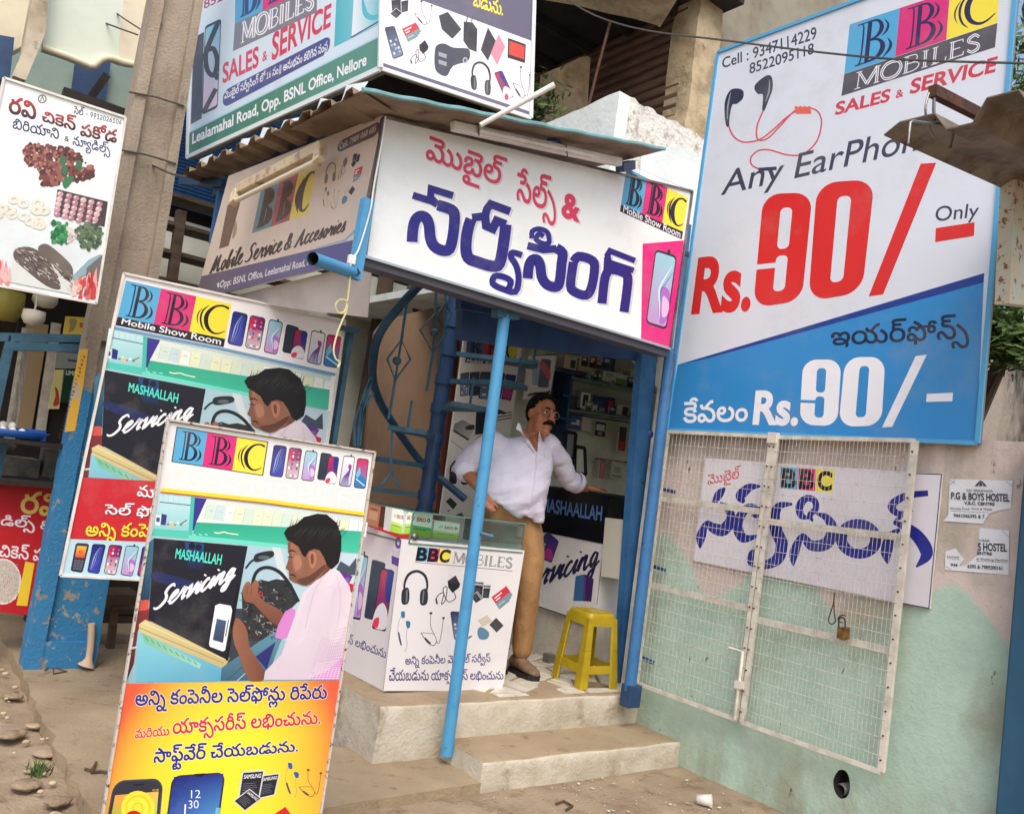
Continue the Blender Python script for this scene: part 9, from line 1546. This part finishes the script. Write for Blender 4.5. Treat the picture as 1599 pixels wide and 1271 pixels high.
def stripes():
    m = mat('pink white stripes', C3(206, 92, 104), .85).copy(); m.name = 'striped shirt'; nt = m.node_tree; b = nt.nodes['Principled BSDF']; g_ = _node(nt, 'ShaderNodeNewGeometry'); s_ = _node(nt, 'ShaderNodeSeparateXYZ'); nt.links.new(g_.outputs['Position'], s_.inputs[0])
    a = _node(nt, 'ShaderNodeMath', operation='MULTIPLY'); a.inputs[1].default_value = 62; nt.links.new(s_.outputs[2], a.inputs[0]); c = _node(nt, 'ShaderNodeMath', operation='SINE'); nt.links.new(a.outputs[0], c.inputs[0])
    r = _node(nt, 'ShaderNodeMapRange'); r.inputs[1].default_value = .35; r.inputs[2].default_value = .5; nt.links.new(c.outputs[0], r.inputs[0]); x = _node(nt, 'ShaderNodeMix', data_type='RGBA'); nt.links.new(r.outputs[0], x.inputs[0]); x.inputs[6].default_value = (*C3(206, 92, 104), 1); x.inputs[7].default_value = (*C3(228, 206, 196), 1); nt.links.new(x.outputs[2], b.inputs['Base Color']); return m
f1 = PY(9.6)(66, 566); customer('person in a pink and white striped shirt and jeans at the food stall', (f1.x, 9.6, f1.z-1.36), stripes(), mat('blue denim', C3(74, 84, 104), .9), (.5, .8, 0)); f2 = PY(9.2)(17, 585); customer('person in a plain pink shirt at the far left of the food stall', (f2.x, 9.2, f2.z-1.36), mat('plain pink cloth', C3(206, 150, 160), .9), m_dark, (.2, 1, 0))

# ================================================================== FOOD STALL ON THE LEFT
ys_ = 5.95; pl = PY(ys_); pk = PY(7.9); zA, zB = zz(0, 430, .1338), zz(0, 580, .1573)
t = thing('food_stall', 'snack stall with red banner and blue steel frame left of the concrete pole', 'stall', pl(40, 960))
s = Sheet(pl, .004); q = [(-60, 950), (60, 962), (100, 757), (-40, 748)]; b = MB(); b.prism([pl(*p) for p in q], (0, .02, 0)); b.build('banner', mat('banner cloth', C3(150, 30, 36), .6), t)
s.poly(q, C3(190, 36, 44)); zk = zz(0, 640, .2833)
s.text('రవి', zk((112, 565), (330, 590), (350, 470), (128, 440)), C3(240, 206, 110), 20); s.text('న్యూడిల్స్ &', zk((-190, 640), (262, 690), (275, 590), (-178, 560)), WHT, 14); s.text('చికెన్ పకోడ', zk((-6, 806), (360, 850), (370, 760), (4, 730)), WHT, 14)
s.ell(*zk((15, 945))[0], 29, 36, C3(226, 222, 216)); s.ell(*zk((15, 945))[0], 26, 33, C3(200, 190, 178)); s.poly(zk((140, 835), (190, 845), (150, 1080), (90, 1076)), C3(240, 206, 60))
for k in range(150): x, y = rq.uniform(-60, 105), rq.uniform(840, 1055); s.line(zk((x, y), (x+rq.uniform(-8, 8), y+rq.uniform(4, 12))), .8, C3(*rq.choice([(236, 232, 224), (150, 136, 124), (180, 110, 80), (210, 204, 196)])))
s.build('banner_print', vinyl(), t)
b = MB(); b.bar(pl(-40, 678), pl(100, 694), .5, .02); b.build('glass_top', glass('counter glass'), t); b = MB(); b.bar(pl(-40, 682, .25), pl(100, 698, .25), .03, .025); b.bar(pl(-40, 745), pl(100, 757), .4, .03); b.build('shelf_rail', m_dark, t)
for a, c in (((-20, 526), (126, 529)), ((18, 541), (124, 544)), ((17, 525), (-8, 640)), ((4, 690), (-10, 760))):
    b = MB(); b.bar(pl(*a), pl(*c), .05, .05); b.build('frame_bar', m_teal, t)
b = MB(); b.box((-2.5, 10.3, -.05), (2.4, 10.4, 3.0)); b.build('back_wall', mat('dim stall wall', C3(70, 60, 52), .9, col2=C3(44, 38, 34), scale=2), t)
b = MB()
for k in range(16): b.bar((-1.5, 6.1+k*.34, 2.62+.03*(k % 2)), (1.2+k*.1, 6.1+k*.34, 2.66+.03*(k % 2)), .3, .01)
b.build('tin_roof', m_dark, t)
for x0, x1, mt in (((320, 620), (215, 1271), m_grillew), ((655, 560), (555, 1271), m_grillew), ((440, 560), (330, 1271), mat('tan panel', C3(170, 146, 110), .8))):
    b = MB(); w = .15 if mt.name == 'tan panel' else .07; b.bar(PY(7.6)(*zA(x0)[0]), PY(7.6)(*zA((2*x1[0]-x0[0], 1900))[0]), .04, w, up=(1, 0, 0)); b.build('partition', mt, t)
def flat(name, label, cat, pts, pl_, col, extra=()):
    t = thing(name, label, cat, pl_(*pts[0])); b = MB(); b.prism([pl_(*p) for p in pts], (0, .02, 0)); b.build('board', m_whitep, t); s = Sheet(pl_, .001); s.poly(pts, C3(*col))
    for f in extra: f(s)
    s.build('print', vinyl(), t)
pm = PY(7.5)
flat('yellow_notice', 'small bright yellow notice at the back of the food stall', 'notice', zA((770, 478), (1008, 492), (968, 742), (730, 720)), pm, (240, 214, 90), [lambda s: s.poly(zA((810, 510), (900, 520), (860, 640), (800, 660), (820, 600)), C3(170, 160, 120), sm=3), lambda s: s.poly(zA((930, 550), (980, 560), (970, 620), (930, 610)), C3(210, 120, 80))])
flat('menu_board', 'grey menu board below the blue bars at the back of the food stall', 'sign', zA((660, 870), (1000, 885), (980, 1090), (640, 1085)), pm, (150, 162, 160), [lambda s: s.line(zA((740, 890), (940, 905)), 2, C3(60, 64, 90)), lambda s: s.line(zA((790, 990), (930, 1005)), 3, C3(60, 64, 90))])
flat('green_sign', 'dark green drinks sign by the concrete pole in the food stall', 'sign', zA((760, 1095), (1000, 1120), (960, 1500), (700, 1480)), pm, (28, 66, 48), [lambda s: s.text('LIME', zA((770, 1160), (880, 1170), (884, 1120), (775, 1108)), WHT, 20)])
flat('herb_poster', 'pale poster with red chillies beside the green sign', 'poster', zA((640, 1100), (745, 1100), (690, 1560), (560, 1560)), pm, (226, 220, 150), [lambda s: s.poly(zA((640, 1300), (680, 1350), (690, 1500), (620, 1520), (650, 1400)), C3(190, 70, 50), sm=3)])
for lab, c, r, col, pl_ in (('olive drum hanging at the far left of the stall', (6, 478), (.12, .2), (150, 140, 60), 6.6), ('white bowl hanging nearest under the food board', (52, 497), (.07, .1), (214, 208, 190), 6.4), ('white bowl hanging half hidden behind the food board edge', (70, 470), (.08, .1), (208, 200, 180), 6.6)):
    b = MB(); p = PY(pl_)(*c); b.lathe(p-UZ*r[1]*.5, [(0, 0), (r[0]*.7, .01), (r[0], r[1]*.45), (r[0]*.96, r[1]), (r[0]*.9, r[1]), (0, r[1]*.97)], 20); b.tube([p+UZ*r[1]*.5, p+UZ*(r[1]*.5+.3)], .006, 6); b.build('hanging_pot', mat('pot %d' % col[2], C3(*col), .5), label=lab, category='pot', **({'group': 'bowls hanging in the stall'} if col[0] > 200 else {}))
t = thing('blue_stool', 'small blue plastic stool lying on the stall counter', 'stool', pl(48, 690)); b = MB(); p0 = [pl(x, y, -.1) for x, y in zB((170, 562), (445, 590), (440, 612), (168, 590))]; b.prism(p0, (0, .22, 0)); b.build('seat', mat('royal blue plastic', C3(44, 96, 186), .4), t)
for x in (185, 265, 430):
    b = MB(); a, c = zB((x, 585), (x-6, 690)); b.bar(pl(*a, -.12), pl(*c, -.12), .03, .03); b.build('leg', MT['royal blue plastic'], t)
b = MB(); c = pl(*zB((120, 650))[0], .05); b.lathe(c, [(0, 0), (.15, .0), (.2, .045), (.19, .045), (.14, .01)], 24); b.build('blue_tray', MT['royal blue plastic'], label='round blue tray of eggs on the stall counter', category='tray')
b = MB(); c = pl(*zB((30, 590))[0], .0)
for k in range(9): b.ball(c+Vector((.05*(k % 5)-.1, .05*(k//5), -.0+.03*(k//5))), (.024, .024, .03), 6)
b.build('eggs', m_whitep, label='white eggs heaped on the blue tray', category='eggs', kind='stuff')
b = MB(); c = pl(*zB((200, 1050))[0], -.3); b.box(c+Vector((-.35, 0, 0)), c+Vector((.1, .3, .12))); b.box(c+Vector((.12, 0, .02)), c+Vector((.24, .2, .2))); b.lathe(c+Vector((-.15, .15, .13)), [(.0, 0), (.1, 0), (.12, .06), (.1, .07)], 20); b.build('steel_stove', m_steel, label='sooty steel stove under the stall counter behind the red banner', category='stove')
# yellow painted strip and its small marks on the pole
b = MB(); pz = PY(5.577); b.prism([pz(*p) for p in zA((930, 860), (1030, 860), (975, 1271))+zB((745, 590), (645, 600))], (0, .01, 0)); b.build('yellow_strip', mat('yellow strip paint', C3(226, 176, 62), .7, dirt=C3(190, 180, 160), dscale=9, dlo=.56, dhi=.62), bpy.data.objects['utility_pole'])
s = Sheet(pz, .001)
for k in range(22):
    y = 940+k*45; x = 965-k*13.6; a = rq.uniform(-14, 6); s.line(zA((x+a, y), (x+24+a, y+8), (x+rq.uniform(-4, 22), y+rq.uniform(10, 30))), rq.uniform(.7, 1.3), C3(80, 56, 40))
s.build('strip_marks', vinyl(), bpy.data.objects['utility_pole'])

# ================================================================== RUSTY AWNING ON THE RIGHT
ya = 1.66; a0 = PY(ya)(1380, 212); a1 = PY(ya)(1586, 304); zR = zz(1360, 120, .2832)
t = thing('rusty_awning', 'rusty corrugated awning sheet jutting over the price board at upper right', 'awning', a0)
b = MB(); run = a1-a0; sd = Vector((0, -.62, .0)); vs = []; prof = [(0, 0), (.1, .03), (.3, .03), (.36, -.03), (.5, -.03), (.58, .035), (.74, .035), (.8, -.03), (.93, -.03), (1, .02)]
for u, h in prof:
    p = a0+sd*u+UZ*h*1.0+Vector((.012*math.sin(u*40), 0, 0))
    for k in range(5): vs.append(p+run*(k/4*1.5))
    for k in range(5): vs.append(p+run*(k/4*1.5)+UZ*.005)
n = len(prof); fs = [(i*10+k, i*10+k+1, i*10+k+11, i*10+k+10) for i in range(n-1) for k in (0, 1, 2, 3, 5, 6, 7, 8)]+[(i*10, i*10+10, i*10+15, i*10+5) for i in range(n-1)]
b.add(vs, fs); b.build('sheet', mat('rusty roofing sheet', C3(132, 120, 104), .7, col2=C3(98, 86, 72), scale=5, dirt=C3(92, 62, 46), dscale=6, dlo=.52, dhi=.66, bump=.004, bscale=40), t)
yr = PY(1.5); b = MB(); b.bar(yr(1456, 142), yr(1640, 236), .03, .04); b.build('rail', m_rust, t)
b = MB(); b.tube([yr(x, y) for x, y in zR((350, 90), (346, 180), (350, 250))], .006, 8); b.tube([yr(x, y) for x, y in smooth_pts(zR((320, 90), (300, 180), (320, 280), (345, 330)), 4)], .004, 6); b.tube([yr(x, y, .02) for x, y in zR((205, 370), (216, 255), (230, 244), (330, 258), (462, 270), (436, 400))], .005, 8); b.build('hook_bolts', m_steel, t)
ph = PY(1.6); b = MB(); b.prism([ph(*p) for p in ((1585, 280), (1640, 290), (1628, 480), (1576, 474))], (0, .06, 0)); b.build('flaking_post', mat('flaking cream post', C3(190, 200, 188), .8, col2=C3(206, 190, 164), scale=6, dirt=C3(140, 84, 56), dscale=26, dlo=.56, dhi=.6), label='flaking cream metal post under the rusty awning', category='post')
# overhead wires
for lab, pts, r in (('thin black wire strung across the price board', [(870, -10, 4.6), (930, 25, 4.6), (1010, 48, 4.4), (1120, 62, 4.2), (1280, 82, 3.9), (1420, 94, 3.6), (1640, 100, 3.3)], .005), ('upper pale wire on the balcony house', [(80, -10, 8.6), (150, 30, 8.4), (215, 55, 8)], .008), ('lower pale wire on the balcony house', [(150, -10, 8.6), (180, 20, 8.4), (222, 48, 8)], .008), ('dark stay wire between food board and awning', [(188, 238, 5.5), (230, 255, 5.4), (268, 272, 5.2), (290, 276, 4.9)], .007)):
    b = MB(); b.tube([atd(x, y, d) for x, y, d in smooth_pts(pts, 4)], r, 5); b.build('wire', m_wire, label=lab, category='wire')

# ================================================================== TREES
m_leaf = mat('green leaves', C3(70, 92, 50), .7, col2=C3(104, 128, 70), scale=9, lo=.4, hi=.6, spec=.3); m_bark = mat('bark', C3(84, 70, 56), .95, bump=.01)
def tree(label, base, h, clumps, n=520, size=.075):
    t = thing('tree', label, 'tree', base, 'trees behind the wall'); B = Vector(base); b = MB(); top = B+UZ*h; b.tube([B, B+Vector((.05, .04, h*.5)), top], [.14, .1, .05], 10)
    for c, r in clumps: b.tube([B+UZ*h*.55, (B+UZ*h*.7+Vector(c))/2, Vector(c)], [.06, .04, .015], 6)
    b.build('trunk', m_bark, t); b = MB()
    for c, r in clumps:
        for k in range(n):
            d = Vector((rq.gauss(0, 1), rq.gauss(0, 1), rq.gauss(0, 1))).normalized()*r*rq.random()**.5; d.z *= .8
            if mnoise.noise((Vector(c)+d)*2.6) < -.12: continue
            p = Vector(c)+d; u = Vector((rq.gauss(0, 1), rq.gauss(0, 1), rq.gauss(0, .5))).normalized(); w = u.orthogonal().normalized(); L = size*rq.uniform(.6, 1.3); b.add([p, p+u*L*.5+w*L*.2, p+u*L, p+u*L*.5-w*L*.2], [(0, 1, 2, 3)])
    b.build('crown', m_leaf, t)
K = lambda px, py, d: tuple(atd(px, py, d))
tree('dense green tree rising behind the price board at upper right', (7.2, 3.8, 0), 4.6, [(K(1575, 40, 7), 1.0), (K(1660, 150, 7), 1.1), (K(1590, 210, 7.2), .6), (K(1700, 20, 7.4), 1.2), (K(1600, 330, 7.4), .6), (K(1565, 130, 6.8), .7)], 1000, .12)
tree('low leafy tree just right of the price board lower half', (5.6, 2.7, 0), 2.4, [(K(1562, 420, 5.2), .3), (K(1556, 510, 5.1), .24), (K(1600, 470, 5.3), .34), (K(1580, 545, 5.1), .2), (K(1552, 330, 5.2), .16)], 520, .085)
tree('shadowy tree glimpsed behind the upper hoarding and broken pier', (3.9, 7.3, 0), 4.4, [(K(846, 145, 7.6), .3), (K(850, 180, 7.4), .25)], 400, .1)

# ================================================================== LITTER, STONES, SMALL GROWTH
def stone(label, px, py, r, z=0, col=None):
    c = PZ(z)(px, py); b = MB(); b.ball((0, 0, 0), (r*rq.uniform(.9, 1.3), r, r*.3), 7)
    for v in b.v: v += v.normalized()*r*.3*mnoise.noise(v*(1.6/r)+Vector((px, py, 0)))
    b.v = [v+c+UZ*r*.25 for v in b.v]; b.build('stone', col or m_plaster, label=label, category='stone', group='loose stones by the pavement edge')
for px, py, r, lab in ((20, 1090, .045, 'rough grey stone by the far end of the pavement edge'), (52, 1135, .03, 'small rounded pale pebble in the dirt'), (12, 1150, .07, 'flat slab of stone at the left picture edge'), (70, 1180, .045, 'broken stone wedged at the pavement edge'), (40, 1230, .05, 'flat pinkish stone low in the left corner'), (90, 1255, .045, 'chunk of stone in the bottom left corner'), (105, 1180, .035, 'small stone lodged in the pavement crack')): stone(lab, px, py, r, .0, m_plaster if r < .04 else m_dirt)
b = MB()
for k in range(420):
    x, y = rq.uniform(-.3, 1.05), rq.uniform(3.2, 7); r = rq.uniform(.004, .016); b.ball((x, y, .01), (r*1.3, r, r*.7), 4)
for k in range(240): x, y = rq.uniform(1.2, 4.1), rq.uniform(2.6, 3.3); r = rq.uniform(.002, .006); b.ball((x, y, .004), (r*1.4, r, r*.7), 3)
b.build('gravel', m_plaster, kind='stuff', label='scattered grit and pebbles on the dirt', category='gravel')
b = MB()
for k in range(70): c = PZ(.0)(62+rq.gauss(0, 9), 1207+rq.gauss(0, 4)); u = Vector((rq.gauss(0, .5), rq.gauss(0, .5), 1))*rq.uniform(.02, .06); w = Vector((.005, .003, 0)); b.add([c-w, c+w, c+u], [(0, 1, 2)])
b.build('grass_tuft', m_leaf, kind='stuff', label='small green grass tuft beside the pavement edge', category='grass')
c = PZ(.0)(1098, 1258); b = MB(); ax = Vector((.5, -.75, .12)).normalized(); b.lathe(c+UZ*.03-ax*.035, [(.0, 0), (.022, .0), (.031, .075), (.029, .075), (.02, .004), (0, .004)], 18, axis=ax); b.build('paper_cup', m_whitep, label='crumpled white paper cup lying on the ground below the grille', category='cup')
for lab, pts, r, z in (('bent dark twig on the pavement', [(133, 1200), (142, 1203), (150, 1190), (144, 1206), (158, 1204), (170, 1206)], .007, ZK+.008), ('dry straw bundle at the foot of the pole', [(70, 1046), (80, 1040), (104, 1048), (84, 1052), (82, 1036)], .004, ZK+.006), ('dark scrap of leaf on the ground before the step', [(868, 1254), (880, 1250), (894, 1258), (884, 1264)], .006, .012)):
    b = MB(); b.tube([PZ(z)(*p) for p in pts], r, 6); b.build('twig', m_wood, label=lab, category='twig')
b = MB(); pb_ = PY(5.55); b.tube([pb_(*p) for p in smooth_pts(zz(120, 860, .1573)((148, 720), (140, 900), (120, 1060), (90, 1140)), 4)], [.02]*9+[.026, .034, .045, .05], 10); b.build('dry_husk', mat('dry palm husk', C3(196, 170, 146), .8), label='dry pale palm husk leaning against the pole foot', category='husk')
rq2 = random.Random(5); b = MB()
for k in range(26): c = PZ(.012)(rq2.uniform(900, 1180), rq2.uniform(1210, 1268)); a = rq2.uniform(0, 3); u = Vector((math.cos(a), math.sin(a), 0))*rq2.uniform(.004, .016); w = Vector((-u.y, u.x, .002))*.6; b.add([c-u, c+w, c+u, c-w], [(0, 1, 2, 3)])
b.build('paper_scraps', m_whitep, kind='stuff', label='tiny pale scraps of litter on the ground before the wall', category='litter')
